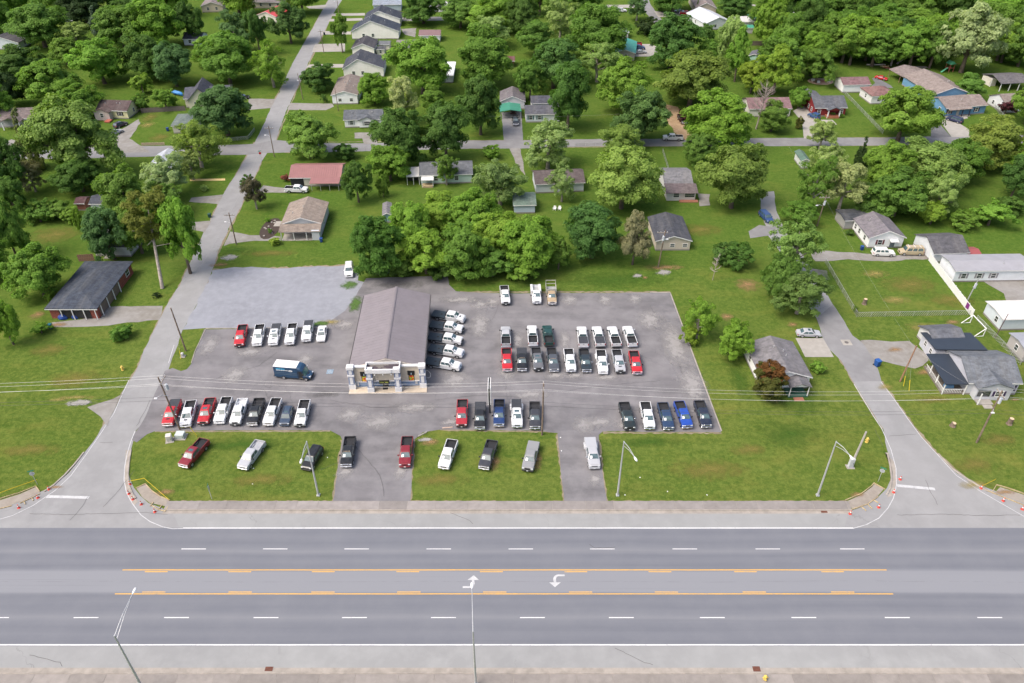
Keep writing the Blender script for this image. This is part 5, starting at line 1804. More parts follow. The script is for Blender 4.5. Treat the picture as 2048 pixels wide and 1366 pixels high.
t, w_, d_, zr, ro = house('pale mobile home with bright white roof at the right edge', (2006, 640), (2095, 638), 6.8, 2.9, 'x', .10, (.56, .61, .65), (.52, .51, .49), win=(), side=(.3,), name='mobile_home', cat='mobile home', roofmat=METALR)
house('grey mobile home corner at the right edge below the white one', (2052, 703), (2130, 701), 6.0, 2.9, 'x', .16, (.40, .38, .37), (.26, .27, .30), win=(.5,), side=(.5,), name='mobile_home', cat='mobile home', roofmat=METALR)
t, w_, d_, zr, ro = house('white house with grey roof behind the russet tree', (1524, 760), (1625, 754), (1593, 682), 2.8, 'y', .34, (.74, .75, .76), (.155, .150, .160), win=(.86,), side=(.3, .7), vents=3)
gm_, gz = gable_roof(3.6, 3.0, 2.6, .38, .25, 'y')
go = gm_.build('porch_roof', SHINGLE, t)
go.color = (.140, .136, .145, 1)
go.location = (w_ * .20, -2.6, 0)
gw = MB().loft([[(-1.8, y, 2.5), (1.8, y, 2.5), (0, y, gz)] for y in (-2.55, -2.4)]).build('porch_gable', SIDING, t)
gw.color = (.62, .63, .64, 1)
gw.location = (w_ * .20, 0, 0)
posts(t, [(w_ * .20 - 1.7, -2.5), (w_ * .20 + 1.7, -2.5)], 2.55, .14)
pf = MB().box(w_ * .20 - 1.8, w_ * .20 + 1.8, -2.6, -.02, 0, .3).build('porch_floor', SMOOTH, t)
pf.color = (.03, .09, .06, 1)
do = MB().box(w_ * .20 - .5, w_ * .20 + .5, -.06, -.01, .3, 2.3).build('door', SMOOTH, t)
do.color = (.02, .08, .05, 1)
MB().box(w_ * .20 - .9, w_ * .20 + .9, -3.6, -2.65, 0, .16).build('porch_step', plain('brick_step', (.28, .12, .08), .9), t)

t, w_, d_, zr, ro = house('grey house with slate roof, front gable and black side porch at the right edge', (1938, 766), (2047, 767), 10, 3.0, 'x', .46, (.47, .48, .53), (.120, .132, .150), win=(.86,), side=(), shutters=(.035, .02, .07), vents=0)
FGX = -w_ * .06
gm_, gz = gable_roof(6.4, 5.0, 2.9, .38, .25, 'y')
go = gm_.build('front_gable_roof', SHINGLE, t)
go.color = (.112, .124, .142, 1)
go.location = (FGX, -1.7, 0)
gw = MB().loft([[(-3.1, y, 0), (3.1, y, 0), (3.1, y, 2.9), (0, y, gz), (-3.1, y, 2.9)] for y in (-1.6, 1)]).build('front_gable_wall', SIDING, t)
gw.color = (.47, .48, .53, 1)
gw.location = (FGX, 0, 0)
window(t, FGX + 1.0, 1.0, 1.3, 1.1, -1.62, (.035, .02, .07))
MB().box(FGX - 2.9, FGX - .6, -1.66, -1.605, .9, 2.3).build('porch_window', WGLASS, t)
MB().box(FGX - 3.0, FGX - .2, -3.0, -1.65, 0, .25).build('porch_slab', CONCR, t)
MB().box(FGX - 2.2, FGX - .6, -4.0, -3.02, 0, .13).build('porch_step', CONCR, t)
posts(t, [(FGX - 3.0, -2.9)], 2.6, .16)
# low black-roofed rear wing
rw = MB().box(-w_ / 2 - 2.2, w_ / 2 - 2.2, d_ + .02, d_ + 6.0, 0, 2.7).build('rear_wing_wall', SIDING, t)
rw.color = (.47, .48, .53, 1)
shed_roof(t, -w_ / 2 - 2.6, w_ / 2 - 1.9, d_ + 6.3, d_ - .3, 2.8, 3.55, R_BLACK, METALR, 'rear_wing_roof', .14)
for i in range(2):
    window(t, 0, 1.2, .8, 1.0, 0, None, 'left').location = (-w_ / 2 - 2.21, d_ + 1.6 + i * 2.4, 1.2)
# side porch
shed_roof(t, -w_ / 2 - 4.4, -w_ / 2 - .1, -.2, d_ * .92, 2.55, 2.85, R_BLACK, METALR, 'side_porch_roof', .12)
posts(t, [(-w_ / 2 - 4.2, 0), (-w_ / 2 - 4.2, d_ * .3), (-w_ / 2 - 4.2, d_ * .6), (-w_ / 2 - .3, -.1)], 2.5, .16)
pf = MB().box(-w_ / 2 - 4.3, -w_ / 2 - .05, 0, d_ * .85, 0, .4).build('porch_floor', SMOOTH, t)
pf.color = (.16, .14, .12, 1)
rl = MB()
for y0, y1, x0, x1 in ((0, .06, -w_ / 2 - 4.2, -w_ / 2 - .4), (0, d_ * .8, -w_ / 2 - 4.24, -w_ / 2 - 4.18)):
    rl.box(x0, x1, y0, y1, 1.15, 1.22)
    n = int(max(x1 - x0, y1 - y0) / .3)
    for i in range(n):
        if x1 - x0 > 1:
            rl.box(x0 + i * .3, x0 + i * .3 + .06, 0, .05, .4, 1.15)
        else:
            rl.box(x0, x0 + .05, i * .3, i * .3 + .06, .4, 1.15)
rl.build('porch_railing', WHITE, t)
MB().box(-w_ / 2 - 3.2, -w_ / 2 - 1.6, 1.2, 2.0, .4, 1.0).build('porch_bench', plain('bench_blue', (.12, .25, .42), .7), t)
house('small white garage with slate roof behind the grey house', (1870, 690), (1936, 686), 6.5, 2.5, 'x', .42, (.54, .54, .55), (.105, .112, .130), win=(), side=(), name='garage', cat='garage', vents=0)

# upper right
house('white garage with maroon roof beside the fence line', (1687, 170), (1743, 169), 8, 2.9, 'x', .36, (.74, .75, .77), (.165, .098, .105), win=(), side=(), name='garage', cat='garage', vents=0)
t, w_, d_, zr, ro = house('dark red house with slate roof, white trim and front porch', (1630, 216), (1696, 215), 10, 3.0, 'x', .46, (.19, .022, .026), (.088, .094, .108), win=(.14, .86), side=(.3, .6), vents=0, wallmat=SIDING)
gm_, gz = gable_roof(4.2, 4.4, 2.7, .42, .25, 'y')
go = gm_.build('porch_roof', SHINGLE, t)
go.color = (.088, .094, .108, 1)
go.location = (w_ * .06, -2.0, 0)
gw = MB().loft([[(-2.1, y, 2.6), (2.1, y, 2.6), (0, y, gz)] for y in (-1.95, -1.8)]).build('porch_gable', SMOOTH, t)
gw.color = (.19, .022, .026, 1)
gw.location = (w_ * .06, 0, 0)
posts(t, [(w_ * .06 - 1.9, -1.8), (w_ * .06 + 1.9, -1.8)], 2.6, .3)
pf = MB().box(w_ * .06 - 2.0, w_ * .06 + 2.0, -2.0, -.02, 0, .7).build('porch_base', BRICKM, t)
pf.color = (.30, .12, .07, 1)
rw = MB().loft([[(x, d_ + .01, 0), (x, d_ + 7, 0), (x, d_ + 7, 2.6), (x, d_ + .01, 2.6)] for x in (-w_ / 2 - .5, w_ * .05)]).build('rear_wing', SIDING, t)
rw.color = (.17, .02, .024, 1)
gm_, gz = gable_roof(w_ * .62, 7.5, 2.6, .3, .3, 'y')
go = gm_.build('rear_roof', SHINGLE, t)
go.color = (.105, .110, .125, 1)
go.location = (-w_ * .24, d_ - .5, 0)
house('white house with maroon hip roof and ramp behind the big green tree', (1744, 193), (1796, 191), 9, 2.8, 'x', .42, (.62, .62, .62), (.175, .100, .095), win=(.3,), side=(.5,), hip=True)
t, w_, d_, zr, ro = house('blue house with brown roof and long rear wing at the upper right', (1893, 217), (1977, 210), 10.5, 3.0, 'x', .34, (.115, .245, .40), (.205, .170, .155), win=(.10, .78), side=(.3,), shutters=(.05, .01, .02), vents=1, door=.32)
posts(t, [(-w_ * .12, -1.0), (w_ * .06, -1.0)], 2.7, .22, plain('porch_post_dark', (.04, .03, .05), .6))
shed_roof(t, -w_ * .48, w_ * .10, -1.4, -.36, 2.65, 2.95, (.21, .175, .16))
MB().box(-w_ * .48, w_ * .10, -1.3, -.02, 0, .15).build('porch_slab', CONCR, t)
merge(t, house('rear wing', (1868, 192), (1943, 186), (1900, 148), 3.1, 'y', .34, (.13, .27, .42), (.205, .172, .158), win=(), side=(.3,), vents=2)[0])
t, w_, d_, zr, ro = house('open carport with brown roof behind the blue house', (1826, 165), (1880, 158), (1852, 133), 2.7, 'y', .22, (.2, .2, .2), (.190, .158, .150), win=(), side=(), name='carport', cat='carport', open_front=True, vents=0)
posts(t, [(-w_ / 2, 0), (w_ / 2, 0), (-w_ / 2, d_), (w_ / 2, d_), (-w_ / 2, d_ / 2)], 2.7, .14, plain('rust_post', (.22, .13, .09), .9))
t, w_, d_, zr, ro = house('open pole barn with grey roof and white posts at the upper right', (2003, 168), (2062, 165), 11, 2.8, 'x', .26, WHTW, (.105, .100, .108), win=(), side=(), name='pole_barn', cat='barn', open_front=True, vents=0)
posts(t, [(-w_ / 2 + i * w_ / 3, 0) for i in range(4)] + [(-w_ / 2, d_ * .5)], 2.85, .2)
bb = MB().box(-w_ / 2, -w_ / 2 + 2.4, d_ * .55, d_, 0, 2.7).build('enclosed_bay', SIDING, t)
bb.color = (.55, .52, .46, 1)
house('white house with brown roof and purple tree at the right edge', (2012, 210), (2095, 206), 9.5, 2.9, 'x', .44, (.60, .62, .64), (.195, .165, .150), win=(.5,), side=(.3, .7))
house('white house with brown roof behind the bare tree', (1498, 218), (1585, 217), 10, 2.8, 'x', .40, (.58, .57, .52), (.175, .110, .115), win=(.3, .8), side=(.5,))
house('narrow white shed with green roof below the cross street', (1603, 322), (1622, 322), 7, 2.5, 'y', .5, (.60, .62, .62), (.09, .15, .12), win=(.5,), side=(), name='shed', cat='shed', vents=0)
house('dark roofed carport tucked behind the white house', (1690, 442), (1748, 440), 6, 2.5, 'x', .12, (.3, .3, .3), (.05, .055, .065), win=(), side=(), name='carport', cat='carport', vents=0)

# top edge
house('tan house with brown gable roof at the top right', (1391, 16), (1434, 16), (1425, -8), 3.0, 'y', .46, (.40, .35, .29), (.22, .185, .18), win=(), side=())
house('white house with silver metal roof beside the tan house', (1413, 49), (1462, 42), (1446, 20), 2.9, 'y', .34, (.55, .57, .58), (.46, .48, .52), win=(.4,), side=(.5,), roofmat=METALR)
house('low building with pale flat roof at the top right', (1470, 45), (1509, 44), 9, 2.7, 'x', .08, (.5, .5, .48), (.50, .49, .48), win=(), side=(), roofmat=METALR, name='shed', cat='shed', flat=True)
house('green metal roofed lean-to below the pale flat roof', (1483, 56), (1509, 56), 5, 2.4, 'x', .2, (.4, .4, .38), (.05, .24, .16), win=(), side=(), roofmat=METALR, name='shed', cat='shed', vents=0)
house('small teal roofed pavilion at the top right', (1501, 37), (1523, 37), 6, 2.6, 'y', .4, (.4, .4, .4), (.05, .19, .17), win=(), side=(), roofmat=METALR, name='pavilion', cat='pavilion', vents=0, hip=True)
house('grey walled building with teal roof near the parked cars', (1229, 104), (1271, 108), (1252, 84), 2.8, 'y', .30, (.36, .34, .31), (.05, .25, .20), win=(.55,), side=(), roofmat=METALR)
house('small grey green shed beneath the dark tree at the top', (1233, 65), (1259, 65), 7, 2.6, 'x', .3, (.5, .5, .5), (.20, .25, .23), win=(), side=(), name='shed', cat='shed', roofmat=METALR, vents=0)
house('mint green shed with dark roof in the trees', (1497, 111), (1521, 114), 6.5, 2.5, 'y', .36, (.36, .56, .48), (.11, .11, .13), win=(), side=(), name='shed', cat='shed', vents=0)
house('white building glimpsed behind the wood at the top', (1592, 17), (1641, 17), 7, 2.8, 'x', .1, WHTW, (.62, .64, .66), win=(), side=(), name='shed', cat='shed', roofmat=METALR, vents=0)
house('pale house behind trees at the top centre left', (858, 12), (902, 12), 8, 2.8, 'x', .3, WHTW, (.4, .4, .42), win=(), side=())


# ---------------------------------------------------------------- showroom
def showroom():
    A, B = P(702, 775), P(852, 771.6)
    u = (B - A)
    Wd = u.length
    ang = math.atan2(u.y, u.x)
    mid = (A + B) / 2
    t = thing('showroom', 'truck dealer showroom with long grey metal gable roof and columned white front', 'building', (mid.x, mid.y, 0), ang)
    D = 24.2
    h = 4.4
    wl = MB()
    hw = Wd / 2 - .35
    ring = lambda y: [(-hw, y, 0), (hw, y, 0), (hw, y, h), (0, y, h + 1.9), (-hw, y, h)]
    wl.loft([ring(.35), ring(D)])
    wo = wl.build('wall', SIDING, t)
    wo.color = (.42, .38, .34, 1)
    ROOFC = (.180, .162, .172)
    rf = MB()
    for s in (-1, 1):
        top = [(s * (hw + .25), .5, h + .02), (s * (hw + .25), D + .3, h + .02), (0, D + .3, h + 2.0), (0, .5, h + 2.0)]
        rf.loft([[(x, y, z - .12) for x, y, z in top], top])
    ro = rf.build('roof', METALR, t)
    ro.color = (*ROOFC, 1)
    rb = MB()
    n = 26
    for s in (-1, 1):
        for i in range(n + 1):
            y = .5 + i * (D - .4) / n
            x1 = s * (hw + .25)
            rb.raw([(x1, y, h + .02), (x1, y + .06, h + .02), (0, y + .06, h + 2.0), (0, y, h + 2.0), (x1, y, h + .04), (x1, y + .06, h + .04), (0, y + .06, h + 2.02), (0, y, h + 2.02)], [(4, 5, 6, 7), (0, 4, 7, 3), (1, 2, 6, 5), (0, 1, 5, 4)])
    r2 = rb.build('roof_ribs', METALR, ro)
    r2.color = (*k(ROOFC, .98), 1)
    r2['kind'] = 'stuff'
    rc = MB().loft([[(-.28, y, h + 1.98), (-.28, y, h + 2.03), (0, y, h + 2.10), (.28, y, h + 2.03), (.28, y, h + 1.98)] for y in (.48, D + .32)]).build('ridge_cap', METALR, ro)
    rc.color = (*k(ROOFC, .92), 1)
    for s in (-1, 1):
        MB().box(min(s * (hw + .26), s * (hw + .42)), max(s * (hw + .26), s * (hw + .42)), .4, D + .2, h - .12, h + .0).build('gutter', plain('gutter_dark', (.05, .045, .045), .6), ro)
    # front screen wall
    EIFS = plain('stucco_beige', (.50, .44, .355), .9, 0, .15, .05, 1.5)
    BLUEG = plain('wainscot_blue', (.165, .235, .36), .7, 0, .2, .08, 1.2)
    WHS = plain('stucco_white', (.60, .60, .60), .85, 0, .2, .04, 1.5)
    CBLU = plain('column_blue', (.20, .235, .33), .8, 0, .2, .06, 1.5)
    H = 5.05
    MB().box(-Wd / 2 + .1, Wd / 2 - .1, .0, .34, 1.42, H - .32).build('upper_facade', EIFS, t)
    MB().box(-Wd / 2 + .1, Wd / 2 - .1, .02, .34, 0, 1.22).build('wainscot', BLUEG, t)
    MB().box(-Wd / 2 + .1, Wd / 2 - .1, -.09, .345, 1.22, 1.42).build('sill_band', WHS, t)
    MB().cbox(-Wd / 2 + .1, Wd / 2 - .1, -.14, .40, H - .32, H, .03).build('parapet_cap', WHS, t)
    # central projecting bay
    cx0, cx1 = -Wd * .215, Wd * .145
    MB().box(cx0, cx1, -.95, -.005, 2.35, H - .2).build('portico_wall', EIFS, t)
    MB().box(cx0, cx1, -1.02, -.005, 2.15, 2.35).build('portico_band', WHS, t)
    # hollow parapet tray above the bay with its stained membrane
    pc = MB()
    px0, px1, py0, py1, pz = cx0 - .65, cx1 + .65, -1.95, .46, H + .62
    w_ = .2
    pc.box(px0, px1, py0, py0 + w_, H - .25, pz)
    pc.box(px0, px1, py1 - w_, py1, H - .25, pz)
    pc.box(px0, px0 + w_, py0 + w_, py1 - w_, H - .25, pz)
    pc.box(px1 - w_, px1, py0 + w_, py1 - w_, H - .25, pz)
    pc.box(cx0 + .9, cx1 - .9, py0 - .12, py0 + .01, H - .2, pz + .02)
    po = pc.build('parapet', WHS, t)
    mm = NT('stained_membrane')
    nz = mm.noise(.5, 3, .5, lo=.46, hi=.5)
    fn = mm.noise(4, 5, .6)
    c_ = mm.mix(nz, (.135, .125, .115), (.050, .038, .050))
    c_ = mm.mix(mm.math('MULTIPLY', fn, .3), c_, (.10, .09, .085))
    mem = mm.done(c_, .75, 0, .3)
    MB().box(px0 + w_, px1 - w_, py0 + w_, py1 - w_, H - .1, H + .12).build('parapet_roof', mem, po)
    # columns
    def column(x, y0, w=.62):
        c = MB()
        c.box(x - w, x + w, y0, y0 + 1.05, 0, 1.15)
        co = c.build('column_base', WHS, t)
        MB().box(x - w * .88, x + w * .88, y0 + .1, y0 + 1.0, 1.15, 3.1).build('column_shaft', CBLU, co)
        MB().box(x - w * .45, x + w * .45, y0 + .04, y0 + .095, 1.35, 2.85).build('column_panel', WHS, co)
        MB().box(x - w * .98, x + w * .98, y0, y0 + 1.05, 3.1, 3.5).build('column_collar', WHS, co)
        MB().box(x - w * .88, x + w * .88, y0 + .1, y0 + 1.0, 3.5, 4.75).build('column_upper', CBLU, co)
        MB().box(x - w * .45, x + w * .45, y0 + .04, y0 + .095, 3.68, 4.55).build('column_panel', WHS, co)
        MB().cbox(x - w * 1.05, x + w * 1.05, y0 - .05, y0 + 1.1, 4.75, 5.35, .05).build('column_capital', WHS, co)
    column(-Wd / 2 + .45, -.75)
    column(Wd / 2 - .45, -.75)
    column(cx0 - .02, -1.75)
    column(cx1 + .02, -1.75)
    # terrace slab
    MB().box(-Wd / 2 - .15, Wd / 2 + .25, -1.95, .0, 0, .14).build('terrace', plain('terrace_concrete', (.42, .36, .285), .9, 0, .15, .1, .8), t)
    # door, header sign
    sg = MB().box((cx0 + cx1) / 2 - .95, (cx0 + cx1) / 2 + .95, -1.12, -1.03, 1.62, 2.42).build('door_sign', plain('sign_black', (.012, .013, .014), .5), t)
    YG = plain('sign_lettering', (.50, .53, .10), .5)
    xs = (cx0 + cx1) / 2
    # two short words in blocky yellow green letters, as legible as in the photograph
    for x0, n_ in ((-.78, 4), (.12, 4)):
        lt = MB()
        for i in range(n_):
            x = xs + x0 + i * .17
            hgt = .38 if i in (0, 2) else .26
            lt.box(x, x + .045, -1.135, -1.122, 1.88, 1.88 + hgt)
            lt.box(x, x + .13, -1.135, -1.122, 1.88, 1.93)
            lt.box(x + .085, x + .13, -1.135, -1.122, 1.88, 2.06)
        lt.build('lettering', YG, sg)
    MB().box(xs - .55, xs + .55, -.02, .01, .14, 1.2).build('door', WGLASS, t)
    MB().box(xs - .45, xs + .45, -1.0, -.4, .14, .20).build('door_mat', TRIM, t)
    for i in range(3):
        x = cx0 + (cx1 - cx0) * (.2 + .3 * i)
        lo = MB().tube([(x, -.95, 4.55), (x, -1.5, 4.75), (x + .05, -1.75, 4.45)], .025).build('sign_lamp', TRIM, t)
        MB().loft([[(x + .05 + rr * math.cos(a * math.pi / 4), -1.78 + rr * math.sin(a * math.pi / 4), z) for a in range(8)] for rr, z in ((.14, 4.28), (.13, 4.40), (.05, 4.48))]).build('lamp_shade', WHITE, lo)
    # black banners with flame coloured trucks
    PB = NT('banner_print')
    vz = PB.n('ShaderNodeTexVoronoi')
    vz.inputs['Scale'].default_value = 3.2
    PB.l(PB.coord(), vz.inputs['Vector'])
    rp = PB.n('ShaderNodeValToRGB')
    PB.l(vz.outputs['Color'], rp.inputs[0])
    el = rp.color_ramp.elements
    rp.color_ramp.interpolation = 'CONSTANT'
    el[0].position, el[0].color = 0, (.50, .10, .02, 1)
    el[1].position, el[1].color = .3, (.62, .36, .03, 1)
    for pos, cc in ((.5, (.30, .42, .04, 1)), (.65, (.55, .04, .03, 1)), (.8, (.62, .50, .06, 1))):
        e = el.new(pos)
        e.color = cc
    pbm = PB.done(rp.outputs[0], .5)
    SBL = plain('sign_black', (.012, .013, .014), .5)
    for bx in (-Wd / 2 + 2.75, Wd / 2 - 2.55):
        bn = MB()
        bn.box(bx - .66, bx + .66, -.06, -.005, 2.75, 3.75)
        bn.box(bx - .52, bx + .52, -.055, -.006, 1.25, 2.75)
        bo = bn.build('banner', SBL, t)
        MB().box(bx - .40, bx + .42, -.072, -.061, 1.40, 2.60).build('banner_picture', pbm, bo)
        MB().prism([(bx - .10, 2.85), (bx + .12, 2.85), (bx + .06, 3.3), (bx - .02, 3.3)], -.07, -.062).build('banner_emblem', plain('emblem_pale', (.35, .45, .5), .5), bo).rotation_euler = (R(0), 0, 0)
    for o in [q for q in COL.objects if q.name.startswith('banner_emblem')]:
        me = o.data
        for v in me.vertices:
            x, y, z = v.co
            v.co = (x, z, y)
    # side bits
    MB().box(-Wd / 2 + 1.35, -Wd / 2 + 1.6, -.25, -.05, .5, 1.15).build('wall_box', STEEL, t)
    MB().box(Wd / 2 - 1.9, Wd / 2 - 1.5, -.22, -.05, .75, 1.25).build('wall_box', STEEL, t)
    tr = MB()
    for i in range(25):
        a0, a1 = 2 * math.pi * i / 24, 2 * math.pi * (i + 1) / 24
        tr.quadf([(0, .7 * math.cos(a0), 2.4 + .95 * math.sin(a0)), (0, .7 * math.cos(a1), 2.4 + .95 * math.sin(a1)), (0, .58 * math.cos(a1), 2.4 + .8 * math.sin(a1)), (0, .58 * math.cos(a0), 2.4 + .8 * math.sin(a0))])
    so2 = tr.build('side_sign_ring', STEEL, t)
    so2.location = (Wd / 2 + .4, .5, 0)
    so2.rotation_euler = (0, 0, R(70))
    MB().box(-hw - .5, -hw + .01, D * .34, D * .34 + 1.3, 0, 2.3).build('side_door', SMOOTH, t).color = (.04, .04, .045, 1)
    MB().box(-hw - 1.3, -hw - .52, D * .22, D * .22 + 1.6, 0, .12).build('side_step', plain('terrace_concrete', (.42, .36, .285), .9, 0, .15, .1, .8), t)


showroom()
# ================================================================ street furniture and small things
# street lights
LAMPG = 'tall street lights along the highway'


def street_light(base, arm, label, h=12.0):
    t = thing('street_light', label, 'street light', base, 0, LAMPG)
    ax, ay = arm
    MB().tube([(0, 0, 0), (0, 0, h * .5), (0, 0, h)], [.17, .13, .085], 10).build('pole', STEEL, t)
    MB().cbox(-.25, .25, -.25, .25, 0, .3, .04).build('base', STEEL, t)
    MB().tube([(0, 0, h - .1), (ax * .5, ay * .5, h + .35), (ax, ay, h + .3)], [.07, .055, .05], 6).build('arm', STEEL, t)
    MB().tube([(0, 0, h - .9), (ax * .5, ay * .5, h - .1), (ax * .92, ay * .92, h + .25)], .04, 6).build('brace', STEEL, t)
    rz = math.atan2(ay, ax)
    hd = MB().loft([[(x, w * math.cos(a * math.pi / 4), zc + hh * math.sin(a * math.pi / 4)) for a in range(8)] for x, w, zc, hh in ((-.1, .06, 0, .05), (.15, .17, 0, .10), (.55, .2, -.02, .12), (.85, .12, -.03, .07))]).build('lamp_head', plain('lamp_grey', (.55, .56, .57), .4), t)
    hd.location = (ax, ay, h + .3)
    hd.rotation_euler = (0, 0, rz)


def lamp_at(base_px, top_px, head_px, label):
    b = P(*base_px)
    hpt = P(*head_px, 12.3)
    street_light((b.x, b.y, 0), (hpt.x - b.x, hpt.y - b.y), label)


lamp_at((637, 991), (618, 882), (603, 918), 'street light on the left verge beside the black SUV')
lamp_at((1235, 991), (1243, 884), (1269, 914), 'street light on the right verge standing alone beside the silver dually driveway')
lamp_at((1635, 991), (1669, 880), (1700, 911), 'street light near the right side street corner')
for top, hd, lb in (((229, 1272), (266, 1188), 'street light at the lower left on the near side of the highway'), ((946, 1263), (944, 1177), 'street light in the lower centre on the near side of the highway')):
    b = P(*top, 12.0)
    q = P(*hd, 12.3)
    street_light((b.x, b.y, .1), (q.x - b.x, q.y - b.y), lb)


# wooden utility poles
def pole(base, h, label, arm=None, can=False, lamp=None, lean=(0, 0), r=.17, mat=None, low=False):
    t = thing('utility_pole', label, 'utility pole', (base.x, base.y, 0), 0, 'utility poles')
    lx, ly = lean
    MB().tube([(0, 0, 0), (lx * .5, ly * .5, h * .5), (lx, ly, h)], [r, r * .85, r * .68], 8).build('pole', mat or WOODP, t)
    if arm:
        ax, ay = arm
        MB().box(-1.25, 1.25, -.06, .06, h - .75, h - .6).build('crossarm', plain('arm_timber', (.24, .21, .18), .9), t).rotation_euler = (0, 0, math.atan2(ay, ax))
        for f in (-1.1, -.4, .4, 1.1):
            d = Vector((ax, ay, 0)).normalized() * f
            MB().tube([(d.x, d.y, h - .6), (d.x, d.y, h - .36)], .06, 6).build('insulator', plain('insulator', (.45, .45, .46), .3), t)
    if can:
        MB().tube([(.34, -.1, h - 2.6), (.34, -.1, h - 1.5)], .26, 10).build('transformer', plain('transformer_grey', (.42, .45, .48), .5), t)
        MB().box(-.05, .3, -.15, .0, h - 2.4, h - 2.25).build('bracket', STEEL, t)
    if lamp:
        lx_, ly_ = lamp
        a = MB().tube([(0, 0, h * .66), (lx_ * .5, ly_ * .5, h * .71), (lx_, ly_, h * .70)], .04, 6).build('lamp_arm', STEEL, t)
        MB().cbox(lx_ - .2, lx_ + .35, ly_ - .15, ly_ + .15, h * .69, h * .69 + .18, .05).build('lamp_head', plain('lamp_grey', (.55, .56, .57), .4), a)
    return t


UB1, UB3, UB4 = P(360, 859), P(1084, 870), P(1953, 885)
pole(UB1, 11.9, 'leaning utility pole with transformer at the corner of the front left row', (0, 1), True, (-1.6, -1.2), (-.6, 0))
pole(UB3, 11.6, 'utility pole with crossarm between the right driveway and charcoal pickup', (0, 1), False)
pole(UB4, 11.7, 'utility pole with transformer in front of the grey house at right', (0, 1), True, (-1.0, -1.4))
pole(P(1702, 932), 7.8, 'grey wooden pole with meter cabinet beside the right street light', None, False, None, (.4, 0), .22, plain('grey_timber', (.33, .31, .28), .9))
pole(P(372, 702), 10.4, 'utility pole with guy wires at the gravel lot entrance', None, False, None, (-.3, 0))
pole(P(473, 489), 8.6, 'utility pole with street lamp opposite the tan roofed house', (1, 0), False, (-1.5, .2), (0, 0))
pole(P(549, 314), 9.5, 'utility pole with lamp at the cross street corner', (1, 0), False, (-1.6, .3), (0, 0), .15)
pole(P(1316, 535), 9.8, 'utility pole with pale crossarm in front of the beige garage', (1, 0), True, (1.4, 1.0), (.6, 0))
pole(P(1800, 763), 8.5, 'reddish wooden pole with yellow guy guards by the gravel pad', None, False, None, (.5, 0), .16, plain('red_timber', (.24, .13, .08), .9))
pole(P(1990, 676), 6.0, 'thin dark pole beside the white roofed mobile home', None, False, None, (.4, 0), .1, plain('rust_steel', (.10, .06, .06), .7))
pole(P(1934, 602), 6.0, 'grey service pole with meter behind the white fence', None, True, None, (.5, 0), .13, STEEL)
pole(P(648, 106), 9.0, 'utility pole by the street row driveways', (1, 0), False, None, (-.3, 0), .14)
pole(P(606, 199), 9.0, 'utility pole with lamp beside the round dark tree', None, False, (-1.0, 1.0), (-.4, 0), .14)
pole(P(677, 222), 8.0, 'thin pole beside the brown roofed row house', None, False, None, (-.2, 0), .12)
pole(P(1634, 452), 8.5, 'ivy wrapped utility pole with crossarm by the right street', (1, 0), True, (-1.6, -.4), (.3, 0))
pole(P(678, 32), 9.0, 'utility pole with lamp at the top of the left street', None, False, (-1.5, .5), (0, 0), .14)

# pylon sign seen edge-on
pb = P(980, 826)
t = thing('pylon_sign', 'tall pylon sign seen edge on between the dark pickups of the centre row', 'sign', (pb.x, pb.y, 0))
MB().tube([(0, 0, 0), (0, 0, 3.4)], .14, 8).build('post', TRIM, t)
for x in (-.26, .14):
    MB().cbox(x, x + .12, -1.6, 1.6, 3.4, 7.0, .03).build('sign_face', WHITE, t)
MB().box(-.11, .11, -1.5, 1.5, 3.3, 6.9).build('sign_core', TRIM, t)


# overhead wires, each span sagging
def wire(name, a, b, sag, r, mat, label, n=14):
    pts = []
    for i in range(n + 1):
        f = i / n
        p = Vector(a).lerp(Vector(b), f)
        p.z -= sag * 4 * f * (1 - f)
        pts.append(p)
    m = MB()
    m.tube(pts, r, 4)
    o = m.build(name, mat)
    return tag(o, label, 'wire', 'overhead wires')


WIREL = plain('aluminium_wire', (.46, .46, .45), .5, .2)
WIREG = plain('grey_wire', (.30, .30, .30), .6)
WIRED = plain('black_cable', (.04, .04, .045), .7)
stops_ = [(-190, 101), (UB1.x - .6, UB1.y), (UB3.x, UB3.y), (UB4.x, UB4.y), (175, 94)]
hs = [(11.6, 11.5, 11.2, 11.3, 11.4)] * 5
spans = ['left of the leaning pole', 'between the leaning pole and the driveway pole', 'between the driveway pole and the right hand pole', 'right of the right hand pole']
for s_ in range(4):
    (x0, y0), (x1, y1) = stops_[s_], stops_[s_ + 1]
    for j, (dy, z, sg, r, mt, nm) in enumerate([(1.1, 11.35, 1.4, .017, WIREL, 'rearmost pale'), (.4, 11.35, 1.5, .017, WIREL, 'second pale'), (-1.1, 11.35, 1.5, .017, WIREL, 'frontmost pale'), (0, 10.1, 1.2, .015, WIREL, 'neutral grey'), (0, 7.6, 1.1, .022, WIRED, 'upper black'), (.1, 6.7, 1.0, .026, WIRED, 'lower black')]):
        sg2 = sg * ((x1 - x0) / 70) ** 1.2
        wire('overhead_wire', (x0, y0 + dy, z), (x1, y1 + dy, z), sg2, r, mt, nm + ' wire ' + spans[s_])
for j, x in ((0, -66.5), (1, -75.5), (2, 30), (3, 68), (4, 10)):
    zc = {0: 7.3, 1: 7.0, 2: 6.0, 3: 6.3, 4: 6.4}[j]
sp = [('clamp', 0)]
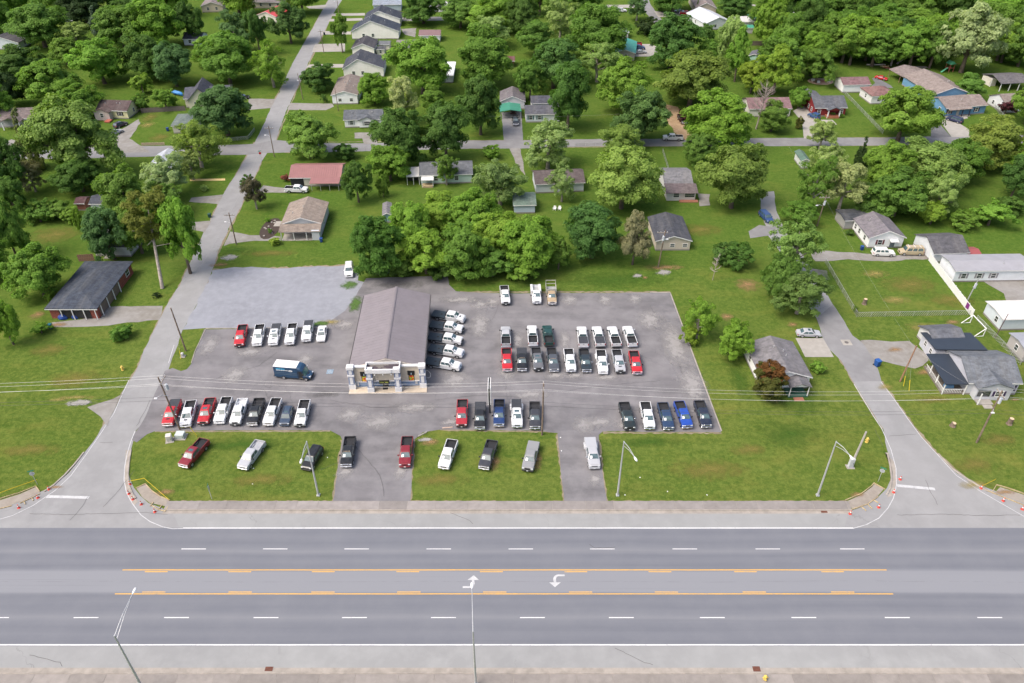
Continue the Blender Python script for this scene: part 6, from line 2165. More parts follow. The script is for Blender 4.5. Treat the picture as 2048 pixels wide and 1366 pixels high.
extra = [((UB1.x - .6, UB1.y, 11), (P(372, 702).x, P(372, 702).y, 10.2), 'service wire from the leaning pole up the left street'), ((P(372, 702).x, P(372, 702).y, 10.2), (P(473, 489).x, P(473, 489).y, 8.2), 'service wire above the gravel lot edge'),
         ((P(473, 489).x, P(473, 489).y, 8.2), (P(549, 314).x, P(549, 314).y, 9.0), 'service wire along the left street past the dark shrub'), ((P(549, 314).x, P(549, 314).y, 9.0), (P(606, 199).x, P(606, 199).y, 8.5), 'service wire above the cross street corner'),
         ((P(606, 199).x, P(606, 199).y, 8.5), (P(648, 106).x, P(648, 106).y, 8.5), 'service wire past the round dark tree'), ((P(1634, 452).x, P(1634, 452).y, 8.0), (P(1800, 763).x, P(1800, 763).y, 8.2), 'service wire over the fenced field to the reddish pole'),
         ((P(1800, 763).x, P(1800, 763).y, 8.2), (UB4.x, UB4.y, 10), 'service wire from reddish pole to the grey house pole'), ((P(1634, 452).x, P(1634, 452).y, 8.2), (P(1560, 340).x, P(1560, 340).y, 8.5), 'service wire north of the ivy wrapped pole'),
         ((P(980, 283).x, P(980, 283).y, 8), (P(1350, 270).x, P(1350, 270).y, 8), 'pale wire along the cross street in the centre')]
for a, b, lb in extra:
    wire('overhead_wire', a, b, .8, .009, WIREG, lb)

# yellow guy guards
YEL = plain('safety_yellow', (.62, .48, .03), .6)
for (a, b), lb in ((((362, 718), (359, 700)), 'yellow guy guard by the gravel lot entrance pole'), (((394, 873), (381, 855)), 'yellow guy guard on the verge behind the dark red pickup'), (((1807, 772), (1811, 752)), 'yellow guy guard next to the reddish pole'), (((1818, 782), (1820, 760)), 'yellow guy guard right of the reddish pole')):
    p0 = P(*a)
    t = thing('guy_wire', lb, 'guy wire', p0)
    q = P(*b, 2.4) - p0
    MB().tube([(0, 0, 0), q], .06, 6).build('guard', YEL, t)
    MB().tube([q, q * 2.4], .015, 4).build('cable', STEEL, t)


# traffic cones
def cone_meshes():
    m = MB()
    n = 12
    m.cbox(-.2, .2, -.2, .2, 0, .05, .03)
    m.loft([[(r * math.cos(2 * math.pi * i / n), r * math.sin(2 * math.pi * i / n), z) for i in range(n)] for r, z in ((.16, .05), (.03, .75))])
    c = MB()
    c.loft([[(r * math.cos(2 * math.pi * i / n), r * math.sin(2 * math.pi * i / n), z) for i in range(n)] for r, z in ((.115, .36), (.082, .53))], False, False)
    return m.mesh('cone_body', plain('cone_orange', (.50, .055, .04), .6)), c.mesh('collar', WHITE)


CB, CC = cone_meshes()
CONES = [((98, 979), 'lone at the kerb on the far left corner'), ((76, 996), 'beside the left stop bar'), ((38, 1016), 'leftmost along the left corner formwork'), ((260, 969), 'on the kerb left of the lot verge'), ((258, 988), 'at the top of the left ramp works'), ((266, 999), 'second along the left ramp works'),
         ((283, 1009), 'third along the left ramp works'), ((310, 1024), 'at the foot of the left ramp works'), ((1800, 959), 'above the right stop bar'), ((1787, 985), 'at the left end of the right stop bar'), ((1757, 1015), 'in front of the right ramp works'), ((1700, 1028), 'at the right end of the sidewalk'),
         ((1962, 977), 'at the top of the far right corner works'), ((2006, 1002), 'middle of the far right corner works'), ((2044, 1019), 'at the right frame edge')]
for (px, lb) in CONES:
    c = P(*px)
    t = thing('traffic_cone', 'orange traffic cone ' + lb, 'cone', (c.x, c.y, .03), random.random() * 6, 'orange traffic cones')
    o1 = obj('cone_body', CB, t)
    obj('collar', CC, t)
    t.scale = (1.1, 1.1, 1.05)

# corner ramps under construction: pit, timber forms
WETC = asphalt('fresh_screed', (.25, .225, .195), (.30, .27, .23), (.21, .18, .15), .4, 1.2)
for nm, pit, forms, lb in (
    ('ramp_pit_left', [(272, 976), (290, 968), (302, 980), (318, 992), (338, 1001), (330, 1012), (300, 1006), (284, 994)], [((272, 977), (291, 968)), ((291, 968), (304, 982), (320, 993), (340, 1001)), ((303, 1011), (318, 1020), (331, 1023)), ((301, 1013), (307, 1005)), ((318, 1020), (324, 1011)), ((331, 1023), (336, 1014))], 'timber formwork of the left ramp beside the verge'),
    ('ramp_pit_far_left', [(-20, 1006), (0, 1000), (40, 988), (72, 974), (80, 984), (50, 1000), (0, 1018), (-20, 1022)], [((-20, 1004), (0, 998), (40, 986), (72, 973)), ((72, 973), (80, 984)), ((-20, 1024), (0, 1018), (24, 1012)), ((40, 1007), (60, 998), (80, 988)), ((48, 1003), (51, 1009)), ((64, 996), (67, 1002))], 'timber formwork along the far left corner'),
    ('ramp_pit_right', [(1692, 1003), (1722, 990), (1744, 974), (1748, 968), (1768, 978), (1756, 992), (1735, 1008), (1705, 1018)], [((1690, 1001), (1722, 988), (1742, 973), (1748, 966)), ((1748, 967), (1770, 979)), ((1702, 1020), (1735, 1009), (1756, 994)), ((1722, 1013), (1732, 1022)), ((1735, 1009), (1744, 1018)), ((1745, 1000), (1756, 1006))], 'timber formwork of the right ramp beside the verge'),
    ('ramp_pit_far_right', [(1990, 984), (2000, 974), (2048, 990), (2100, 1010), (2100, 1022), (2040, 1004)], [((1985, 983), (1993, 970)), ((1993, 970), (2020, 978), (2060, 992)), ((1970, 980), (2010, 996), (2050, 1012))], 'timber formwork at the far right corner')):
    sheet(nm, pit, .034, WETC, .05)
    t = thing('formwork', lb, 'formwork', P(*pit[0]), 0, 'timber formwork at the corner ramps')
    for seg in forms:
        for a, b in zip(seg[:-1], seg[1:]):
            A, B = P(*a), P(*b)
            d = B - A
            o = MB().box(0, d.length, -.05, .05, .0, .17).build('board', LUMBER, t)
            o.location = A - t.location
            o.rotation_euler = (0, 0, math.atan2(d.y, d.x))
# caution tape
for a, b, c_, lb in (((-5, 988), (30, 975), (74, 960), 'yellow caution tape across the left verge corner'), ((259, 963), (288, 957), (338, 1000), 'yellow caution tape by the left ramp works'), ((1965, 972), (1990, 960), (1992, 958), 'yellow caution tape at the far right corner')):
    pts = [P(*a, .8), P(*b, .9), P(*c_, .7)]
    m = MB()
    for p, q in zip(pts[:-1], pts[1:]):
        m.quadf([p, q, q + Vector((0, 0, .1)), p + Vector((0, 0, .1))])
        m.quadf([p + Vector((0, .01, 0)), q + Vector((0, .01, 0)), q + Vector((0, .05, .1)), p + Vector((0, .05, .1))])
    tag(m.build('caution_tape', YEL), lb, 'tape')


# street name / stop signs
def street_sign(px, rz, label, panel='octagon'):
    b = P(*px)
    t = thing('road_sign', label, 'sign', (b.x, b.y, 0), rz)
    MB().box(-.035, .035, -.035, .035, 0, 3.0).build('post', STEEL, t)
    if panel == 'octagon':
        m = MB()
        m.prism([(.40 * math.cos(R(22.5 + 45 * i)), .40 * math.sin(R(22.5 + 45 * i))) for i in range(8)], -.012, .012)
        o = m.build('sign_panel', plain('sign_back', (.40, .43, .46), .4, .3), t)
        o.location = (0, -.05, 2.45)
        o.rotation_euler = (R(90), 0, 0)
        m = MB()
        m.prism([(.38 * math.cos(R(22.5 + 45 * i)), .38 * math.sin(R(22.5 + 45 * i))) for i in range(8)], -.006, .006)
        f = m.build('sign_face', plain('sign_red', (.48, .02, .025), .4), o)
        f.location = (0, 0, .02)
    else:
        o = MB().box(-.32, .32, -.07, -.045, 2.0, 2.9).build('sign_panel', plain('sign_back', (.40, .43, .46), .4, .3), t)
    MB().box(-.45, .45, -.012, .012, 3.0, 3.2).build('name_plate', plain('sign_green', (.02, .20, .12), .4), t)
    return t


street_sign((75, 969), R(200), 'road sign with green name plate on the left corner lawn')
street_sign((424, 998), R(100), 'road sign seen edge on at the front of the left verge', 'rect')
street_sign((1756, 963), R(150), 'road sign with green name plate by the right side street')
street_sign((523, 322), R(20), 'small red stop sign at the cross street corner')


# hydrants, cabinets, bins, drains
def hydrant(px, label):
    b = P(*px)
    t = thing('fire_hydrant', label, 'hydrant', (b.x, b.y, 0))
    HY = plain('hydrant_yellow', (.55, .40, .09), .55)
    n = 10
    MB().loft([[(r * math.cos(2 * math.pi * i / n), r * math.sin(2 * math.pi * i / n), z) for i in range(n)] for r, z in ((.22, 0), (.22, .06), (.15, .08), (.14, .62), (.19, .64), (.18, .72), (.08, .86), (.05, .92))]).build('barrel', HY, t)
    for s in (-1, 1):
        MB().tube([(s * .1, 0, .48), (s * .28, 0, .48)], .07, 8).build('outlet', HY, t)
    MB().tube([(0, -.1, .42), (0, -.3, .42)], .09, 8).build('outlet', HY, t)
    t.scale = (1.3, 1.3, 1.2)


hydrant((246, 740), 'pale yellow fire hydrant on the left lawn by the street')
hydrant((1733, 884), 'pale yellow fire hydrant beside the right side street')
hydrant((1529, 1360), 'bright yellow fire hydrant at the bottom edge')


def cabinet(px, w, d, h, rz, col, label):
    b = P(*px)
    t = thing('utility_cabinet', label, 'utility box', (b.x, b.y, 0), R(rz))
    o = MB().cbox(-w / 2, w / 2, -d / 2, d / 2, .08, h, .04).build('housing', SMOOTH, t)
    o.color = (*col, 1)
    MB().box(-w / 2 - .25, w / 2 + .25, -d / 2 - .25, d / 2 + .25, 0, .08).build('pad', CONCR, t)
    dd = MB().box(-w / 2 + .06, w / 2 - .06, -d / 2 - .02, -d / 2 - .001, .15, h - .12).build('door', SMOOTH, t)
    dd.color = (*k(col, .93), 1)
    MB().box(w / 2 - .2, w / 2 - .14, -d / 2 - .05, -d / 2 - .02, h * .45, h * .6).build('handle', TRIM, dd)


cabinet((340, 881), .9, .9, 1.35, 15, (.52, .50, .45), 'pale square utility cabinet at the verge corner')
cabinet((362, 874), 1.5, 1.2, .95, 0, (.42, .47, .46), 'low grey green utility cabinet at the foot of the leaning pole')
cabinet((1700, 934), .8, .5, 2.0, 0, (.46, .48, .50), 'grey meter cabinet on the wooden pole near the right street')
cabinet((366, 713), .5, .4, .9, 0, (.45, .45, .45), 'small grey pedestal by the gravel lot entrance pole')


def bin_(px, rz, label, col=(.015, .05, .19), sc=1.0):
    b = P(*px)
    t = thing('wheeled_bin', label, 'bin', (b.x, b.y, .03), R(rz), 'wheeled bins')
    m = MB()
    m.loft([[(-.26, -.28, .05), (.26, -.28, .05), (.26, .28, .05), (-.26, .28, .05)], [(-.34, -.38, 1.0), (.34, -.38, 1.0), (.34, .38, 1.0), (-.34, .38, 1.0)]])
    o = m.build('bin_body', SMOOTH, t)
    o.color = (*col, 1)
    o = MB().cbox(-.36, .36, -.42, .40, 1.005, 1.10, .04).build('lid', SMOOTH, t)
    o.color = (*k(col, 1.1), 1)
    for s in (-1, 1):
        MB().tube([(s * .24, .33, .12), (s * .32, .33, .12)], .12, 10).build('wheel', RUBBER, t)
    MB().tube([(-.25, .45, 1.0), (.25, .45, 1.0)], .025, 6).build('handle', TRIM, t)
    t.scale = (sc,) * 3


bin_((1753, 732), 20, 'blue wheeled bin at the edge of the right side street', (.015, .07, .24), 1.35)
bin_((643, 484), 0, 'dark blue wheeled bin beside the tan roofed house')
bin_((1723, 500), 0, 'dark blue wheeled bin in front of the white house')
bin_((102, 657), 0, 'teal wheeled bin by the bush left of the brick house', (.01, .10, .14))
bin_((420, 435), 0, 'dark green wheeled bin on the grass left of the street', (.015, .06, .05))
bin_((336, 262), 0, 'blue wheeled bin by the green roofed house')
bin_((649, 70), 0, 'dark wheeled bin by the third row driveway', (.02, .03, .04))
bin_((668, 207), 0, 'blue wheeled bin beside the brown roofed row house')
for i, (px, lb) in enumerate((((127, 637), 'left blue tarpaulin heap under the brick house carport'), ((152, 635), 'right blue tarpaulin heap under the brick house carport'))):
    b = P(*px)
    m = MB()
    n = 12
    rings = []
    for z, r in ((0, .95), (.4, 1.0), (.8, .8), (1.05, .4)):
        rings.append([((r + random.uniform(-.12, .12)) * math.cos(2 * math.pi * j / n), (r * .7 + random.uniform(-.1, .1)) * math.sin(2 * math.pi * j / n), z) for j in range(n)])
    m.loft(rings)
    o = m.build('tarpaulin', plain('tarp_blue', (.015, .05, .22), .45), None)
    o.location = b
    tag(o, lb, 'tarpaulin')


def drain(px, w, d, label):
    b = P(*px)
    t = thing('storm_drain', label, 'drain', (b.x, b.y, .03), 0, 'storm drains')
    MB().box(-w / 2, w / 2, -d / 2, d / 2, -.02, .012).build('frame', plain('rusty_iron', (.10, .035, .022), .8), t)
    for i in range(int(w / .16)):
        x = -w / 2 + .1 + i * .16
        MB().box(x, x + .05, -d / 2 + .04, d / 2 - .04, .013, .03).build('bar', plain('rusty_iron_bar', (.14, .06, .04), .8), t)


drain((1648, 1023), 1.0, .55, 'rusty storm drain at the right end of the far kerb')
drain((538, 1338), 1.0, .6, 'rusty storm drain in the near gutter at lower left')
drain((1513, 1338), .95, .7, 'rusty storm drain in the near gutter at lower right')
mh = P(1693, 685)
t = thing('manhole', 'round manhole cover in a pale square on the right side street', 'manhole', (mh.x, mh.y, .028))
MB().box(-.95, .95, -.95, .95, -.02, .004).build('surround', CONC, t)
MB().tube([(0, 0, -.02), (0, 0, .014)], .42, 18).build('cover', plain('cast_iron', (.10, .09, .085), .7), t)

# white vinyl fence behind the field: one panel per bay
f0, f1 = P(1857, 521), P(1943, 634)
d = f1 - f0
nb = 10
t = thing('panel_fence', 'white solid panel fence running down to the goal frame', 'fence', f0, math.atan2(d.y, d.x))
st = d.length / nb
for i in range(nb):
    MB().box(i * st + .08, (i + 1) * st - .08, -.03, .03, .06, 1.8).build('panel', WHITE, t)
for i in range(nb + 1):
    MB().cbox(i * st - .07, i * st + .07, -.07, .07, 0, 1.95, .02).build('post', WHITE, t)
bl = MB().quadf([(0, -.075, .3), (1.3, -.075, .5), (1.25, -.075, 1.75), (.05, -.075, 1.7)]).build('purple_blanket', plain('purple_cloth', (.16, .02, .15), .9))
q = f0 + d * .86
bl.location = q
bl.rotation_euler = (0, 0, math.atan2(d.y, d.x))
tag(bl, 'purple cloth hung over the white panel fence', 'cloth')


# chain link
def chain_mat():
    m = NT('chain_link')
    w1 = m.n('ShaderNodeTexWave', wave_type='BANDS', bands_direction='DIAGONAL')
    w1.inputs['Scale'].default_value = 1.6
    m.l(m.coord(), w1.inputs['Vector'])
    a = m.math('GREATER_THAN', w1.outputs[0], .80)
    m.done((.40, .41, .41), .5, .3)
    tr = m.n('ShaderNodeBsdfTransparent')
    mx = m.n('ShaderNodeMixShader')
    m.l(a, mx.inputs[0])
    m.l(tr.outputs[0], mx.inputs[1])
    m.l(m.b.outputs[0], mx.inputs[2])
    m.l(mx.outputs[0], m.t.nodes['Material Output'].inputs['Surface'])
    return m.mat


CHAIN = chain_mat()


def chain_fence(pxs, label, h=1.2):
    p0 = P(*pxs[0])
    t = thing('chain_link_fence', label, 'fence', p0)
    for a, b in zip(pxs[:-1], pxs[1:]):
        A, B = P(*a) - p0, P(*b) - p0
        L = (B - A).length
        n = max(1, int(L / 3))
        for i in range(n + 1):
            q = A.lerp(B, i / n)
            MB().tube([q, q + Vector((0, 0, h + .05))], .035, 5).build('post', STEEL, t)
        MB().tube([A + Vector((0, 0, h)), B + Vector((0, 0, h))], .028, 5).build('top_rail', STEEL, t)
        MB().quadf([A + Vector((0, 0, .03)), B + Vector((0, 0, .03)), B + Vector((0, 0, h)), A + Vector((0, 0, h))]).build('mesh_panel', CHAIN, t)


chain_fence([(1650, 526), (1713, 634), (1938, 630)], 'chain link fence enclosing the field by the right street')
chain_fence([(1952, 640), (2040, 730)], 'chain link fence beside the thin dark pole')
chain_fence([(1648, 148), (1690, 190), (1765, 268)], 'chain link fence between the red house and the white garage')
chain_fence([(1325, 305), (1336, 340)], 'short chain link fence above the grey roofed house')
chain_fence([(1978, 205), (2010, 240)], 'chain link fence between the blue house and the right edge house')
chain_fence([(453, 283), (497, 279), (510, 262)], 'pale rail fence at the street corner below the bluish tree', 1.1)
chain_fence([(1212, 290), (1150, 293)], 'short wire fence along the cross street in the centre', 1.0)

# weathered timber fences
def plank_fence(a, b, h, label, col):
    A, B = P(*a), P(*b)
    d = B - A
    t = thing('plank_fence', label, 'fence', A, math.atan2(d.y, d.x))
    n = min(60, int(d.length / .45))
    s = d.length / n
    m = MB().box(.01, s - .02, -.02, .02, 0, h)
    me = m.mesh('plank', plain('weathered_' + str(int(col[0] * 1000)), col, .95, 0, .1, .3))
    for i in range(n):
        obj('plank', me, t, (i * s, 0, random.uniform(-.06, .04)))
    MB().box(0, d.length, .022, .07, h * .7, h * .78).build('rail', LUMBER, t)


plank_fence((283, 226), (372, 221), 1.6, 'grey plank fence behind the yard tree left of the cream house', (.14, .12, .11))
plank_fence((1500, 91), (1540, 91), 1.8, 'dark plank fence among the trees at the upper right', (.12, .10, .085))
plank_fence((158, 523), (190, 521), 1.8, 'short broken plank fence behind the brick house', (.20, .12, .09))
plank_fence((283, 291), (330, 290), .9, 'low rustic rail fence by the cross street at left', (.35, .29, .20))

# football goal frame
g0 = P(1940, 645)
g1 = P(1966, 672)
dv_ = g1 - g0
t = thing('goal_frame', 'white football goal frame lying beside the chain link fence', 'goal', g0, math.atan2(dv_.y, dv_.x))
L_ = dv_.length
for i, seg in enumerate(([(0, 0, 0), (0, 0, 1.9)], [(L_, 0, 0), (L_, 0, 1.9)], [(0, 0, 1.9), (L_, 0, 1.9)], [(0, 0, 1.9), (0, -1.9, 0), (0, 0, 0)], [(L_, 0, 1.9), (L_, -1.9, 0), (L_, 0, 0)])):
    MB().tube(seg, .09, 6).build('upright' if i < 2 else ('crossbar' if i == 2 else 'brace'), WHITE, t)
# pair of garden chairs
for px, lb in (((1109, 420), 'left white garden chair on the shaded lawn'), ((1119, 420), 'right white garden chair on the shaded lawn')):
    b = P(*px)
    t = thing('garden_chair', lb, 'chair', b, R(random.uniform(-20, 20)))
    MB().box(-.35, .35, -.3, .35, .32, .38).build('seat', WHITE, t)
    MB().box(-.33, .33, .33, .40, .38, 1.05).build('backrest', WHITE, t)
    for s in (-1, 1):
        MB().box(s * .38 - .06, s * .38 + .06, -.4, .4, .58, .63).build('armrest', WHITE, t)
        for y in (-.3, .3):
            MB().box(s * .33 - .04, s * .33 + .04, y - .04, y + .04, 0, .58).build('leg', WHITE, t)
# playset
b = P(1897, 143)
t = thing('playset', 'red timber playset with green roof behind the blue house', 'playset', b, R(20))
PSM = plain('playset_timber', (.25, .07, .05), .8)
for x in (-1, 1):
    for y in (-1, 1):
        MB().box(x - .08, x + .08, y - .08, y + .08, 0, 3.0).build('post', PSM, t)
MB().box(-1.05, 1.05, -1.05, 1.05, 1.4, 1.5).build('platform', PSM, t)
MB().loft([[(-1.3, y, 3.0), (0, y, 3.9), (1.3, y, 3.0)] for y in (-1.3, 1.3)]).build('roof', plain('playset_green', (.08, .32, .18), .6), t)
MB().loft([[(-1.1, y, 1.5), (-3.6, y, .1), (-3.6, y, .2), (-1.1, y, 1.6)] for y in (-.35, .35)]).build('slide', plain('playset_green', (.08, .32, .18), .6), t)
MB().tube([(1, 0, 2.6), (4.2, 0, 2.6)], .08, 6).build('swing_beam', PSM, t)
# round garden bed with white furniture at the red house, debris pile, firewood
b = P(1641, 163)
t = thing('fire_pit_patio', 'round brick edged patio behind the red house', 'patio', b)
MB().prism([(4.6 * math.cos(R(i * 20)), 3.6 * math.sin(R(i * 20))) for i in range(18)], 0, .10).build('paving', plain('patio_brick', (.36, .26, .20), .9, 0, .1, .3), t)
MB().prism([(2.6 * math.cos(R(i * 20)), 1.6 * math.sin(R(i * 20))) for i in range(18)], .1, .2).build('brick_ring', plain('patio_red', (.30, .14, .10), .9), t)
for x, y in ((-2.6, .5), (2.7, -.6), (-1.4, -1.5)):
    MB().cbox(x - .6, x + .6, y - .5, y + .5, .1, .75, .08).build('white_seat', WHITE, t)
b = P(1771, 137)
t = thing('debris_pile', 'pile of brown scrap timber at the wood edge', 'debris', b)
for i in range(14):
    o = MB().box(-1.2, 1.2, -.1, .1, 0, .14).build('plank', LUMBER if i % 3 else PSM, t)
    o.location = (random.uniform(-1.2, 1.2), random.uniform(-.8, .8), .1 + i * .07)
    o.rotation_euler = (random.uniform(-.2, .2), random.uniform(-.2, .2), random.uniform(0, 3))
b = P(1752, 130)
tag(MB().box(-3.5, 3.5, -.25, .25, 0, .35).build('white_log', plain('bleached_log', (.55, .52, .47), .8)), 'long white plank stack lying at the wood edge', 'planks').location = b
# garden bed by the tan house
b = P(541, 457)
t = thing('flower_bed', 'dark mulch flower bed with pale stones beside the tan roofed house', 'flower bed', b)
MB().prism([(2.4 * math.cos(R(i * 24)), 5.5 * math.sin(R(i * 24))) for i in range(15)], 0, .08).build('mulch', plain('mulch', (.045, .032, .026), .95), t)
for i in range(9):
    o = MB().cbox(-.25, .25, -.2, .2, 0, .25, .08).build('stone', CONCR, t)
    o.location = (random.uniform(-1.8, 1.8), random.uniform(-4, 4), .06)
MB().cbox(.5, 2.4, 1.0, 3.6, 0, .16, .05).build('patio_stone', CONC, t)
# blue pool and covers
b = P(356, 190)
t = thing('boat', 'blue boat on a trailer beside the cream house', 'boat', b, R(-35))
MB().loft([[(x, -w, 1.0), (x, -w * .75, .45), (x, 0, .3), (x, w * .75, .45), (x, w, 1.0)] for x, w in ((-2.6, .95), (0, 1.05), (1.8, .7), (2.8, .05))]).build('hull', plain('boat_blue', (.05, .20, .48), .35), t)
MB().box(-2.3, 1.2, -.7, .7, .95, 1.03).build('cover', plain('boat_cover', (.10, .27, .55), .8), t)
for s in (-1, 1):
    obj('wheel', WT2, t, (-.6, s * .9, .34))
# scattered white litter on the verge
for i, px in enumerate([(1280, 955), (1335, 983), (1414, 990), (1250, 990), (507, 937), (655, 915), (505, 968), (1121, 875), (1123, 902), (640, 988)]):
    b = P(*px)
    o = MB().cbox(-.10, .10, -.07, .07, 0, .06, .02).build('litter', PAPER)
    o.location = b
    o.rotation_euler = (0, 0, i)
    tag(o, 'small white scrap of litter on the grass', 'litter', 'litter on the verge')
b = P(845, 869)
o = MB().box(-.9, .9, -.1, .1, 0, .16).build('wheel_stop', CONCR)
o.location = b
o.rotation_euler = (0, 0, R(38))
tag(o, 'loose white concrete wheel stop at the driveway corner', 'wheel stop')
b = P(895, 856)
o = MB().box(-.9, .9, -.1, .1, 0, .16).build('wheel_stop', plain('rusty_concrete', (.40, .30, .24), .9))
o.location = b
o.rotation_euler = (0, 0, R(8))
tag(o, 'reddish concrete wheel stop left of the centre front row', 'wheel stop')
# tree stumps
for px, lb in (((1905, 852), 'cut stump with pale top on the right lawn'), ((2018, 848), 'tall split stump by the grey house pole'), ((1728, 608), 'weathered stump inside the fenced field')):
    b = P(*px)
    t = thing('tree_stump', lb, 'stump', b)
    MB().tube([(0, 0, 0), (0, 0, .3), (.05, 0, .7 if 'cut' in lb else 1.3)], [.55, .42, .4], 9).build('stump', WOODP, t)
    MB().tube([(.05, 0, .7 if 'cut' in lb else 1.3), (.05, 0, (.7 if 'cut' in lb else 1.3) + .02)], .36, 9).build('cut_face', plain('cut_wood', (.50, .38, .25), .9), t)
# ================================================================ trees and shrubs
def leaf_material():
    m = NT('foliage')
    oi = m.n('ShaderNodeObjectInfo')
    at = m.n('ShaderNodeAttribute', attribute_name='leafvar')
    v = at.outputs['Fac']
    lo = m.mix(1.0, oi.outputs['Color'], (.62, .70, .50), 'MULTIPLY')
    hi = m.mix(1.0, oi.outputs['Color'], (1.55, 1.45, 1.15), 'MULTIPLY')
    c = m.mix(v, lo, hi)
    m.done(c, .6, 0, .15)
    tl = m.n('ShaderNodeBsdfTranslucent')
    m.l(m.mix(1.0, c, (1.15, 1.25, .55), 'MULTIPLY'), tl.inputs['Color'])
    mx = m.n('ShaderNodeMixShader')
    mx.inputs[0].default_value = .45
    m.l(m.b.outputs[0], mx.inputs[1])
    m.l(tl.outputs[0], mx.inputs[2])
    m.l(mx.outputs[0], m.t.nodes['Material Output'].inputs['Surface'])
    return m.mat


LEAF = leaf_material()
BARK = plain('bark', (.125, .10, .08), .95, 0, .1, .35, 2.0)
BARKP = plain('pale_bark', (.27, .24, .21), .95, 0, .1, .3, 2.0)


def unit(v):
    return v / np.maximum(np.linalg.norm(v, axis=-1, keepdims=True), 1e-9)


def leaves_mesh(name, pts, nrm, size, var, rng, aspect=.62):
    n = len(pts)
    a = unit(rng.normal(size=(n, 3)))
    t1 = unit(np.cross(nrm, a))
    t2 = np.cross(nrm, t1)
    s = size * rng.uniform(.5, 1.6, (n, 1))
    bend = nrm * s * .18
    v = np.stack([pts - t1 * s, pts + t2 * s * aspect + bend, pts + t1 * s, pts - t2 * s * aspect + bend], 1).reshape(-1, 3)
    me = bpy.data.meshes.new(name)
    me.vertices.add(4 * n)
    me.vertices.foreach_set('co', v.astype(np.float32).ravel())
    me.loops.add(4 * n)
    me.loops.foreach_set('vertex_index', np.arange(4 * n, dtype=np.int32))
    me.polygons.add(n)
    me.polygons.foreach_set('loop_start', np.arange(0, 4 * n, 4, dtype=np.int32))
    me.polygons.foreach_set('loop_total', np.full(n, 4, dtype=np.int32))
    at = me.attributes.new('leafvar', 'FLOAT', 'FACE')
    at.data.foreach_set('value', var.astype(np.float32))
    me.materials.append(LEAF)
    me.update()
    return me


def crown(name, seed, kind, nleaf=11000, size=.052):
    rng = np.random.default_rng(seed)
    if kind in ('broad', 'airy', 'bush', 'oval'):
        nl = {'broad': 54, 'airy': 40, 'bush': 30, 'oval': 40}[kind]
        d = unit(rng.normal(size=(nl, 3)))
        if kind != 'bush':
            d[:, 2] = np.where(d[:, 2] < -.8, -d[:, 2], d[:, 2])
        rad = rng.uniform(.45, .80, (nl, 1))
        rad[: nl // 5] *= .55
        c = d * rad
        # uneven outline: stretch a few sectors
        az = np.arctan2(c[:, 1], c[:, 0])
        wob = 1 + .16 * np.sin(az * 2 + seed) + .10 * np.sin(az * 3 + seed * 1.7)
        c[:, :2] *= wob[:, None]
        lr = rng.uniform(.17, .38, nl) if kind != 'airy' else rng.uniform(.15, .30, nl)
        if kind == 'oval':
            c[:, :2] *= (1.05 - .35 * np.clip(c[:, 2:3], -1, 1))
        sq = .78
    elif kind == 'cone':
        nl = 60
        z = rng.uniform(-1, .92, nl) ** 1
        rr = (1 - (z + 1) / 2) * .78 + .06
        a = rng.uniform(0, 2 * np.pi, nl)
        c = np.stack([np.cos(a) * rr * rng.uniform(.5, 1, nl), np.sin(a) * rr * rng.uniform(.5, 1, nl), z], 1)
        lr = (1 - (z + 1) / 2) * .22 + .10
        sq = .8
    elif kind == 'pine':
        nl = 34
        a = rng.uniform(0, 2 * np.pi, nl)
        z = rng.uniform(-.75, .9, nl)
        rr = rng.uniform(.25, .85, nl) * (1 - .35 * np.abs(z - .1))
        c = np.stack([np.cos(a) * rr, np.sin(a) * rr, z], 1)
        lr = rng.uniform(.16, .30, nl)
        sq = .42
    elif kind == 'hedge':
        nl = 34
        c = np.stack([rng.uniform(-.9, .9, nl), rng.uniform(-.5, .5, nl), rng.uniform(-.8, .6, nl)], 1)
        lr = rng.uniform(.22, .34, nl)
        sq = .9
    # every bough carries smaller sprays, so the outline stays ragged
    ns = {'broad': 7, 'oval': 7, 'airy': 6, 'bush': 5, 'cone': 4, 'pine': 7, 'hedge': 5}[kind]
    sd = unit(rng.normal(size=(nl * ns, 3)) + np.array([0, 0, .35]))
    par = np.repeat(np.arange(nl), ns)
    sc_ = np.array([1, 1, sq])
    c2 = c[par] + sd * (lr[par] * rng.uniform(.55, 1.0, nl * ns))[:, None] * sc_
    lr2 = lr[par] * rng.uniform(.26, .58, nl * ns)
    n2 = len(c2)
    w = lr2 ** 2
    idx = rng.choice(n2, size=int(nleaf * 1.9), p=w / w.sum())
    dd = unit(rng.normal(size=(len(idx), 3)))
    dd[:, 2] = np.where((dd[:, 2] < -.2) & (rng.random(len(idx)) < .6), -dd[:, 2], dd[:, 2])
    r = lr2[idx][:, None] * (1.12 - .75 * rng.random((len(idx), 1)) ** 2.2)
    p = c2[idx] + dd * r * np.array([1, 1, .72])
    keep = np.ones(len(idx), bool)
    for j in range(nl):
        q = (p - c[j]) / sc_
        ins = (np.linalg.norm(q, axis=1) < lr[j] * .62) & (par[idx] != j)
        keep &= ~(ins & (rng.random(len(idx)) < .9))
    p, dd, idx = p[keep][:nleaf], dd[keep][:nleaf], idx[keep][:nleaf]
    out = unit(c2[idx] * np.array([1, 1, .8]) + 1e-6)
    nrm = unit(dd * .55 + out * .55 + rng.normal(size=p.shape) * .42 + np.array([0, 0, .45]))
    lv = rng.uniform(.3, .7, nl)
    lv2 = lv[par] + rng.uniform(-.15, .15, n2)
    var = np.clip(lv2[idx] * .65 + rng.uniform(0, .5, len(p)) - .05, 0, 1)
    return leaves_mesh(name, p, nrm, size, var, rng), c, lr


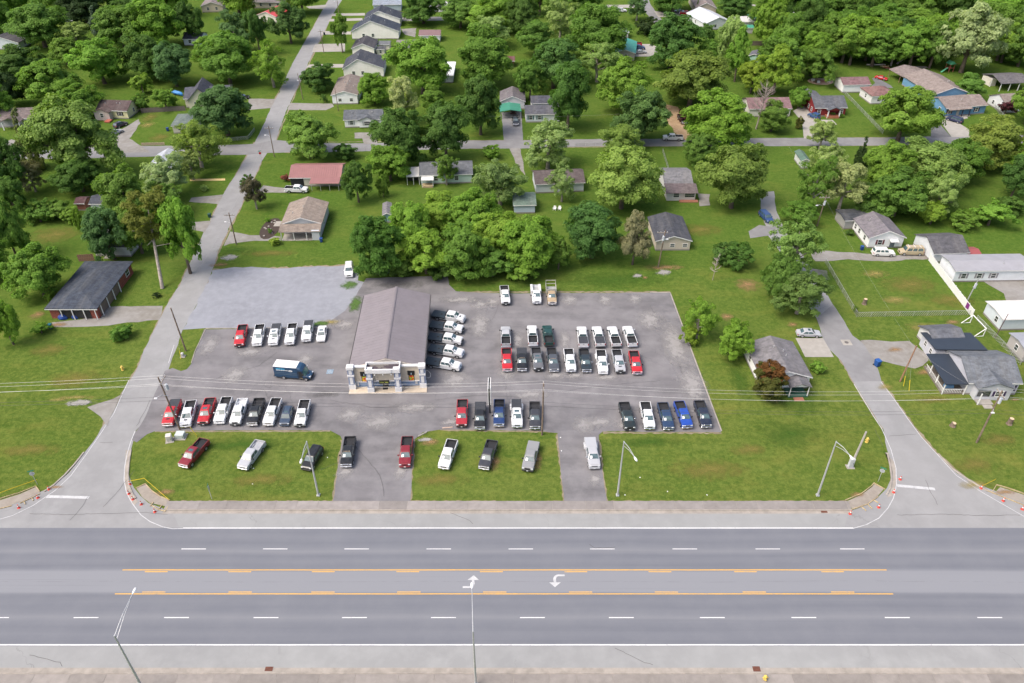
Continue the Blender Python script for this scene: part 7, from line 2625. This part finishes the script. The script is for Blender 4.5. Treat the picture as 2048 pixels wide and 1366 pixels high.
def trunk_mesh(name, seed, c, kind, mat):
    """unit trunk: x,y in crown radii, z in crown half heights with 0 at the crown centre"""
    rnd = random.Random(seed)
    m = MB()
    bend = rnd.uniform(-.05, .05)
    m.tube([(0, 0, -1.35), (bend, 0, -.8), (bend * 1.5, bend, -.3), (bend, bend, .25), (0, 0, .6)], [.085, .062, .052, .035, .012], 8)
    order = list(range(len(c)))
    rnd.shuffle(order)
    for i in order[:9]:
        e = c[i]
        z0 = rnd.uniform(-.75, -.1)
        m.tube([(bend, 0, z0), (e[0] * .45, e[1] * .45, z0 + (e[2] - z0) * .55), (e[0] * .95, e[1] * .95, e[2])], [.034, .022, .008], 5)
    return m.mesh(name, mat)


CR = {}
for kind, seeds, nleaf, sz in (('broad', (11, 12, 13, 14, 15, 16, 17), 34000, .029), ('oval', (21, 22, 23), 26000, .030), ('airy', (31, 32, 33), 18000, .025), ('bush', (41, 42), 14000, .038), ('cone', (51, 52), 15000, .034), ('pine', (61,), 18000, .026)):
    CR[kind] = []
    for s in seeds:
        me, c, lr = crown('crown', s, kind, nleaf, sz)
        CR[kind].append((me, trunk_mesh('trunk', s, c, kind, BARKP if kind == 'airy' else BARK)))

BRT, MID, DRK, BLU, PAL, SLV, OLV, YEG = (.120, .225, .028), (.092, .178, .030), (.062, .132, .028), (.070, .142, .048), (.185, .262, .095), (.205, .262, .145), (.130, .190, .040), (.150, .250, .028)
PUR, RUS, GBR, VDK, LIM = (.075, .022, .035), (.16, .085, .030), (.17, .165, .105), (.026, .052, .018), (.160, .245, .028)
_tc = [0]


def tree(x, y, rx, ry, kind, tint, label, group='trees of the neighbourhood', name=None, cat='tree', stem=True, low=1.0):
    if kind in ('bush', 'hedge'):
        low = .86
        cat, name = 'shrub', name or 'shrub'
    hc = 6.0
    for _ in range(5):
        p = P(x, y, hc)
        s = PPM(p)
        Rr = rx / s
        dep = math.atan2(CAMH - hc, p.y)
        q = (ry / s) ** 2 - (Rr * math.sin(dep)) ** 2
        b = math.sqrt(q) / math.cos(dep) if q > 0 else 0
        b = min(max(b, .72 * Rr), 2.2 * Rr)
        hc = b * low
    i = _tc[0]
    _tc[0] += 1
    var = CR[kind][i % len(CR[kind])]
    t = thing(name or ('pine_tree' if kind == 'pine' else 'cedar_tree' if kind == 'cone' else 'leafy_tree'), label, cat, (p.x, p.y, 0), 0, group if cat == 'tree' else 'shrubs and bushes')
    rz = random.random() * 6.28
    if kind == 'hedge':
        rz = 0
    cr = obj('crown' if cat == 'tree' else 'foliage', var[0], t, (0, 0, hc), rz)
    uu = random.uniform(.88, 1.13)
    cr.scale = (Rr * 1.02 * uu, Rr * 1.02 / uu, b * 1.05)
    f = random.uniform(1.2, 1.5)
    g_ = (tint[0] + tint[1] + tint[2]) / 3
    q_ = [c_ * .88 + g_ * .12 for c_ in tint]
    cr.color = (q_[0] * f * random.uniform(.93, 1.07), q_[1] * f, q_[2] * f * random.uniform(.9, 1.1), 1)
    if stem:
        tk = obj('trunk' if cat == 'tree' else 'stem', var[1], t, (0, 0, hc), rz)
        tk.scale = (Rr * .9, Rr * .9, b * (low / 1.35) * 1.02)
    return t


TREES = [
    # upper left
    (75, 48, 60, 46, 'broad', MID, 'large green tree beside the white house at the left edge'),
    (165, 14, 48, 34, 'broad', VDK, 'very dark tree at the top left'),
    (150, 70, 36, 27, 'airy', PAL, 'small pale green tree in front of the very dark tree'),
    (190, 40, 18, 26, 'cone', (.10, .15, .12), 'bluish conifer between the very dark tree and the green grove'),
    (238, 55, 46, 42, 'broad', MID, 'green tree at the left of the top left grove'),
    (310, 42, 56, 52, 'broad', BRT, 'broad bright tree in the top left grove'),
    (372, 40, 34, 42, 'oval', DRK, 'dark oval tree beside the small white outbuilding'),
    (270, 12, 40, 24, 'broad', DRK, 'dark tree behind the top left grove'),
    (288, 112, 46, 46, 'broad', DRK, 'dark tree at the centre of the left grove'),
    (342, 127, 46, 46, 'broad', BLU, 'bluish dark tree above the blue boat'),
    (196, 122, 54, 46, 'broad', BRT, 'bright green tree behind the yellow house'),
    (128, 105, 36, 28, 'oval', MID, 'mid green tree at the back of the left grove'),
    (92, 165, 62, 46, 'broad', BRT, 'sprawling bright tree above the brown roofed bungalow'),
    (36, 128, 50, 32, 'broad', DRK, 'dark spreading tree at the left edge above the bungalow'),
    (150, 205, 46, 30, 'broad', BRT, 'bright tree left of the yellow house'),
    (12, 178, 30, 34, 'broad', VDK, 'dark green tree at the left edge behind the bungalow'),
    (145, 275, 82, 84, 'broad', (.12, .20, .05), 'huge light green maple in front of the yellow house'),
    (50, 280, 32, 60, 'cone', (.105, .14, .06), 'tall grey green pine left of the huge maple'),
    (2, 335, 42, 66, 'broad', DRK, 'dark tree cut by the left edge below the cross street'),
    (282, 168, 22, 24, 'bush', YEG, 'small yellow green tree beside the yellow house'),
    (278, 205, 19, 20, 'bush', MID, 'small green tree in front of the plank fence'),
    (328, 197, 26, 25, 'bush', BRT, 'round tree left of the blue boat'),
    (450, 115, 56, 52, 'broad', MID, 'green tree behind the cream house'),
    (420, 100, 32, 32, 'broad', BRT, 'bright tree left of the cream house gable'),
    (470, 62, 48, 46, 'airy', BLU, 'loose bluish tree with pale gaps at the top left'),
    (512, 62, 22, 52, 'oval', DRK, 'tall dark tree beside the red roof'),
    (445, 220, 60, 54, 'broad', BLU, 'bluish green tree at the street corner'),
    (392, 288, 58, 54, 'airy', OLV, 'olive tree with white blossom flecks by the corner'),
    (328, 350, 60, 52, 'airy', SLV, 'silvery green tree over the pale grey roof'),
    (380, 330, 30, 32, 'airy', PAL, 'pale green tree right of the pale grey roof'),
    (248, 392, 52, 62, 'broad', MID, 'mid green tree behind the leaning pine'),
    (358, 468, 46, 84, 'oval', BRT, 'tall bright green tree right of the leaning pine'),
    (212, 468, 44, 56, 'broad', BLU, 'dark bluish tree over the white house left of the pine'),
    (268, 455, 44, 56, 'broad', MID, 'green tree directly behind the leaning pine crown'),
    (330, 400, 48, 40, 'airy', MID, 'loose green tree above the leaning pine'),
    (70, 545, 58, 56, 'broad', BRT, 'round bright tree left of the brick house'),
    (8, 455, 34, 72, 'broad', MID, 'green tree cut by the left edge above the round tree'),
    (18, 395, 34, 48, 'oval', DRK, 'dark tree at the left edge by the yard hedge'),
    (60, 352, 36, 34, 'airy', GBR, 'greyish thin tree at left beneath the tall pine'),
    (4, 640, 28, 66, 'oval', BRT, 'bright tree cut by the left edge beside the clothes post'),
    (155, 350, 50, 34, 'broad', DRK, 'dark low crown for the lower part of the huge maple'),  # separate dark crown standing in for the maple's lower part
    # along the left street and centre left
    (576, 45, 36, 40, 'broad', BLU, 'dark green tree beside the top of the left street'),
    (540, 128, 42, 46, 'airy', BRT, 'loose bright tree left of the street opposite the row'),
    (680, 65, 18, 42, 'oval', MID, 'slim oval tree on the row lawn'),
    (638, 152, 37, 34, 'bush', DRK, 'round dense dark tree at the near end of the row'),
    (745, 177, 36, 32, 'broad', BRT, 'green tree right of the brown roofed row house'),
    (842, 132, 60, 56, 'broad', BRT, 'big bright green tree behind the row'),
    (805, 198, 40, 52, 'airy', SLV, 'pale silvery tree behind the white slate roofed house'),
    (866, 195, 30, 26, 'broad', MID, 'mid green tree right of the pale silvery tree'),
    (616, 272, 56, 48, 'broad', (.12, .21, .04), 'spreading bright tree at the cross street corner'),
    (690, 302, 26, 20, 'bush', DRK, 'dark shrub right of the spreading corner tree'),
    (712, 360, 29, 46, 'oval', DRK, 'dark oval tree right of the red metal roof'),
    (800, 275, 54, 62, 'broad', DRK, 'dark green tree left in the cross street pair'),
    (890, 265, 50, 60, 'broad', DRK, 'dark green tree right in the cross street pair'),
    (960, 208, 46, 62, 'broad', DRK, 'tall dark tree left of the green carport'),
    (968, 112, 62, 60, 'broad', MID, 'large green tree at the upper centre'),
    (985, 62, 46, 30, 'airy', PAL, 'pale topped tree behind the large upper centre tree'),
    (990, 20, 56, 36, 'broad', BRT, 'bright tree at the top centre'),
    (920, 25, 40, 30, 'broad', MID, 'green tree at the top left of centre'),
    (845, 14, 44, 26, 'broad', DRK, 'dark tree at the top over the gravel yard'),
    (1045, 35, 34, 40, 'broad', DRK, 'dark tree at the top right of centre'),
    (1070, 75, 38, 36, 'broad', MID, 'green tree at the upper centre beside the brown barn'),
    (982, 303, 21, 15, 'bush', BRT, 'bright shrub on the cross street lawn'),
    (778, 325, 42, 40, 'broad', BRT, 'bright tree left of the pale green house'),
    (892, 335, 28, 36, 'airy', MID, 'thin tree in front of the pale green house'),
    (1060, 160, 30, 40, 'broad', MID, 'green tree behind the grey gabled house'),
    # tree belt behind the lot
    (748, 492, 58, 64, 'broad', (.060, .135, .022), 'round dark tree at the left end of the tree belt'),
    (820, 455, 48, 50, 'broad', BRT, 'bright tree second from the left in the belt'),
    (850, 505, 54, 50, 'broad', BRT, 'bright front tree left of centre in the belt'),
    (885, 425, 54, 46, 'broad', YEG, 'yellow green tree at the back of the belt'),
    (940, 430, 56, 52, 'broad', BRT, 'tall bright tree in the middle of the belt'),
    (930, 500, 56, 56, 'broad', MID, 'mid green front tree in the middle of the belt'),
    (1000, 470, 54, 52, 'broad', YEG, 'yellow green tree right of the belt centre'),
    (985, 525, 40, 34, 'broad', MID, 'low green tree at the foot of the belt'),
    (1060, 490, 58, 60, 'broad', BRT, 'bright tree at the right end of the belt'),
    (1042, 540, 36, 20, 'bush', BRT, 'bright bush at the right foot of the belt'),
    (800, 530, 36, 26, 'bush', MID, 'green bush at the left foot of the belt'),
    (888, 535, 34, 22, 'bush', DRK, 'dark bush at the middle foot of the belt'),
    (782, 541, 14, 12, 'bush', (.10, .16, .12), 'small silvery shrub at the foot of the belt'),
    (1000, 362, 60, 54, 'airy', (.12, .20, .07), 'loose pale tree behind the belt'),
    (1097, 290, 62, 52, 'airy', (.17, .25, .10), 'soft pale green tree below the cross street'),
    (1125, 365, 30, 40, 'airy', PAL, 'thin shade tree in front of the white bungalow'),
    (1187, 462, 64, 62, 'broad', (.048, .118, .034), 'dense blue green tree right of the belt'),
    (1270, 478, 31, 54, 'oval', GBR, 'greyish brown thinning tree beside the beige garage'),
    (1118, 505, 26, 36, 'oval', MID, 'narrow tree between the belt and the blue green tree'),
    # centre and right of centre
    (1248, 355, 66, 68, 'broad', (.14, .23, .055), 'big light green tree behind the blue green tree'),
    (1238, 288, 58, 40, 'airy', OLV, 'olive green tree below the cross street near the centre'),
    (1280, 232, 62, 56, 'broad', BLU, 'dark bluish tree above the cross street'),
    (1138, 195, 46, 66, 'broad', DRK, 'dark tall tree over the green-shuttered house'),
    (1108, 128, 60, 52, 'broad', (.075, .16, .04), 'broad green tree in the centre backyards'),
    (1196, 122, 46, 42, 'airy', PAL, 'pale tree in the centre backyards'),
    (1250, 170, 56, 52, 'broad', YEG, 'bright yellow green tree above the dark bluish tree'),
    (1190, 62, 58, 56, 'broad', MID, 'large green tree left of the teal roof'),
    (1120, 40, 44, 46, 'airy', PAL, 'pale pine like tree at the top centre'),
    (1346, 82, 60, 54, 'broad', DRK, 'dark tree beside the white concrete yard'),
    (1386, 160, 76, 54, 'broad', OLV, 'wide olive tree with pale top above the dirt drive'),
    (1292, 52, 25, 20, 'bush', VDK, 'small dark tree by the top street'),
    (1275, 14, 26, 26, 'airy', BLU, 'loose tree at the head of the top street'),
    (1324, 12, 11, 13, 'bush', DRK, 'small bush beside the top street'),
    (1440, 238, 66, 60, 'broad', BRT, 'bright green tree above the cross street right of the dirt drive'),
    (1368, 232, 13, 16, 'bush', PUR, 'small purple tree beside the black pickup on the dirt drive'),
    (1474, 352, 68, 70, 'broad', (.125, .205, .045), 'big green tree right of the brown porch house'),
    (1400, 300, 34, 34, 'broad', MID, 'mid green tree below the cross street right of the olive tree'),
    (1458, 85, 28, 58, 'oval', PAL, 'tall pale tree in front of the silver metal roof'),
    (1478, 110, 26, 52, 'oval', BRT, 'tall bright tree beside the mint green shed'),
    (1415, 65, 16, 22, 'bush', DRK, 'small dark tree in front of the silver metal roof'),
    (1420, 108, 26, 28, 'broad', MID, 'green tree below the silver metal roof'),
    (1507, 152, 32, 34, 'broad', LIM, 'lime green tree above the bare tree'),
    (1395, 12, 6, 12, 'cone', DRK, 'slim dark conifer by the tan house'),
    (1470, 8, 34, 22, 'broad', DRK, 'dark tree at the top edge right of the tan house'),
    (1468, 26, 9, 6, 'bush', MID, 'small round shrub by the pale flat roof'),
    (1548, 232, 34, 32, 'broad', MID, 'green tree in front of the brown roofed white house'),
    (1600, 195, 22, 22, 'broad', BRT, 'bright tree between the brown roofed house and the red house'),
    (1646, 268, 34, 32, 'airy', PAL, 'pale blossoming tree in front of the red house'),
    (1600, 245, 9, 15, 'bush', (.10, .10, .03), 'narrow brown green shrub on the red house drive'),
    (1612, 226, 0.1, 0.1, 'bush', MID, ''),
    (1665, 228, 7, 5, 'bush', MID, 'low shrub left of the red house porch'),
    (1682, 230, 7, 4, 'bush', BRT, 'low shrub right of the red house porch'),
    (1812, 228, 66, 58, 'broad', (.11, .20, .032), 'large green tree hiding the white ramp house'),
    (1940, 172, 34, 26, 'broad', MID, 'green tree behind the blue house roof'),
    (2015, 215, 17, 16, 'bush', PUR, 'purple leaved tree at the right edge'),
    (1995, 285, 62, 54, 'broad', OLV, 'large olive green tree at the right edge below the blue house'),
    (1850, 330, 76, 56, 'broad', (.125, .195, .05), 'broad tree below the cross street at right'),
    (1780, 335, 56, 54, 'broad', BRT, 'bright tree in the right hand grove'),
    (1725, 305, 18, 30, 'cone', VDK, 'dark cedar in the right hand grove'),
    (1655, 322, 40, 46, 'airy', PAL, 'pale tree over the narrow white shed'),
    (1690, 372, 56, 58, 'airy', SLV, 'silvery tree behind the ivy wrapped pole'),
    (1800, 388, 66, 52, 'broad', MID, 'mid green tree behind the white house'),
    (1888, 385, 48, 52, 'airy', PAL, 'pale blossoming tree at the right end of the grove'),
    (1868, 425, 28, 26, 'broad', LIM, 'lime green small tree at the foot of the right grove'),
    (1740, 400, 40, 34, 'broad', DRK, 'dark tree directly behind the white house roof'),
    (1920, 325, 54, 46, 'broad', MID, 'green tree between grove and right edge'),
    (2040, 350, 30, 46, 'broad', DRK, 'dark tree cut by the right edge'),
    (1945, 76, 64, 68, 'broad', SLV, 'large silvery grey green tree at the upper right'),
    (1592, 492, 58, 70, 'airy', (.125, .205, .05), 'tall loose tree beside the right side street'),
    (1604, 588, 62, 52, 'airy', (.10, .17, .045), 'thin dark leaved tree over the right side street'),
    (1560, 555, 40, 52, 'broad', MID, 'loose tree left of the right side street'),
    (1445, 505, 26, 28, 'bush', DRK, 'dark cedar shrub left of the pair on the lawn'),
    (1480, 512, 30, 32, 'bush', DRK, 'dark cedar shrub right of the pair on the lawn'),
    (1400, 636, 38, 46, 'airy', BRT, 'young bright tree at the right lot kerb'),
    (1382, 672, 20, 22, 'bush', LIM, 'lime bush at the right lot kerb'),
    (1472, 682, 36, 42, 'broad', BRT, 'green tree beside the grey roofed house at right'),
    (1636, 368, 42, 62, 'airy', MID, 'ivy grown tree beside the ivy wrapped pole'),
    (1600, 425, 30, 28, 'broad', MID, 'green tree above the right side street tree'),
    (507, 386, 28, 34, 'airy', (.085, .075, .055), 'dull brown tree at the street beside the white pickup'),
    (495, 366, 16, 18, 'bush', DRK, 'small dark green tree behind the dull brown tree'),
]
for a in TREES:
    if a[6]:
        tree(*a)
SHRUBS = [
    (80, 657, 18, 15, BRT, 'shrub beside the teal bin left of the brick house'), (243, 664, 23, 20, MID, 'shrub on the lawn below the brick house'), (313, 590, 8, 7, VDK, 'small dark shrub right of the brick house'),
    (550, 482, 12, 10, LIM, 'round lime shrub by the tan roofed house'), (570, 356, 10, 9, (.17, .05, .045), 'round red shrub by the red metal roof'), (1637, 734, 18, 15, BRT, 'bright shrub on the lawn beside the concrete pad'), (1612, 768, 8, 9, (.07, .06, .045), 'small dark shrub by the porch of the grey roofed house'),
    (75, 424, 34, 20, MID, 'left part of the yard hedge'), (112, 420, 30, 18, MID, 'middle part of the yard hedge'), (140, 428, 22, 20, BRT, 'right part of the yard hedge'), (155, 440, 12, 22, BRT, 'upright shrub right of the yard hedge'),
    (765, 372, 13, 26, MID, 'clipped hedge column near the dark roofed shed'), (1985, 428, 40, 18, BRT, 'hedge at the right field edge'), (2025, 410, 30, 24, DRK, 'dark hedge at the right edge'), (1930, 440, 30, 14, MID, 'hedge behind the white garage'),
    (1700, 465, 9, 6, DRK, 'small shrub left of the white house'), (535, 440, 6, 6, BRT, 'upper shrub in the mulch bed'), (540, 462, 6, 6, MID, 'lower shrub in the mulch bed'), (648, 196, 8, 10, DRK, 'shrub at the corner of the brown roofed row house'),
    (355, 410, 14, 12, MID, 'shrub at the left street behind the pine grove'), (408, 376, 9, 5, PAL, 'low pale shrub on the grass left of the street'), (100, 590, 14, 10, BRT, 'low growth below the round bright tree'), (1640, 560, 10, 12, MID, 'weedy shrub by the right side street'), (1711, 618, 5, 8, MID, 'weeds at the chain link corner'),
]
for x, y, rx, ry, tint, lb in SHRUBS:
    tree(x, y, rx, ry, 'bush', tint, lb)
# leaning pine with its bare trunk
pb0 = P(325, 577)
t = thing('pine_tree', 'tall leaning pine with bare trunk and olive crown left of the street', 'tree', pb0, 0, 'trees of the neighbourhood')
ct = P(300, 440, 13.5)
dl = ct - pb0
MB().tube([(0, 0, 0), dl * .35, dl * .7, dl * 1.0, dl * 1.2], [.42, .34, .28, .18, .08], 9).build('trunk', BARKP, t)
for i in range(9):
    a = i * 2.4
    z = dl * (.62 + .05 * i)
    e = z + Vector((math.cos(a) * 4, math.sin(a) * 4, .8))
    MB().tube([z, e], [.10, .03], 5).build('branch', BARKP, t)
o = obj('crown', CR['pine'][0][0], t, dl * 1.02)
o.scale = (6.4, 6.4, 6.6)
o.color = (.150, .175, .045, 1)
# russet topped shrub tree
rb = P(1540, 797)
t = thing('russet_tree', 'dense round shrub tree with russet top in front of the grey roofed house', 'tree', rb, 0, 'trees of the neighbourhood')
hcR = 3.4
pc = P(1540, 765, hcR)
t.location = (pc.x, pc.y, 0)
o = obj('crown', CR['bush'][0][0], t, (0, 0, hcR))
o.scale = (4.0, 4.0, 3.7)
o.color = (.085, .095, .028, 1)
o2 = obj('russet_growth', CR['bush'][1][0], t, (0.2, .6, hcR + 1.7))
o2.scale = (3.0, 2.8, 2.3)
o2.color = (.15, .075, .032, 1)
obj('trunk', CR['bush'][0][1], t, (0, 0, hcR)).scale = (3.5, 3.5, 2.4)


# bare and dead trees
def bare_tree(px, h, label, spread=2.5, lean=(0, 0), seed=1, n=26, base_r=.28):
    b = P(*px)
    rnd = random.Random(seed)
    t = thing('bare_tree', label, 'tree', b, 0, 'bare and dead trees')
    top = Vector((lean[0], lean[1], h))
    m = MB()
    m.tube([(0, 0, 0), top * .4, top * .75, top], [base_r, base_r * .75, base_r * .45, .05], 8)
    m.build('trunk', BARKP, t)
    m = MB()
    for i in range(n):
        f = rnd.uniform(.35, .98)
        s = top * f
        a = rnd.uniform(0, 6.28)
        l = spread * rnd.uniform(.5, 1.1) * (1.15 - f * .5)
        e = s + Vector((math.cos(a) * l, math.sin(a) * l, l * rnd.uniform(.6, 1.3)))
        mid = s.lerp(e, .5) + Vector((0, 0, -.2))
        m.tube([s, mid, e], [.075, .045, .012], 4)
        for j in range(3):
            a2 = a + rnd.uniform(-1, 1)
            e2 = mid + Vector((math.cos(a2) * l * .5, math.sin(a2) * l * .5, l * rnd.uniform(.3, .7)))
            m.tube([mid, e2], [.035, .008], 4)
    m.build('branches', plain('grey_twigs', (.30, .25, .23), .95), t)


bare_tree((1512, 258), 13, 'grey bare tree in front of the brown roofed white house', 4.0, (1.0, 0), 3, 60)
bare_tree((1781, 132), 12, 'pale dead trunk with broken limbs at the wood edge', 2.0, (.6, 1.0), 5, 12, .4)
bare_tree((1793, 128), 13, 'leaning dead trunk falling right at the wood edge', 2.0, (17, 3.0), 6, 10, .38)
bare_tree((1846, 125), 16, 'ivy clad dead trunk leaning right at the wood edge', 2.5, (6, 2), 7, 14, .35)
bare_tree((1745, 122), 12, 'thin pale sapling trunk at the wood edge', 1.2, (1.0, 0), 8, 8, .18)
bare_tree((1425, 560), 6, 'thin wispy bare sapling beside the dark cedar shrubs', 1.2, (.3, 0), 9, 18, .08)
# the wood at the upper right
rw = random.Random(21)
WOODG = 'trees of the wood at the upper right'
wood = []
for (x, y) in [(1548, 45), (1590, 70), (1570, 110), (1625, 105), (1610, 40), (1655, 70), (1670, 115), (1700, 60), (1715, 105), (1745, 75), (1770, 45), (1760, 100), (1650, 20), (1700, 15), (1760, 8), (1810, 30), (1800, 75), (1840, 55), (1835, 100), (1860, 15), (1880, 75), (1875, 110),
               (1905, 20), (1950, 10), (2000, 25), (2040, 10), (2010, 70), (2045, 60), (2020, 110), (2045, 100), (1985, 120), (1900, 120), (1960, 130), (1540, 8), (1590, 4), (1730, -12), (1830, -15), (1930, -18), (2020, -18), (2075, 60), (2075, 115), (1640, 130), (1560, 140), (1720, 128), (1690, 90), (1775, 118), (1815, 112), (2050, 140)]:
    wood.append((x, y))
ORD = 'first second third fourth fifth sixth seventh eighth ninth tenth eleventh twelfth thirteenth fourteenth fifteenth sixteenth seventeenth eighteenth nineteenth twentieth twenty-first twenty-second twenty-third twenty-fourth'.split()
rows = {'back': [], 'middle': [], 'front': []}
for x, y in wood:
    if x > 1660:
        y = min(y, 84 + 8 * math.sin(x))
    if 1880 < x < 2000 and y > 60:
        y -= 25
    rows['back' if y < 22 else 'middle' if y < 68 else 'front'].append((x, y))
for rn, pts in rows.items():
    for i, (x, y) in enumerate(sorted(pts)):
        tint = rw.choice((BRT, MID, DRK, MID, DRK, YEG))
        tone = {BRT: 'bright', MID: 'mid', DRK: 'dark', YEG: 'yellowish'}[tint]
        tree(x + rw.uniform(-6, 6), y + rw.uniform(-4, 4), rw.uniform(34, 48), rw.uniform(36, 50), rw.choice(('broad', 'broad', 'oval')), tint, tone + ' green tree of the upper right wood, ' + ORD[min(i, 23)] + ' from the left in its ' + rn + ' row', WOODG)
# trees closing the view past the top edge and beside the frame
for x, y, lb in [(20, -12, 'left corner'), (110, -14, 'left, behind the very dark tree'), (210, -14, 'left, behind the grove'), (330, -12, 'behind the left grove'), (470, -12, 'left of the red roof'), (600, -14, 'left of the street'), (1080, -12, 'centre'), (1160, -12, 'right of centre'), (1350, -20, 'left of the tan house')]:
    tree(x, y, rw.uniform(38, 48), rw.uniform(38, 46), 'broad', rw.choice((BRT, MID, DRK)), 'leafy tree cut by the top frame edge, ' + lb, 'trees at the frame edges')
for x, y, lb in [(-18, 40, 'left edge beside the top left white house'), (-22, 200, 'left edge above the bungalow'), (-26, 520, 'left edge beside the round bright tree'), (2068, 205, 'right edge by the purple tree'), (2070, 310, 'right edge below the olive tree')]:
    tree(x, y, 40, 44, 'broad', rw.choice((BRT, MID, DRK)), 'leafy tree mostly cut by the frame, ' + lb, 'trees at the frame edges')
